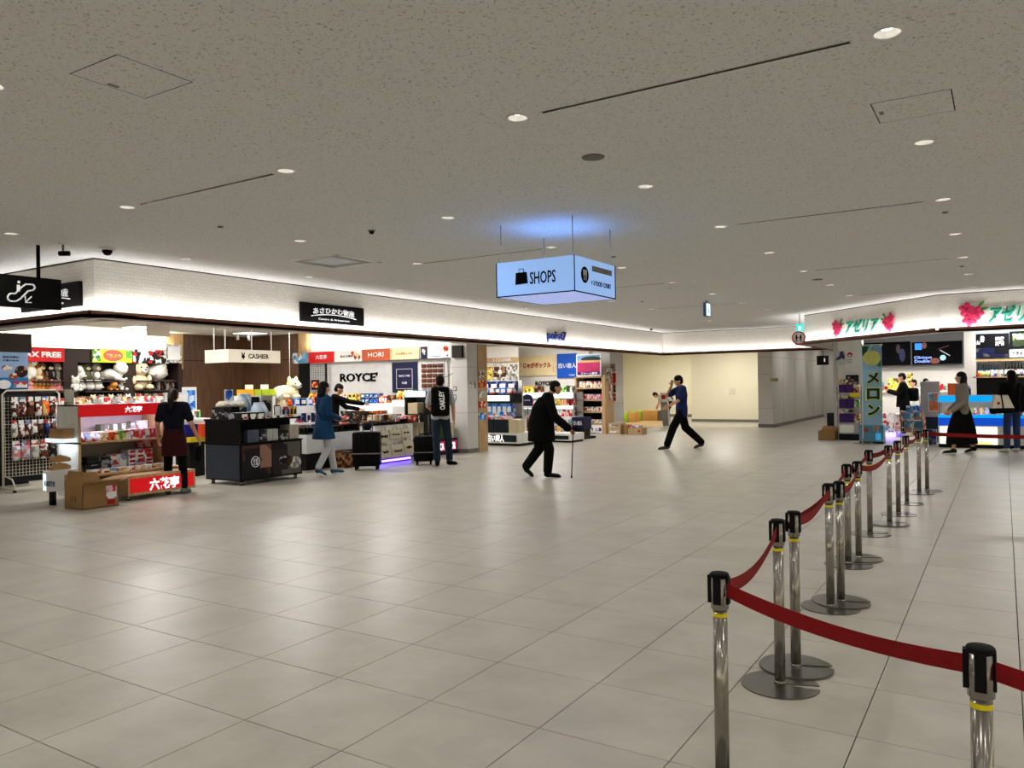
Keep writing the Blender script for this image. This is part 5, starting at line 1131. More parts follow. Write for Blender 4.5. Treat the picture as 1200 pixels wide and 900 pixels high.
for px_, py_ in ((278, 395), (291, 396)):
    q = at_z(px_, py_, 2.85); t = thing('track_spotlight', 'small white track spotlight over the cashier', 'spotlight', (q.x, q.y, 2.96), group='track spotlights over the cashier'); MB().tube([(q.x, q.y, 2.96), (q.x, q.y, 2.88)], .012, wplast).build('stem', t); MB().tube([(q.x, q.y, 2.89), (q.x+.06, q.y-.03, 2.79)], .035, wplast, 12).build('lamp_head', t)
q = at_x(187, 389, -13.2); t = sig('blank_signboard', 'blank beige panel hanging from the shop ceiling above the plush shelves', (at_x(173, 389, -13.2).y, at_x(199, 389, -13.2).y, at_x(187, 394, -13.2).z, 2.96), 'x', -13.2, .03, mat('beige_panel', S(206, 194, 180), .6), 'panel')
# ---------------- left end: kiosk box, blue poster, snack rack
kX = -13.7; r = Rx(-14, 391.5, 37, 412, kX); t = thing('kiosk_header', 'dark brown box header over the blue food poster at the left edge', 'kiosk', (kX, r[1]-.6, r[2]))
MB().box(kX-.4, kX, r[0], r[1], r[2], r[3], mat('kiosk_brown', S(38, 27, 20), .6)).build('box', t)
MB().box(kX-.4, kX-.05, r[0], r[1]-.05, 0, r[2], mat('kiosk_black', S(14, 13, 14), .8)).build('body', t)
r = Rx(-14, 412.3, 32.5, 456, kX); t = sig('food_poster', 'pale blue food poster with a bowl and round pictures at the left edge', r, 'x', kX, .03, mat('poster_sky', S(150, 180, 222), .4), 'poster')
patch(t, 'blue_band', r, 'x', kX, mat('poster_blue', S(36, 116, 186), .4), (0, 1), (0, .30)); patch(t, 'bowl_picture', r, 'x', kX+.002, pbrn, (.66, .99), (.30, .62), ell=True); patch(t, 'round_picture', r, 'x', kX, pmix, (.34, .6), (.48, .64), ell=True); patch(t, 'round_picture', r, 'x', kX+.004, ptan, (.52, .74), (.25, .42), ell=True)
patch(t, 'white_disc', r, 'x', kX+.004, wink, (.22, .56), (0, .24), ell=True); patch(t, 'white_panel', r, 'x', kX+.005, pwht, (.62, .97), (.03, .2))
slet('北の大地の', t, r, 'x', kX+.002, navb, (.36, .76), (.82, .88), bold=.02); slet('うまいもの', t, r, 'x', kX+.002, navb, (.36, .76), (.73, .79), bold=.02)
psnk = P('print_snack', (90, 44, 34), (214, 212, 208), (60, 36, 30), (226, 224, 222), (120, 60, 44), scale=20); psn2 = P('print_pale_snack', (196, 190, 200), (150, 150, 170), (206, 120, 120), (220, 218, 222), scale=20)
rX = -12.88; r = Rx(4, 457, 69, 573, rX); y0, y1, z0, z1 = r; z1 = at_x(35, 457.5, rX).z
rackm = mat('cream_wire', S(214, 208, 192), .4); t = thing('snack_rack', 'cream wire rack on feet hung with snack pouches at the left edge', 'rack', (rX, (y0+y1)/2, 0))
m = MB(); m.tube([(rX, y0, .03), (rX, y0, z1-.06), (rX, y0+.06, z1), (rX, y1-.06, z1), (rX, y1, z1-.06), (rX, y1, .03)], .016, rackm, 10); m.build('frame', t)
m = MB()
for k in range(int((y1-y0)/.05)): m.box(rX-.003, rX+.003, y0+.05*k+.03, y0+.05*k+.036, .22, z1-.1, rackm)
for k in range(int((z1-.3)/.05)): m.box(rX-.004, rX+.002, y0, y1, .22+.05*k, .226+.05*k, rackm)
tag(m.build('wire_mesh', t), kind='stuff'); MB().box(rX-.05, rX-.03, y0+.03, y1-.03, .12, z1-.06, mat('rack_backing', S(24, 24, 28), .7)).build('backing', t)
for y in (y0+.02, y1-.02):
    m = MB(); m.tube([(rX-.2, y, .05), (rX+.28, y, .05), (rX+.30, y, .10), (rX+.22, y, .2), (rX, y, .24)], .012, rackm, 8); m.build('foot', t)
MB().box(rX+.24, rX+.27, y0, y1, .04, .08, rackm).build('front_rail', t)
for q in (y0+.04, y1-.04): MB().lathe([(.001, 0), (.025, 0), (.025, .03), (.001, .03)], blackm, (rX+.25, q, 0), 12).build('foot_cap', t)
for nm, zt_, n, cols in (('upper', at_x(30, 465, rX).z, 6, [psnk, psnk, pbrn, psnk, pora, psnk]), ('middle', at_x(30, 492, rX).z, 7, [pgry, psnk, psnk, psnk, pbrn, pnav, psnk]), ('lower', at_x(30, 516, rX).z, 5, [psn2, psn2, pgry, psnk, pblk])):
    for i in range(n):
        hh = .30 if nm != 'middle' else .26; w_ = (y1-y0-.16)/n
        one('snack_pouch', 'clear and coloured snack pouch hanging in the %s row of the cream wire rack' % nm, 'pouch', (rX+.06, y0+.09+w_*(i+.5), zt_-hh), w_*.88, .06, hh, cols[i], pwht, '+x', 'hung', group='pouches in the %s row of the wire rack' % nm)
# ---------------- cardboard box in front
A, B_, Cc = at_z(71, 595, 0), at_z(97, 598, 0), at_z(127, 590.5, 0); bx0, bx1, by0, by1 = A.x, B_.x, B_.y, Cc.y; zz = at_x(97, 569, bx1).z; bx0 = bx1-.42
t = thing('cardboard_box', 'open brown cardboard box on the floor left of the red drawer', 'box', ((bx0+bx1)/2, (by0+by1)/2, 0)); m = MB(); e = .006
for b in ((bx0, bx1, by0, by0+e), (bx0, bx1, by1-e, by1), (bx0, bx0+e, by0, by1), (bx1-e, bx1, by0, by1)): m.box(*b, 0, zz, kraft)
m.box(bx0, bx1, by0, by1, 0, .01, kraftd); m.build('carton', t)
def flap(a, b, out, up, L):
    a = Vector(a); b = Vector(b); d = Vector((out[0], out[1], up)).normalized()*L; ins = (b-a)*.06
    MB().poly([a, b, b-ins+d, a+ins+d], kraft, .005, (Vector(d).cross(b-a)).normalized()).build('flap', t)
flap((bx0, by0, zz), (bx1, by0, zz), (0, .25), 1, .17); flap((bx1, by0, zz), (bx1, by1, zz), (.9, 0), .28, .16); flap((bx0, by1, zz), (bx1, by1, zz), (0, 1), .25, .17); flap((bx0, by0, zz), (bx0, by1, zz), (-.4, 0), 1, .12)
MB().box(bx1, bx1+.002, by1-.17, by1-.03, .10, zz-.04, pwht).build('address_label', t); MB().box(bx1+.001, bx1+.003, by1-.16, by1-.04, zz-.12, zz-.05, ppnk).build('pink_sticker', t); MB().box(bx1+.001, bx1+.003, by1-.16, by1-.05, .03, .09, rink).build('red_print', t)
text('❘ ↿ ❘', .10, .08, kink, t, ((bx0+bx1)/2, by0-.001, zz*.42), '-y', depth=.001)
# ---------------- red-headed stand with its drawer box
wX = -10.12; y0, y1 = at_x(150, 584, wX).y, at_x(229, 573, wX).y; z0, z1 = at_x(150, 582, wX).z, at_x(150, 560, wX).z
t = thing('sweet_stand', 'light wood sweet stand with red lit header and red drawer front beside the clerk', 'stand', (wX-.5, (y0+y1)/2, 0))
MB().box(wX-.5, wX-.02, y0, y1, z0, z1+.02, lwood).build('drawer_box', t); MB().box(wX-.02, wX, y0, y1, z0, z1+.02, lwood).build('drawer_rim', t)
f_ = MB().box(wX, wX+.006, y0+.03, y1-.03, z0+.04, z1-.02, redglow).build('red_front', t)
adopt(text('六花亭', (y1-y0)*.44, .17, wlet, None, (wX+.008, (y0+y1)/2+.02, (z0+z1)/2), '+x', bold=.03), f_)
for yy in (y0+.06, y1-.1): MB().lathe([(.001, 0), (.025, 0), (.025, z0), (.001, z0)], steel, (wX-.08, yy, 0), 10).build('castor', t)
hX = -10.72; ya, yb_ = at_x(91, 480, hX).y, at_x(191.5, 480, hX).y; hz0, hz1 = at_x(140, 487, hX).z, at_x(140, 473, hX).z
MB().box(hX-.5, hX+.0, ya, ya+.03, .06, hz1, mat('cart_white', S(238, 238, 238), .5)).build('side_panel', t); MB().box(hX+.0, hX+.02, ya, ya+.03, .06, hz1, lwood).build('side_edge', t); MB().box(hX-.5, hX+.02, yb_-.03, yb_, .06, hz1, lwood).build('side_panel', t)
MB().box(hX-.52, hX-.5, ya, yb_, .06, hz1, mat('slat_back', S(186, 176, 168), .6)).build('back_panel', t); MB().box(hX-.5, hX+.02, ya, yb_, hz1-.02, hz1, wplast).build('roof', t)
f_ = MB().box(hX+.02, hX+.04, ya, yb_, hz0, hz1, redglow).build('red_header', t)
adopt(text('六花亭', (yb_-ya)*.2, .09, wlet, None, (hX+.042, (ya+yb_)/2+.14, (hz0+hz1)/2), '+x', bold=.03), f_)
strip('stand_led', (hX-.05, ya+.05, hz0+.0), (hX-.05, yb_-.05, hz0+.0), 5, (.72, .68, 1), (-.5, 0, -1))
zsh = at_x(140, 515.5, hX).z; ztr = at_x(160, 556, hX+.28).z
MB().box(hX-.5, hX+.02, ya, yb_, zsh-.025, zsh, lwood).build('shelf', t); MB().box(hX-.5, hX+.28, ya, yb_+.1, max(ztr-.03, z1+.03), max(ztr, z1+.06), lwood).build('table_top', t); ztr = max(ztr, z1+.06)
MB().box(hX-.5, hX+.0, ya+.03, yb_-.03, .06, ztr-.03, lwood).build('cupboard', t)
Y = lambda f: ya+.05+(yb_-ya-.1)*f
for lb, f0, f1, n, h, ms, kd, xx in (('clear bag of white sweets at the left of the wooden shelf', 0, .26, 4, .10, [pwht], 'bag', -.1), ('tan sweet pouch on the wooden shelf under the red header', .27, .47, 3, .12, [ptan, pora], 'box', -.1), ('green and white sweet pouch on the wooden shelf', .47, .62, 2, .13, [pgrn, pwht], 'box', -.1), ('small white gift box with a red seal on the wooden shelf', .64, .98, 4, .14, [pwht, ppnk], 'box', -.1), ('olive green box standing at the back of the wooden shelf', .36, .74, 7, .22, [mat('olive', S(96, 100, 74), .5), pgry], 'box', -.35), ('pale silver box at the back right of the wooden shelf', .75, .98, 3, .25, [pgry, pwht], 'box', -.35)):
    row('sweet_pack', lb, 'box' if kd == 'box' else 'sweets', (hX+xx, Y(f0), zsh), (hX+xx, Y(f1), zsh), n, .14, h, ms, None, '+x', kd)
for lb, f0, f1, n, h, st, ms, xx in (('flat black and white box in the pile at the left of the wooden table', .06, .36, 1, .05, 4, [pblk], -.15), ('white gift carton stacked on the middle of the wooden table', .38, .58, 2, .07, 3, [pwht], -.2), ('white gift carton with dark red stripes stacked on the right of the wooden table', .60, .93, 3, .065, 4, [pwht], -.2), ('low white box of sweets along the front edge of the wooden table', .02, .98, 9, .05, 1, [pwht, ptan], .12)):
    row('gift_carton', lb, 'box', (hX+xx, Y(f0), ztr), (hX+xx, Y(f1), ztr), n, .26 if xx < 0 else .16, h, ms, rink if 'stripes' in lb else None, '+x', stack=st)
one('flower_bag', 'pink flowered paper bag on the low boxes behind the clerk', 'bag', (hX-.3, Y(.93), ztr+.28), .2, .12, .16, ppnk, None, '+x')
row('display_card', 'small pale card standing on the roof of the red-headed stand', 'card', (hX-.2, Y(.2), hz1), (hX-.2, Y(.8), hz1), 3, .01, .07, [pwht], priceM, '+x', 'card', fill=.4)
ya_s, yb_s, ztr_s, zsh_s = ya, yb_, ztr, zsh
# cookie end cap on the camera side of the stand
qY = ya-.42; x0, x1 = at_y(50, 565, qY).x, hX+.0; zb, zt0 = at_y(60, 577.5, qY).z, at_y(60, 553, qY).z
t = thing('cookie_cart', 'low white cart of cookies with a backlit front sign behind the cardboard box', 'cart', ((x0+x1)/2, qY+.2, 0))
MB().box(x0, x1, qY, ya-.01, zb, zt0, wplast).build('base', t)
f_ = MB().box(x0+.02, x1-.02, qY-.006, qY, zb+.02, zt0-.03, mat('lit_sign_face', (1, 1, 1), .4, emit=1.0, ecol=(.78, .94, 1))).build('lit_face', t); c_ = at_y(61, 567, qY); adopt(text('札幌農学校', .26, .075, mat('grey_ink', S(60, 84, 110), .5), None, (x0+.19, qY-.008, (zb+zt0)/2-.02), '-y', bold=.01), f_)
for xx in (x0+.08, x1-.08): MB().lathe([(.001, 0), (.03, 0), (.03, zb), (.001, zb)], black, (xx, qY+.1, 0), 12).build('castor', t)
zs_ = at_y(78, 514, ya-.1).z; MB().box(hX-.46, hX-.02, ya-.2, ya-.01, zs_-.05, zs_, glowc).build('lit_shelf', t)
strip('cart_led', (hX-.45, ya-.1, zs_-.06), (hX-.05, ya-.1, zs_-.06), 3, (.8, .93, 1), (0, 0, -1))
row('cookie_bag', 'brown cookie pack heaped on the low white cart', 'cookies', (x0+.05, qY+.2, zt0+.001), (x1-.05, qY+.2, zt0+.001), 4, .3, .10, [ptan, mat('cookie', S(170, 130, 84), .7)], None, '-y', 'bag', stack=2)
row('cookie_box', 'tan cookie box on the small lit shelf above the white cart', 'box', (hX-.40, ya-.1, zs_), (hX-.05, ya-.1, zs_), 2, .15, .13, [mat('cookie', (1, 1, 1))], None, '-y')
one('price_card', 'grey price card standing above the left end of the red-headed stand', 'card', (hX-.40, ya+.1, hz1), .24, .01, .24, pgry, priceM, '-y', 'card')
# ---------------- plush shelves on the back wall
pX = -17.4; dbrn = mat('shelf_brown', S(40, 27, 20), .6); dgr = mat('shelf_grey', S(96, 92, 86), .7)
ys = [at_x(v, 440, pX).y for v in (28, 83, 152, 211)]; zhd0, zhd1 = at_x(60, 424, pX).z, at_x(60, 407.5, pX).z; zp = [at_x(120, v, pX).z for v in (446, 458, 474)]
t = thing('plush_shelving', 'dark brown wall shelving full of soft toys under the red banner', 'shelving', (-17.7, (ys[0]+ys[3])/2, 0))
MB().box(-17.95, -17.9, ys[0], ys[3], 0, zhd1, dgr).build('back_panel', t); MB().box(-17.9, pX, ys[0], ys[3], zhd0, zhd1, dbrn).build('header', t); MB().box(-17.9, pX, ys[0], ys[3], 0, .6, dbrn).build('plinth', t)
for i, y in enumerate(ys): MB().box(-17.9, pX, y-.05 if i in (0, 3) else y-.16, y+.05 if i in (0, 3) else y+.16, .6, zhd0, dbrn).build('divider', t)
for i in range(3):
    for z in zp: MB().box(-17.9, pX+(.1 if z == zp[0] else .3), ys[i]+.16, ys[i+1]-.16, z-.03, z, dbrn).build('shelf', t)
r = Rx(16, 407, 75, 424, pX+.03); r = (r[0], r[1], zhd0, zhd1); t = sig('banner', 'red banner with bold white letters TAX FREE', r, 'x', pX+.05, .03, redp); slet('TAX FREE', t, r, 'x', pX+.05, wink, (.08, .93), (.3, .7), bold=.05)
r = Rx(108, 410, 154, 424.5, pX+.03); t = sig('banner', 'green and yellow banner with a red oval over the soft toys', r, 'x', pX+.05, .03, mat('lime_board', S(190, 206, 40), .5)); patch(t, 'green_patch', r, 'x', pX+.05, pgrn, (0, .2), (.1, 1)); patch(t, 'green_patch', r, 'x', pX+.05, pgrn, (.85, 1), (.3, 1)); patch(t, 'red_oval', r, 'x', pX+.052, mat('coral', S(226, 84, 74), .5), (.26, .76), (.1, .95), ell=True); slet('どうぶつ', t, r, 'x', pX+.06, pyel, (.32, .7), (.35, .65), bold=.05)
r = Rx(156, 410.5, 197, 425.5, pX+.03); t = sig('banner', 'white banner crowded with black cartoon outlines over the shelves', r, 'x', pX+.05, .03, P('outline_print', (240, 236, 230), (20, 18, 18), (240, 236, 230), (190, 30, 34), (238, 234, 226), (30, 28, 28), scale=12))
one('square_card', 'small square white notice at the end of the outlined banner', 'card', at_x(204, 425, pX+.1), .42, .02, .45, pgry, wink, '+x', 'card')
pl_cream = mat('plush_cream', S(226, 208, 168), .95, bump=.5, bscale=60); pl_white = mat('plush_white', S(226, 224, 216), .95, bump=.5, bscale=60); pl_grey = mat('plush_grey', S(140, 132, 120), .95, bump=.5, bscale=60); pl_blk = mat('plush_black', S(22, 20, 20), .95, bump=.5, bscale=60); pl_brn = mat('plush_brown', S(130, 84, 50), .95, bump=.5, bscale=60); pl_org = mat('plush_orange', S(212, 140, 66), .95, bump=.5, bscale=60); pl_pnk = mat('plush_pink', S(226, 150, 150), .95, bump=.5, bscale=60); pl_grn = mat('plush_olive', S(78, 82, 58), .95, bump=.5, bscale=60)
def plush(lb, p, h, m, style='sit', face=PI/2, group=None, belly=None, name='soft_toy'):
    """seated soft toy; h = overall height. parts: body, head, ears, muzzle, eyes"""
    M4 = Matrix.Translation(p) @ Matrix.Rotation(face, 4, 'Z') @ Matrix.Scale(h, 4); Q = lambda *v: M4 @ Vector(v)
    t = thing(name, lb, 'soft toy', tuple(p), 0, group); R3 = M4.to_3x3()
    E_ = lambda b, c, r, mm: b.ell(Q(*c), r[0], r[1], r[2], mm, 12, 7, R3)
    b = MB()
    if style == 'lie':
        E_(b, (0, .1, .30), (.42, .55, .30), m); E_(b, (-.3, -.35, .1), (.12, .2, .10), m); E_(b, (.3, -.35, .1), (.12, .2, .10), m); b.build('body', t)
        b = MB(); E_(b, (0, -.35, .62), (.36, .34, .34), m); hz, hy, hx = .62, -.35, .30
    elif style == 'ball':
        E_(b, (0, 0, .42), (.5, .48, .42), m); E_(b, (-.45, -.1, .3), (.12, .2, .1), m); E_(b, (.45, -.1, .3), (.12, .2, .1), m); b.build('body', t); b = MB(); E_(b, (0, -.12, .62), (.36, .36, .34), m); hz, hy, hx = .62, -.2, .26
    else:
        E_(b, (0, .02, .28), (.27, .25, .30), m); E_(b, (-.2, -.25, .10), (.10, .2, .10), m); E_(b, (.2, -.25, .10), (.10, .2, .10), m); E_(b, (-.28, -.1, .34), (.08, .12, .17), m); E_(b, (.28, -.1, .34), (.08, .12, .17), m)
        if belly: E_(b, (0, -.08, .28), (.19, .19, .22), belly)
        b.build('body', t); b = MB(); E_(b, (0, -.04, .72), (.27, .25, .25), m); hz, hy, hx = .72, -.04, .22
    hd = b.build('head', t)
    b = MB(); E_(b, (-hx*.8, hy+.05, hz+.25), (.085, .06, .11), m); adopt(b.build('ear'), hd); b = MB(); E_(b, (hx*.8, hy+.05, hz+.25), (.085, .06, .11), m); adopt(b.build('ear'), hd)
    b = MB(); E_(b, (0, hy-.24, hz-.07), (.11, .08, .08), pl_cream if m is not pl_cream else pl_white); adopt(b.build('muzzle'), hd)
    b = MB(); E_(b, (0, hy-.32, hz-.04), (.035, .02, .025), blackm)
    for s in (-1, 1): E_(b, (s*.1, hy-.24, hz+.04), (.028, .02, .03), blackm)
    adopt(b.build('eyes_and_nose'), hd); return t
def on_shelf(px_, i, dx=0): q = at_x(px_, 450, pX); return Vector((-17.62+dx, q.y, zp[i]))
plush('tall cream cat soft toy with a red mouth at the left of the top shelf', on_shelf(41, 0), .60, pl_cream, belly=pl_white)
for px_, m_, lb in ((53, pl_brn, 'dark brown bear soft toy right of the cream cat'), (63, pl_blk, 'black bear soft toy in the first bay of the top shelf'), (74, pl_grey, 'grey bear soft toy at the right of the first bay')): plush(lb, on_shelf(px_, 0), .42, m_)
for px_, m_ in ((38, pl_pnk), (42.5, pl_org), (47, pl_org), (51.5, pl_org), (56, pl_brn), (60.5, pl_org), (65, pl_pnk), (70, pl_pnk)): plush('small orange or pink soft toy in the row under the cream cat', on_shelf(px_, 1, .15), .25, m_, group='small toys under the cream cat')
plush('white bear soft toy on the post between the first two bays', on_shelf(82.5, 1, .42), .32, pl_white)
plush('round white seal soft toy at the left of the second bay', on_shelf(96, 0), .36, pl_white, 'ball'); plush('olive green soft toy with a pale cap in the second bay', on_shelf(107, 0), .42, pl_grn); plush('grey and white owl soft toy in the second bay', on_shelf(118.5, 0), .42, pl_grey, belly=pl_white); plush('large white dog soft toy lying at the right of the second bay', on_shelf(137, 0, .1), .46, pl_white, 'lie', PI/2+.6)
for px_ in (95, 106, 115.5): plush('round white bird soft toy on the second shelf of the second bay', on_shelf(px_, 1, .15), .26, pl_white, 'ball', group='white birds in the second bay')
plush('tan soft toy lying on the second shelf below the large white dog', on_shelf(133, 1, .15), .24, pl_org, 'lie'); plush('white soft toy at the right of the second bay, lower shelf', on_shelf(145, 1, .15), .32, pl_white)
plush('large beige dog soft toy seated at the left of the third bay', on_shelf(167, 1, .1), .72, pl_cream); plush('large white round-headed soft toy at the top right of the third bay', on_shelf(190, 0), .52, pl_white, 'ball', PI/2+.4)
row('snack_tin', 'small dark and silver tin in the third bay of the wall shelving', 'tin', on_shelf(184, 1, .1), on_shelf(208, 1, .1), 7, .12, .24, [pblk, pgry, pbrn], pwht, '+x', 'jar')
row('souvenir_box', 'small souvenir box on the third shelf of the first bays', 'box', on_shelf(90, 2, .2), on_shelf(148, 2, .2), 14, .2, .2, [pwht, ptan, pgry, pmix, pwht, pred], None, '+x')
row('souvenir_box', 'small white and red souvenir box on the lowest visible shelf at the right', 'box', on_shelf(158, 2, .2), on_shelf(209, 2, .2), 11, .2, .24, [pwht, pred, ptan, pgry], None, '+x')
# floor tables between the wall and the red stand
def table(lb, X, a, b, ytop, m, depth=.8, body=True):
    q0, q1 = at_x(a, 480, X), at_x(b, 480, X); z = at_x((a+b)/2, ytop, X).z; t = thing('display_table', lb, 'table', (X-depth/2, (q0.y+q1.y)/2, 0))
    MB().box(X-depth, X, q0.y, q1.y, z-.04, z, m).build('top', t); MB().box(X-depth+.05, X-.05, q0.y+.03, q1.y-.03, 0, z-.04, m).build('body', t); return q0.y, q1.y, z
y0, y1, z = table('table of small souvenirs behind the roof of the red-headed stand', -14.2, 86, 212, 486, wplast)
for lb, f0, f1, n, h, ms, kd in (('red-edged white box at the left of the souvenir table', 0, .16, 2, .16, [pwht, pred], 'box'), ('figurine-like white and tan souvenir on the table', .18, .42, 5, .24, [pl_white, ptan, pgry], 'jar'), ('white paper pack with a tan picture on the souvenir table', .43, .68, 4, .26, [pwht, ptan], 'box'), ('white bag with a red print at the right of the souvenir table', .69, .98, 5, .18, [pwht, pred], 'bag')):
    row('souvenir', lb, 'souvenir', (-14.45, y0+(y1-y0)*f0, z), (-14.45, y0+(y1-y0)*f1, z), n, .2, h, ms, None, '+x', kd)
row('souvenir_pack', 'striped souvenir pack standing at the back of the souvenir table', 'pack', (-14.85, y0, z), (-14.85, y1, z), 12, .15, .34, [pwht, pgry, ptan, pmix, pwht], None, '+x')
y0, y1, z = table('table of white jars and cards behind the clerk', -13.0, 190, 246, 491, wplast, .9)
row('white_jar', 'small white jar in the rows right of the clerk', 'jar', (-13.3, y0+.5, z), (-13.3, y1, z), 6, .2, .15, [pwht, pgrn], wplast, '+x', 'jar'); row('white_jar', 'small white jar in the back row right of the clerk', 'jar', (-13.6, y0+.5, z+.0), (-13.6, y1, z), 6, .2, .27, [pwht], wplast, '+x', 'jar')
q = at_x(207, 491, -13.2); one('notice_board', 'large white notice card beside the head of the clerk', 'card', Vector((-13.2, q.y, z)), .5, .02, .5, mat('pale_card', S(220, 224, 232), .5), wplast, '+x', 'card')
q = at_x(222, 470, -13.4); one('blue_card', 'framed blue card on a stand against the wood wall', 'card', Vector((-13.4, q.y, z)), .32, .02, .60, wplast, pblu, '+x', 'card')
q = at_x(251.5, 465, -13.4); 
y0, y1, z = table('low black table with a navy bin and yellow tray right of the clerk', -11.9, 222, 243, 518, blackm, .5); tag(MB().box(-12.35, -11.92, y0+.02, y1-.02, z, z+.09, mat('yellow_tray', S(236, 204, 40), .5)).build('yellow_tray'), 'yellow tray on the low black table right of the clerk', 'tray'); z += .09
one('navy_bin', 'deep blue box on the yellow tray right of the clerk', 'box', (-12.15, y0+.12, z), .26, .3, .22, mat('royal_blue', S(24, 26, 120), .5), None, '+x'); one('orange_flag', 'bright orange folded card leaning on the yellow tray', 'card', (-11.95, y1-.08, z), .09, .1, .22, mat('orange_red', S(240, 84, 40), .5), None, '+x')
# ---------------- black chocolate stand
A, B_, Cc = at_z(247, 566, 0), at_z(283, 570, 0), at_z(355, 557, 0); sx1 = -10.05; sx0 = sx1-.85; sy0 = B_.y; sy1 = at_x(354, 540, sx1).y
z1 = at_x(283, 521, sx1).z; z2 = at_x(283, 494, sx1-.0).z
slate = mat('slate_blue', S(40, 48, 62), .4); t = thing('chocolate_stand', 'black two-tier chocolate stand on castors in the middle of the shop front', 'stand', ((sx0+sx1)/2, (sy0+sy1)/2, 0))
MB().box(sx0, sx1, sy0, sy1, .07, z1, satin).build('lower_cabinet', t); MB().box(sx0+.02, sx1-.02, sy0-.006, sy0, .09, z1-.02, slate).build('end_panel', t)
MB().box(sx0-.02, sx1+.02, sy0-.01, sy1+.01, z1, z1+.02, satin).build('ledge', t); MB().box(sx0, sx1-.28, sy0, sy1, z1+.02, z2, satin).build('riser', t); MB().box(sx0-.02, sx1-.0, sy0-.01, sy1-.02, z2, z2+.03, satin).build('top_shelf', t)
MB().box(sx1-.28, sx1, sy0-.0, sy0+.02, z1, z2, satin).build('side_panel', t)
for xx in (sx0+.08, sx1-.08):
    for yy in (sy0+.08, sy1-.08): MB().lathe([(.001, 0), (.03, 0), (.03, .07), (.001, .07)], steel, (xx, yy, 0), 12).build('castor', t)
ff = MB(); ym = sy0+(sy1-sy0)*.48; ff.box(sx1, sx1+.006, sy0+.03, ym, .10, z1-.02, P('dark_photo', (16, 12, 12), (34, 22, 20), (60, 36, 30), (14, 12, 12), scale=3)); ff.build('photo_panel', t)
MB().box(sx1, sx1+.006, ym+.02, sy1-.03, .10, z1-.02, P('dark_photo_grey', (60, 56, 54), (20, 18, 18), (84, 80, 76), (30, 26, 26), scale=3)).build('photo_panel', t)
MB().box(sx1+.006, sx1+.009, sy0+(ym-sy0)*.62, ym, .25, z1-.03, P('warm_photo', (110, 84, 72), (140, 104, 88), (90, 60, 50), scale=3)).build('hand_picture', t)
cy, cz, rr_ = at_x(299, 541, sx1).y, at_x(299, 541, sx1).z, .085; em = MB()
em.ring([[Vector((sx1+.009+dx, cy+q*math.cos(2*PI*j/28), cz+q*math.sin(2*PI*j/28))) for j in range(28)] for q, dx in ((rr_-.008, 0), (rr_-.008, .004), (rr_, .004), (rr_, 0))], inkw, cap=False); e_ = em.build('round_emblem', t)
adopt(text('北花', .10, .05, inkw, None, (sx1+.011, cy, cz+.025), '+x', depth=.002), e_); adopt(text('工房', .10, .05, inkw, None, (sx1+.011, cy, cz-.03), '+x', depth=.002), e_)
py0, pz0 = at_x(341, 540, sx1).y, at_x(341, 540, sx1).z; em = MB()
for q in range(3): em.ell((sx1+.008, py0-.12*q+.08, pz0+.03*q-.03), .006, .14-.02*q, .10-.015*q, [pgry, pbrn, pblk][q], 14, 7)
em.build('cake_picture', t)
S0 = lambda f: sy0+.03+(sy1-sy0-.06)*f
for lb, f0, f1, n, h, st, ms, kd in (('flat slate grey box stacked at the left of the black ledge', .1, .30, 1, .026, 7, [mat('slate_box', S(70, 80, 96), .4)], 'box'), ('flat black box stacked on the black ledge', .31, .42, 1, .026, 7, [pblk], 'box'), ('silver wrapped box stacked in two columns on the black ledge', .43, .62, 2, .036, 5, [mat('silver_wrap', S(176, 176, 172), .3, .4)], 'box'), ('large black box in the pile right of the silver boxes', .63, .80, 1, .05, 3, [pblk, satin], 'box'), ('grey-beige gift box stacked at the right end of the black ledge', .82, .99, 2, .075, 3, [mat('greige_box', S(170, 162, 148), .6)], 'box')):
    row('chocolate_box', lb, 'box', (sx1-.14, S0(f0), z1+.022), (sx1-.14, S0(f1), z1+.022), n, .24, h, ms, None, '+x', kd, stack=st)
zt = z2+.032
row('black_tray', 'black tray with white and red price labels on the black top shelf', 'tray', (sx1-.2, S0(.02), zt), (sx1-.2, S0(.42), zt), 3, .3, .10, [pblk], priceM, '+x'); row('black_box', 'black box stacked behind the trays on the top shelf', 'box', (sx1-.6, S0(.02), zt), (sx1-.6, S0(.4), zt), 3, .3, .09, [pblk, satin], None, '+x', stack=2)
row('pale_pack', 'cream paper pack piled on the black boxes at the left of the top shelf', 'pack', (sx1-.6, S0(.04), zt+.185), (sx1-.6, S0(.42), zt+.185), 3, .25, .10, [mat('cream_pack', S(206, 200, 180), .6), pgry], None, '+x', 'bag')
one('picture_card', 'upright pale blue picture card at the back of the black stand', 'card', (sx1-.75, S0(.3), zt+.27), .17, .02, .2, pwht, pblu, '+x', 'card')
icy = mat('icy_wrap', S(196, 214, 232), .35); row('silver_bag', 'crinkled icy white bag on the middle of the black stand', 'bag', (sx1-.35, S0(.44), zt), (sx1-.35, S0(.62), zt), 2, .25, .25, [icy], None, '+x', 'bag'); row('silver_bag', 'crinkled icy white bag in the back row of the black stand', 'bag', (sx1-.65, S0(.40), zt), (sx1-.65, S0(.60), zt), 2, .25, .40, [icy], None, '+x', 'bag')
one('black_card', 'black picture card with a white squiggle standing between the icy bags', 'card', (sx1-.5, S0(.6), zt+.14), .22, .03, .2, black, pblk, '+x', 'card'); one('leaning_card', 'tilted black card leaning at the front of the black stand', 'card', (sx1-.12, S0(.68), zt), .13, .03, .2, black, wink, '+x', 'card')
one('white_carton', 'tall pale grey carton with black writing on the black stand', 'box', (sx1-.55, S0(.74), zt), .24, .2, .36, mat('pale_carton', S(200, 202, 204), .5), pblk, '+x')
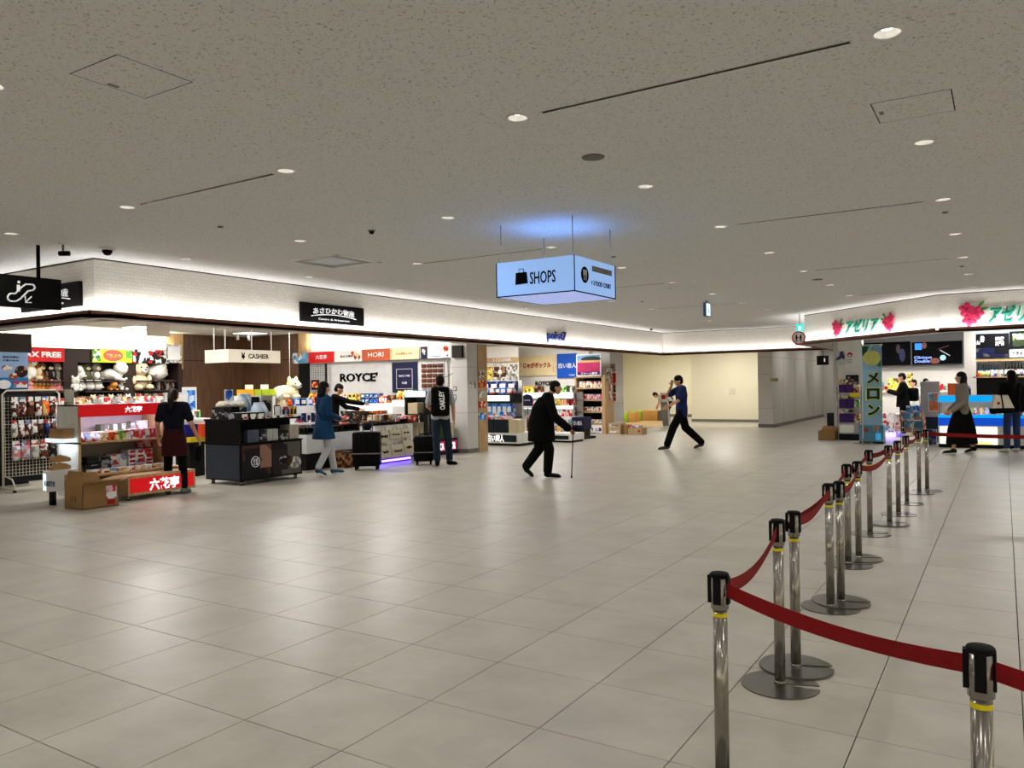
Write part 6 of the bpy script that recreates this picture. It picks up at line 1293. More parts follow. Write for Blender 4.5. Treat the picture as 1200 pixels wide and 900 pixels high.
row('small_carton', 'small white carton with a navy print at the right of the black stand', 'box', (sx1-.15, S0(.73), zt), (sx1-.15, S0(.87), zt), 2, .15, .17, [pwht], pnav, '+x'); row('small_carton', 'small yellow carton with a brown print at the right end of the black stand', 'box', (sx1-.15, S0(.87), zt), (sx1-.15, S0(1.0), zt), 2, .15, .17, [pyel], pbrn, '+x')
# island behind the black stand: long yellow-green boxes, big llama toy, blue boxes
y0, y1, z = table('white island behind the black stand carrying the llama toy', -12.0, 282, 378, 497, wplast, .9)
iX = -12.35; gz = at_x(300, 463.5, iX).z
t = thing('riser_block', 'white riser under the yellow and green boxes', 'riser', (iX, 0, z)); q0, q1 = at_x(282, 463, iX), at_x(318, 463, iX); MB().box(iX-.2, iX+.12, q0.y, q1.y, z, gz, wplast).build('block', t); t.location.y = q0.y
for ch in t.children: ch.matrix_parent_inverse = t.matrix_basis.inverted()
row('long_box', 'orange end box of the long row on the riser', 'box', (iX, q0.y, gz), (iX, q0.y+(q1.y-q0.y)*.3, gz), 1, .25, .12, [mat('amber_box', S(250, 180, 30), .5)], None, '+x'); row('long_box', 'lime green box in the long row on the riser', 'box', (iX, q0.y+(q1.y-q0.y)*.3, gz), (iX, q1.y, gz), 3, .25, .12, [mat('lime_box', S(176, 196, 40), .5)], None, '+x')
for px_, lb in ((292, 'left small white price card on the yellow and green boxes'), (310, 'right small white price card on the yellow and green boxes')): q = at_x(px_, 458, iX); one('price_card', lb, 'card', (iX, q.y, gz+.122), .19, .01, .09, priceM, None, '+x', 'card')
lp = at_x(340, 466.5, iX); t = thing('soft_toy', 'large cream llama soft toy lying on the white island with its head up', 'soft toy', (iX, lp.y, lp.z))
LY = lambda px_: at_x(px_, 460, iX).y
LZ = lambda py_: at_x(340, py_, iX).z
m = MB(); m.ell((iX, LY(334), LZ(461)), .17, .34, .17, pl_cream, 14, 8); m.ell((iX+.1, LY(329), LZ(465)), .1, .14, .06, pl_cream); m.ell((iX+.14, LY(341), LZ(465)), .1, .10, .06, pl_cream); m.build('body', t)
m = MB(); m.tube([(iX, LY(338), LZ(461)), (iX+.02, LY(341), LZ(455)), (iX+.03, LY(342), LZ(450))], .14, pl_cream, 12, .11); m.build('neck', t)
m = MB(); m.ell((iX+.04, LY(342.5), LZ(450.5)), .13, .15, .12, pl_cream); h_ = m.build('head', t)
for s in (-1, 1): m = MB(); m.ell((iX+.03, LY(342)+s*.09, LZ(446)), .04, .045, .09, pl_cream, 8, 6); adopt(m.build('ear'), h_)
m = MB(); m.ell((iX+.15, LY(344), LZ(452)), .06, .08, .06, pl_white, 10, 6); adopt(m.build('muzzle'), h_); m = MB(); m.ell((iX+.20, LY(344.5), LZ(451.5)), .02, .025, .02, blackm, 8, 5); adopt(m.build('nose'), h_)
for s in (-1, 1): m = MB(); m.ell((iX+.15, LY(343)+s*.06, LZ(449.5)), .012, .015, .018, blackm, 8, 5); adopt(m.build('eye'), h_)
m = MB(); m.tube([(iX, lp.y, LZ(446)), (iX, lp.y, 2.96)], .006, wplast, 6); m.build('cord', t)
t = thing('riser_block', 'white riser under the llama toy and the blue boxes', 'riser', (iX, lp.y, z)); MB().box(iX-.25, iX+.25, at_x(326, 467, iX).y, at_x(358, 467, iX).y, z, lp.z-.16, wplast).build('block', t)
row('blue_box', 'royal blue box under the llama toy', 'box', (iX+.1, at_x(334, 470, iX).y, lp.z-.155), (iX+.1, at_x(357, 470, iX).y, lp.z-.155), 3, .3, .145, [pblu, pnav], wink, '+x'); row('tan_box', 'tan patterned box left of the blue boxes under the llama toy', 'box', (iX+.1, at_x(320, 470, iX).y, lp.z-.155), (iX+.1, at_x(333, 470, iX).y, lp.z-.155), 2, .3, .13, [ptan, pora], None, '+x')
plush('small round white bird soft toy left of the llama toy', (iX+.15, at_x(322, 463, iX).y, lp.z-.02), .17, pl_white, 'ball')
row('dvd_case', 'white and navy sweet box in the front row below the blue boxes', 'box', (-12.1, at_x(345, 490, -12.1).y, z), (-12.1, at_x(377, 490, -12.1).y, z), 6, .16, .19, [pwht, pnav], pnav, '+x')
row('navy_tin', 'navy and silver tin behind the front row near the blue coat', 'tin', (-12.5, at_x(350, 485, -12.5).y, z), (-12.5, at_x(360, 485, -12.5).y, z), 3, .16, .34, [pnav, pgry], None, '+x', 'jar')
# ---------------- second shop (stationery and sweets)
yS = 21.95
struct(MB().box(-14.4, at_y(607, 440, 20.75).x, 20.74, 20.8, 0, 2.75, white).build('wall_stationery_panel'))
def boards(nm, lb, rect, m, cat='sign', y=None): return sig(nm, lb, Ry(*rect, y or yS), 'y', y or yS, .03, m, cat), Ry(*rect, y or yS)
t, r = boards('wood_valance', 'light wood valance with raised cream letters over the second shop shelves', (566, 418.5, 607, 425.5), lwood, y=20.7); slet('I COZIER', t, r, 'y', 20.7, wplast, (.3, .82), (.2, .85), bold=.02)
t, r = boards('wall_sign', 'large cream board with dark red Japanese writing in the second shop', (607.5, 415.5, 651, 441), tanb); slet('じゃがポックル', t, r, 'y', yS, rink, (.14, .88), (.38, .66), bold=.04); patch(t, 'edge_line', r, 'y', yS, ptan, (.07, .08), (.2, .8)); patch(t, 'edge_line', r, 'y', yS, ptan, (.93, .94), (.2, .8))
t, r = boards('wall_sign', 'blue board with white writing between the cream board and the field picture', (653, 414, 675.5, 443), blub); slet('白い恋人', t, r, 'y', yS, wink, (.08, .98), (.4, .62), bold=.03); slet('北海道', t, r, 'y', yS, wink, (.6, .9), (.08, .15))
t, r = boards('picture_board', 'framed picture of a pink flower field under a dark hill', (675.5, 414.5, 704, 441), wplast, y=21.45); yF = 21.45
patch(t, 'sky', r, 'y', yF, mat('picture_sky', S(110, 150, 196), .5), (.04, .96), (.72, .96)); patch(t, 'hill', r, 'y', yF-.002, mat('picture_hill', S(34, 52, 44), .6), (.2, 1.0), (.66, .9), ell=True); patch(t, 'pale_field', r, 'y', yF-.003, mat('picture_gold', S(206, 160, 110), .6), (.04, .96), (.60, .72)); patch(t, 'pink_field', r, 'y', yF-.004, mat('picture_pink', S(176, 40, 92), .6, var=.25, scale=2), (.04, .96), (.05, .62)); patch(t, 'purple_band', r, 'y', yF-.008, mat('picture_purple', S(90, 24, 96), .6), (.04, .96), (.05, .2)); slet('ファーム富田', t, r, 'y', yF-.012, wink, (.2, .85), (.07, .18), bold=.02)
t = tag(text("ROYCE'", at_y(645.5, 449, yS).x-at_y(626, 449, yS).x, .0, kink, None, (at_y(637, 449, yS).x, yS+.02, at_y(637, 449, yS).z), '-y', 'wall_lettering', bold=.022, depth=.02), 'black shop name letters on the wall of the second shop above the cane man', 'lettering')
t, r = boards('photo_poster', 'pale poster with four dark photographs under the wood valance', (578, 425.5, 594.5, 446), pgry, y=20.7)
for fx, fz in (((.08, .45), (.5, .8)), ((.55, .92), (.5, .8)), ((.08, .45), (.2, .46)), ((.55, .92), (.2, .46))): patch(t, 'photograph', r, 'y', 20.7, pbrn, fx, fz)
patch(t, 'white_diamond', r, 'y', 20.695, wink, (.35, .62), (.36, .64), ell=True)
boards('blue_poster', 'small poster with a blue and yellow picture beside the wooden end panel', (567.5, 430, 577, 446), pyel, y=20.7, cat='poster'); boards('grey_board', 'grey patterned board right of the poster of four photographs', (595, 427, 606, 446), pgry, y=20.7, cat='board')
# left bay shelving
yA = 17.6
def y_row(name, lb, cat, a, b, yb, Y, n, h, ms, m2=None, kind='box', d=.2, stack=1): p, q = at_y(a, yb, Y), at_y(b, yb, Y); row(name, lb, cat, (p.x, Y, p.z), (q.x, Y, p.z), n, d, h, ms, m2, '-y', kind, stack=stack); return p.z
xL = at_y(566, 480, yA).x; xR = at_y(604, 480, yA).x; lv = [at_y(585, v, yA).z for v in (461.5, 488.5, 508)]
t = thing('sweet_shelving', 'black shelving with a lit shelf front and blue boxes right of the wooden end panel', 'shelving', ((xL+xR)/2, yA, 0))
MB().box(xL-.3, xR, yA+.35, yA+.4, 0, at_y(585, 446, yA).z, wplast).build('back_panel', t)
for z in lv[:2]: MB().box(xL-.3, xR, yA-.15, yA+.35, z-.03, z, black).build('shelf', t)
MB().box(xL-.3, at_y(601, 480, yA).x-.0, yA-.17, yA-.15, at_y(585, 470, yA-.15).z, lv[0]-.04, glowc).build('lit_shelf_front', t); MB().box(xL-.3, xR, yA-.15, yA+.35, at_y(585, 472, yA).z, lv[0]-.04, black).build('light_housing', t)
row('blue_white_pack', 'blue topped white pack on the highest shelf right of the wooden panel', 'pack', (xL-.1, yA, lv[0]), (xR-.03, yA, lv[0]), 6, .2, .16, [pnav, pblu, pwht], wink); row('blue_carton', 'navy carton with white writing on the blue row of the highest shelf', 'box', (xL-.1, yA+.15, lv[0]+.0), (xR-.03, yA+.15, lv[0]), 4, .15, .34, [pnav], wink)
row('sky_box', 'sky blue sweet box with a white tower picture on the middle shelf', 'box', (xL-.1, yA-.03, lv[1]), (xR-.03, yA-.03, lv[1]), 7, .2, .36, [pblu, mat('sky_box', S(70, 150, 226), .4)], wplast)
lv2 = lv
bY = 16.42; xL2, xR2 = -11.9, at_y(607, 515, bY).x; z_t = at_y(590, 507.5, bY).z
t = thing('low_counter', 'low white counter with a lit white name, left one in the second shop', 'counter', ((xL2+xR2)/2, bY+.4, 0)); darkg = mat('dark_glass_front', S(20, 34, 44), .25)
MB().box(xL2, xR2, bY, bY+.9, .06, z_t, wplast).build('body', t); MB().box(xL2, xR2, bY+.05, bY+.85, 0, .06, black).build('plinth', t); f_ = MB().box(xL2, xR2-.04, bY-.006, bY, .10, z_t-.05, darkg).build('dark_front', t)
a, b = at_y(571.5, 515, bY), at_y(591, 515, bY); adopt(text('白い恋人', b.x-a.x, .19, wlet, None, ((a.x+b.x)/2, bY-.008, (.10+z_t-.05)/2), '-y', bold=.04), f_)
row('dark_book', 'dark teal gift box standing in the row on the left white counter', 'box', (xL2+.1, bY+.25, z_t), (at_y(599, 500, bY+.25).x, bY+.25, z_t), 9, .3, .33, [mat('teal_black', S(16, 34, 46), .5)], None); row('cream_box', 'cream box stacked at the right end of the left white counter', 'box', (at_y(599.3, 500, bY+.25).x, bY+.25, z_t), (xR2-.03, bY+.25, z_t), 1, .3, .065, [pbei], None, stack=5)
row('pink_tray', 'pink and purple tray on top of the dark gift boxes', 'tray', (xL2+.1, bY+.25, z_t+.335), (at_y(599, 500, bY+.25).x, bY+.25, z_t+.335), 5, .3, .07, [ppnk, pgry], None)
b2Y = 17.9; xa_, xb_ = at_y(612, 515, b2Y).x, at_y(668, 515, b2Y).x; z_u = at_y(625, 507.5, b2Y).z
t = thing('low_counter', 'white counter with a lit white name behind the man with the cane', 'counter', ((xa_+xb_)/2, b2Y+.4, 0)); MB().box(xa_, xb_, b2Y, b2Y+.8, .05, z_u, wplast).build('body', t); MB().box(xa_, xb_, b2Y+.03, b2Y+.75, 0, .05, black).build('plinth', t)
f_ = MB().box(xa_+.04, xb_-.04, b2Y-.006, b2Y, .08, z_u-.05, darkg).build('dark_front', t); a, b = at_y(614, 514, b2Y), at_y(633, 514, b2Y); adopt(text('白い恋人', b.x-a.x, .18, wlet, None, ((a.x+b.x)/2, b2Y-.008, (.08+z_u-.05)/2), '-y', bold=.04), f_)
row('brown_pack', 'brown and tan pack on the counter behind the man with the cane', 'pack', (xa_+.05, b2Y+.3, z_u), (xa_+(xb_-xa_)*.5, b2Y+.3, z_u), 5, .3, .18, [pbrn, ptan, pgry], None, stack=2); row('pink_pack', 'pink pack stacked over the brown packs behind the man with the cane', 'pack', (xa_+.05, b2Y+.3, z_u+.365), (xa_+(xb_-xa_)*.45, b2Y+.3, z_u+.365), 3, .3, .12, [ppnk, pred, pyel], None)
q = at_y(626, 476, 18.3); t = thing('arched_sign', 'navy arched sign board with small white writing left of the cane man', 'sign', (q.x, 18.3, q.z-.2)); a, b = at_y(611.5, 470, 18.3), at_y(624, 470, 18.3); w_ = b.x-a.x; zA, zB = at_y(617, 476, 18.3).z, at_y(617, 462, 18.3).z
pts = [(a.x, 18.3, zA), (b.x, 18.3, zA)] + [((a.x+b.x)/2+w_/2*math.cos(u), 18.3, zB-.12+.12*math.sin(u)) for u in [PI*j/8 for j in range(9)]]; MB().poly(pts, navb, .02, (0, 1, 0)).build('board', t); text('GRAND', w_*.6, .04, wink, t, ((a.x+b.x)/2, 18.298, (zA+zB)/2), '-y'); MB().box(a.x, b.x, 18.3, 18.32, zA-.05, zA-.004, wplast).build('white_base', t)
MB().tube([((a.x+b.x)/2, 18.33, zA), ((a.x+b.x)/2, 18.33, z_u)], .015, gskirt).build('pole', t)
# back bay with lit shelves
yC = 21.0; xc0, xc1 = at_y(602, 470, yC).x, at_y(673.5, 470, yC).x; lc = [at_y(640, v, yC).z for v in (460, 475.5, 488)]
t = thing('back_shelving', 'white back wall shelving with bright lit shelf fronts behind the man with the cane', 'shelving', ((xc0+xc1)/2, yC+.3, 0))
for z in lc: MB().box(xc0, xc1, yC-.1, yC+.5, z-.03, z, wplast).build('shelf', t)
MB().box(xc0, xc1, yC+.5, yC+.55, 0, lc[0], wplast).build('back_panel', t); MB().box(xc0, xc1, yC-.1, yC+.5, 0, at_y(640, 490, yC).z, wplast).build('plinth', t)
MB().box(xc0, xc1, yC-.125, yC-.1, at_y(640, 466.5, yC).z, lc[0]-.0, glowc).build('lit_shelf_front', t); MB().box(xc0, xc1, yC-.125, yC-.1, at_y(640, 479, yC).z, lc[1], glowc).build('lit_shelf_front', t)
F = lambda px_, z: (at_y(px_, 470, yC+.1).x, yC+.1, z)
for lb, a, b, n, ms, z, h in (('dark red box on the top lit shelf of the second shop', 605, 615, 3, [pred], lc[0], .19), ('yellow box on the top lit shelf of the second shop', 616, 628, 3, [pyel], lc[0], .2), ('brown box on the top lit shelf near the head of the cane man', 629, 636, 2, [pbrn], lc[0], .2), ('pale box on the top lit shelf right of the cane man', 652, 659, 2, [pwht, ptan], lc[0], .2), ('bright green box on the top lit shelf right of the cane man', 660, 666, 2, [pgrn], lc[0], .21), ('dark green box at the right end of the top lit shelf', 667, 673, 2, [mat('deep_green', (1, 1, 1)), pgry], lc[0], .2),
        ('yellow pack on the second lit shelf right of the cane man', 653, 659, 2, [pyel], lc[1], .22), ('peach box on the second lit shelf', 660, 666, 2, [mat('peach', S(236, 176, 140), .5)], lc[1], .2), ('dark red and black box at the right of the second lit shelf', 667, 673, 3, [pred, pblk], lc[1], .2), ('mixed pack on the left part of the second lit shelf', 604, 640, 9, [pmix, pwht, ppnk], lc[1], .17), ('red and pink pack on the lowest shelf right of the cane man', 650, 672, 6, [pred, ppnk, pwht], lc[2], .22)):
    row('sweet_box', lb, 'box', F(a, z), F(b, z), n, .25, h, ms, None)
# magazine spinner and navy promo box
gY = 19.4; x0, x1 = at_y(650, 500, gY).x, at_y(668, 500, gY).x; zc = at_y(660, 491, gY).z; t = thing('book_rack', 'low black rack holding books with bright spines right of the man with the cane', 'rack', ((x0+x1)/2, gY, 0)); MB().box(x0, x1+.6, gY-.2, gY+.4, 0, .06, black).build('base', t)
for lb, a, b, m_ in (('white upright book in the low black rack', 651, 655.5, pwht), ('yellow upright book in the low black rack', 655.7, 659.5, pyel), ('dark red upright book in the low black rack', 659.7, 661.5, pred), ('sea blue upright book in the low black rack', 662, 669, pteal)): p, q = at_y(a, 500, gY), at_y(b, 500, gY); one('picture_book', lb, 'book', ((p.x+q.x)/2, gY, .062), (q.x-p.x)*.95, .2, zc-.07, m_, None)
nY = 19.6; r = Ry(670, 489, 684.5, 502.5, nY); t = thing('promo_box', 'navy promo box with white Japanese writing over a black basket', 'display', ((r[0]+r[1])/2, nY+.2, 0)); MB().box(r[0], r[1], nY, nY+.45, r[2], r[3], navb).build('box', t); MB().box(r[0]+.0, r[1]-.03, nY+.02, nY+.43, 0, r[2], black).build('basket', t); slet('白い恋人', t, r, 'y', nY, wink, (.15, .85), (.3, .7), bold=.03)
# wooden shelf unit at the right end
yD = 21.5; x0, x1 = at_y(674, 470, yD).x, at_y(707, 470, yD).x; zz = [at_y(690, v, yD).z for v in (441.5, 454.5, 468.5, 482.5, 496.5)]
t = thing('wooden_shelving', 'tall light wood shelf unit of small bottles and jars below the flower field picture', 'shelving', ((x0+x1)/2, yD+.25, 0))
MB().box(x0, x0+.05, yD, yD+.5, 0, zz[0], lwood).build('side_panel', t); MB().box(x1-.05, x1, yD, yD+.5, 0, zz[0], lwood).build('side_panel', t); MB().box(x0, x1, yD+.47, yD+.5, 0, zz[0], blackm).build('back_panel', t)
for z in zz: MB().box(x0+.05, x1-.05, yD, yD+.47, z-.035, z, lwood).build('shelf', t)
f_ = MB().box(x0+.05, x1-.05, yD-.0, yD+.01, .02, zz[4]-.04, wplast).build('base_panel', t); a, b, c, d = x0+.1, x1-.08, .08, zz[4]-.12
f2 = MB().box(a, b, yD-.008, yD, c, d, mat('picture_purple', (1, 1, 1))).build('purple_sign', t); adopt(text('ファーム富田', (b-a)*.8, .13, wink, None, ((a+b)/2, yD-.01, (c+d)/2), '-y', bold=.03), f2)
for k, (lb, n, h, ms, kd) in enumerate((('white paper-wrapped bottle on the top board of the wooden shelf unit', 12, .2, [pwht, ptan], 'box'), ('small pink and white jar on the second board of the wooden shelf unit', 12, .17, [pwht, ppnk], 'jar'), ('small cream jar on the third board of the wooden shelf unit', 10, .15, [pwht, ptan], 'jar'), ('cream pouch on the lowest board of the wooden shelf unit', 6, .13, [ptan, pwht], 'bag'))):
    row('small_good', lb, 'goods', (x0+.1, yD+.15, zz[k+1]), (x1-.1, yD+.15, zz[k+1]), n, .1, h, ms, None, '-y', kd)
r0 = at_y(709, 470, yD)
t = thing('wood_end_panel', 'wooden end panel with a white notice beside the wooden shelf unit', 'panel', (x1+.1, yD+.3, 0)); MB().box(x1+.002, x1+.06, yD, yD+.62, 0, at_y(709, 439, yD).z, lwood).build('panel', t); MB().box(x1+.06, x1+.066, yD+.3, yD+.5, 1.0, 1.5, pwht).build('notice', t); MB().box(x1+.06, x1+.066, yD+.1, yD+.55, 1.55, 2.0, pmix).build('picture_strip', t)
for a, b, c, d, mm, lb in ((715, 426, 721, 436, pteal, 'blue-grey poster at the top of the far column'), (715, 437, 721.5, 449, redp, 'red poster with white lines on the far column'), (715, 449.5, 721.5, 460, pbrn, 'brown picture poster on the far column'), (715, 461, 721.5, 470, pred, 'red and grey poster, lowest on the far column')): sig('poster', lb, Ry(a, b, c, d, 22.1), 'y', 22.1, .01, mm, 'poster')
# cardboard boxes beside the shelf unit and in the play area
def carton_box(lb, a, b, base, top, tape=True, d=.4, m=None):
    p, q = at_z(a, base, 0), at_z(b, base, 0); Y = (p.y+q.y)/2; x0, x1 = at_y(a, base, Y).x, at_y(b, base, Y).x; z = at_y(a, top, Y).z; t = thing('carton', lb, 'box', ((x0+x1)/2, Y+d/2, 0)); return t, x0, x1, Y, z
kr2 = mat('kraft_pale', S(180, 152, 112), .75, var=.05, scale=4)
t, x0, x1, Y, z = carton_box('lower brown carton of the stack against the far column', 713, 727, 509, 502.5); z1_ = z; MB().box(x0, x1, Y, Y+.4, 0, z, kr2).build('box', t); MB().box(x0+.05, x1-.05, Y-.002, Y, z*.3, z*.7, pgry).build('print', t)
t, x0, x1, Y, z = carton_box('upper brown carton of the stack against the far column', 713, 727, 509, 496); MB().box(x0, x1, Y+.01, Y+.4, z1_+.002, z, kr2).build('box', t); MB().box(x0+.05, x1-.05, Y+.007, Y+.01, z1_+.05, z-.04, pgry).build('print', t)
t, x0, x1, Y, z = carton_box('brown carton between the stack and the open carton', 728, 735.5, 509, 498); MB().box(x0, x1, Y, Y+.35, 0, z, kraft).build('box', t)
t, x0, x1, Y, z = carton_box('open brown carton with white packs on top, farthest right of the three', 736, 752, 509.5, 501.5); MB().box(x0, x1, Y, Y+.4, 0, z, kr2).build('box', t); MB().box(x1-.12, x1-.05, Y-.002, Y, z*.4, z*.7, rink).build('red_mark', t); MB().rbox(x0+.02, x1-.1, Y+.05, Y+.35, z, z+.07, .02, pwht).build('white_packs', t)
lime = mat('lime_foam', S(160, 190, 50), .6); tanf = mat('tan_foam', S(196, 152, 84), .6)
def bench(lb, a, b, y_base, y_top, Y, m): x0, x1 = at_y(a, y_base, Y).x, at_y(b, y_base, Y).x; z = at_y((a+b)/2, y_top, Y).z; t = thing('play_bench', lb, 'bench', ((x0+x1)/2, Y+.2, 0)); MB().rbox(x0, x1-.01, Y, Y+.45, 0, z, .02, m, 2).build('block', t); return z
bench('lime green bench block nearest the column in the play area', 728, 736, 493, 484, 28.2, lime); bench('tan bench block beside the nearest lime block', 736, 744.5, 493, 483, 28.2, tanf); bench('lime green bench block behind the tan block', 736, 752, 492, 481.5, 29.6, lime); zb_ = bench('long tan bench block under the bending person', 752.3, 771, 492, 481, 29.6, tanf); bench('dark end block of the play benches behind the grey post', 771.3, 777, 492, 481, 29.6, dgr)
p = [at_z(v, 493, 0) for v in (738, 776)]; q = [at_z(v, 501, 0) for v in (731, 768)]; t = tag(MB().poly([q[0]+Vector((0, 0, .001)), at_z(757, 502, .001), at_z(776, 499, .001), p[1]+Vector((0, 0, .001)), p[0]+Vector((0, 0, .001))], mat('play_wood', S(190, 158, 110), .35), .008, (0, 0, 1)).build('play_mat'), 'tan wood-coloured floor mat in front of the play benches', 'mat')
p = at_z(780, 499, 0); t = thing('post_sign', 'grey leaning pedestal with a white and red notice in front of the play benches', 'pedestal', (p.x, p.y, 0)); a, b = at_y(775, 485, p.y).x, at_y(783, 485, p.y).x; zt = at_y(778, 471, p.y).z
MB().add([(a+.05, p.y, 0), (b+.02, p.y, 0), (b+.02, p.y+.15, 0), (a+.05, p.y+.15, 0), (a-.03, p.y, zt), (b-.03, p.y, zt), (b-.03, p.y+.15, zt), (a-.03, p.y+.15, zt)], [(0, 3, 2, 1), (4, 5, 6, 7), (0, 1, 5, 4), (1, 2, 6, 5), (2, 3, 7, 6), (3, 0, 4, 7)], mat('pedestal_grey', S(150, 152, 156), .5)).build('post', t)
m = MB(); m.box(a-.03, b-.03, p.y-.01, p.y, zt, zt+.32, wplast); m.box(a+.02, b-.08, p.y-.014, p.y-.01, zt+.1, zt+.24, rink); m.build('notice', t)
# wall plate on the partition, plate on the pillar
p = at_y(858, 459, 29.39); sig('wall_socket', 'faint square plate on the pale partition wall', (p.x-.12, p.x+.12, p.z-.12, p.z+.12), 'y', 29.395, .004, mat('plate_cream', S(220, 214, 196), .5), 'plate')
p = at_y(907, 445, 26.14); sig('brass_plate', 'small brass plate on the grey pillar at the passage corner', (p.x-.13, p.x+.13, p.z-.05, p.z+.05), 'y', 26.14, .01, mat('brass', S(150, 140, 80), .4, .6), 'plate')
# ---------------- right shop
# screens on the dark band
yT = 25.3; r = Ry(1003, 394, 1132, 432, yT+.1); struct(MB().box(r[0], r[1], yT+.1, yT+.28, r[2], 2.9, mat('screen_band', S(120, 120, 120), .6)).build('wall_screen_band'))
scrm = mat('screen_black', S(3, 3, 5), .6, spec=.05)
r1 = Ry(1069, 399, 1127.5, 427.5, yT); t = thing('tv_screen', 'wall screen showing a dark advert with a blue square and white words, right one', 'screen', ((r1[0]+r1[1])/2, yT, r1[2])); MB().box(r1[0], r1[1], yT, yT+.08, r1[2], r1[3], scrm).build('panel', t)
lb_ = mat('screen_blue', S(30, 120, 255), .4, emit=1.0); sk = mat('screen_skin', S(120, 70, 60), .5, emit=.25); patch(t, 'blue_square', r1, 'y', yT, lb_, (.06, .2), (.66, .94)); patch(t, 'face_picture', r1, 'y', yT, sk, (.2, .3), (.7, .98), ell=True); patch(t, 'hand_picture', r1, 'y', yT, sk, (.36, .56), (.02, .28), ell=True); patch(t, 'pale_bottle', r1, 'y', yT, mat('screen_ice', S(150, 200, 230), .4, emit=.6), (.56, .68), (.16, .4), ell=True)
m = MB(); x = lambda f: r1[0]+(r1[1]-r1[0])*f; z = lambda f: r1[2]+(r1[3]-r1[2])*f
m.tube([(x(.56), yT-.006, z(.62)), (x(.76), yT-.006, z(.36))], .012, mat('screen_streak', S(190, 190, 190), .4, emit=.5), 5); m.tube([(x(.52), yT-.006, z(.66)), (x(.74), yT-.006, z(.8))], .008, sk, 5); m.build('light_streaks', t)
slet('Clinique', t, r1, 'y', yT-.004, mat('screen_word', S(140, 170, 255), .4, emit=.8), (.04, .40), (.22, .38), bold=.02); slet('Double', t, r1, 'y', yT-.004, _M['screen_word'], (.05, .36), (.08, .22), bold=.02)
r2 = Ry(1009, 400, 1066.5, 429, yT); t = thing('tv_screen', 'wall screen showing an almost black picture with faint blue, left one', 'screen', ((r2[0]+r2[1])/2, yT, r2[2])); MB().box(r2[0], r2[1], yT, yT+.08, r2[2], r2[3], scrm).build('panel', t); patch(t, 'dark_blue_glow', r2, 'y', yT, mat('screen_navy', S(16, 20, 60), .4, emit=.5), (.78, .9), (.15, .7), ell=True); patch(t, 'dim_face', r2, 'y', yT, mat('screen_dim', S(40, 24, 24), .4, emit=.3), (.72, .8), (.5, .9), ell=True)
r = Ry(1067, 399, 1068.4, 470, yT); 
# menu boards over the shelves at the right edge
yM = 21.7; mb = mat('menu_black', S(8, 8, 11), .6, spec=.1)
r = Ry(1140, 390, 1182.5, 419.5, yM); t = sig('menu_board', 'black menu board with white brush characters and a night mountain picture', r, 'y', yM, .03, mb); slet('山', t, r, 'y', yM, wink, (.08, .2), (.55, .72), bold=.04); slet('谷', t, r, 'y', yM, wink, (.2, .34), (.65, .92), bold=.04); slet('知床', t, r, 'y', yM, wink, (.62, .86), (.68, .86), bold=.04); slet('旅情', t, r, 'y', yM, wink, (.62, .86), (.48, .66), bold=.04); patch(t, 'mountain_picture', r, 'y', yM, P('night_photo', (20, 26, 60), (60, 60, 70), (14, 14, 20), (90, 84, 80), scale=4), (.03, .98), (.03, .4))
r = Ry(1183, 387, 1215, 408.5, yM); t = sig('menu_board', 'black menu board with a green leafy picture cut by the right edge', r, 'y', yM, .03, mb); patch(t, 'leafy_picture', r, 'y', yM, P('leafy_photo', (90, 110, 70), (170, 180, 130), (40, 50, 30), (210, 210, 180), scale=7), (.12, .95), (.12, .85))
r = Ry(1183, 409, 1215, 418.5, yM); t = sig('paper_notice', 'white strip with black characters under the leafy menu board', r, 'y', yM, .03, wplast); slet('かき氷', t, r, 'y', yM, kink, (.1, .5), (.2, .8), bold=.02)
r = Ry(1141, 419.5, 1215, 424, yM); struct(MB().box(r[0], r[1], yM, yM+.3, r[2], r[3], lwood).build('trim_wood_right_shop')); struct(MB().box(r[0]-.1, r[1]+2, yM+.3, yM+.4, 0, 2.9, mat('pale_blue_wall', S(204, 222, 236), .5)).build('wall_display_right'))
zsh = at_y(1170, 441, yM).z; xx0, xx1 = at_y(1140, 440, yM).x, at_y(1212, 440, yM).x; t = thing('drink_shelf', 'wooden shelf of bottles and fruit under the menu boards', 'shelf', ((xx0+xx1)/2, yM+.1, zsh)); MB().box(xx0, xx1, yM-.1, yM+.3, zsh-.03, zsh, lwood).build('shelf', t); MB().box(xx0, xx1, yM+.2, yM+.3, 0, zsh-.03, black).build('back_panel', t)
one('orange_jar', 'orange fruit jar at the left of the wooden drink shelf', 'jar', (at_y(1146, 440, yM).x, yM-.02, zsh), .17, .17, .15, pora, pwht, '-y', 'jar')
for px_ in (1151.5, 1156.5): o = tag(MB().ell((at_y(px_, 440, yM).x, yM-.02, zsh+.06), .065, .065, .06, mat('melon_skin', S(196, 210, 130), .6), 14, 8).build('melon'), 'pale green melon on the wooden drink shelf', 'fruit', 'melons on the drink shelf')
x = lambda v: at_y(v, 440, yM).x
row('blue_bottle', 'dark blue bottle in the back row of the drink shelf', 'bottle', (x(1142), yM+.12, zsh), (x(1170), yM+.12, zsh), 9, .08, .30, [mat('blue_glass', S(26, 50, 110), .2), mat('green_glass', S(20, 60, 50), .2)], pwht, '-y', 'bottle'); row('brown_bottle', 'black bottle with a pale label at the right of the drink shelf', 'bottle', (x(1177), yM+.05, zsh), (x(1203), yM+.05, zsh), 7, .09, .32, [mat('dark_glass', S(24, 22, 20), .2)], pwht, '-y', 'bottle')
row('carton_pack', 'small pale carton on the drink shelf between melons and bottles', 'box', (x(1161), yM-.02, zsh), (x(1176), yM-.02, zsh), 4, .1, .16, [pwht, pblu, ptan], None)
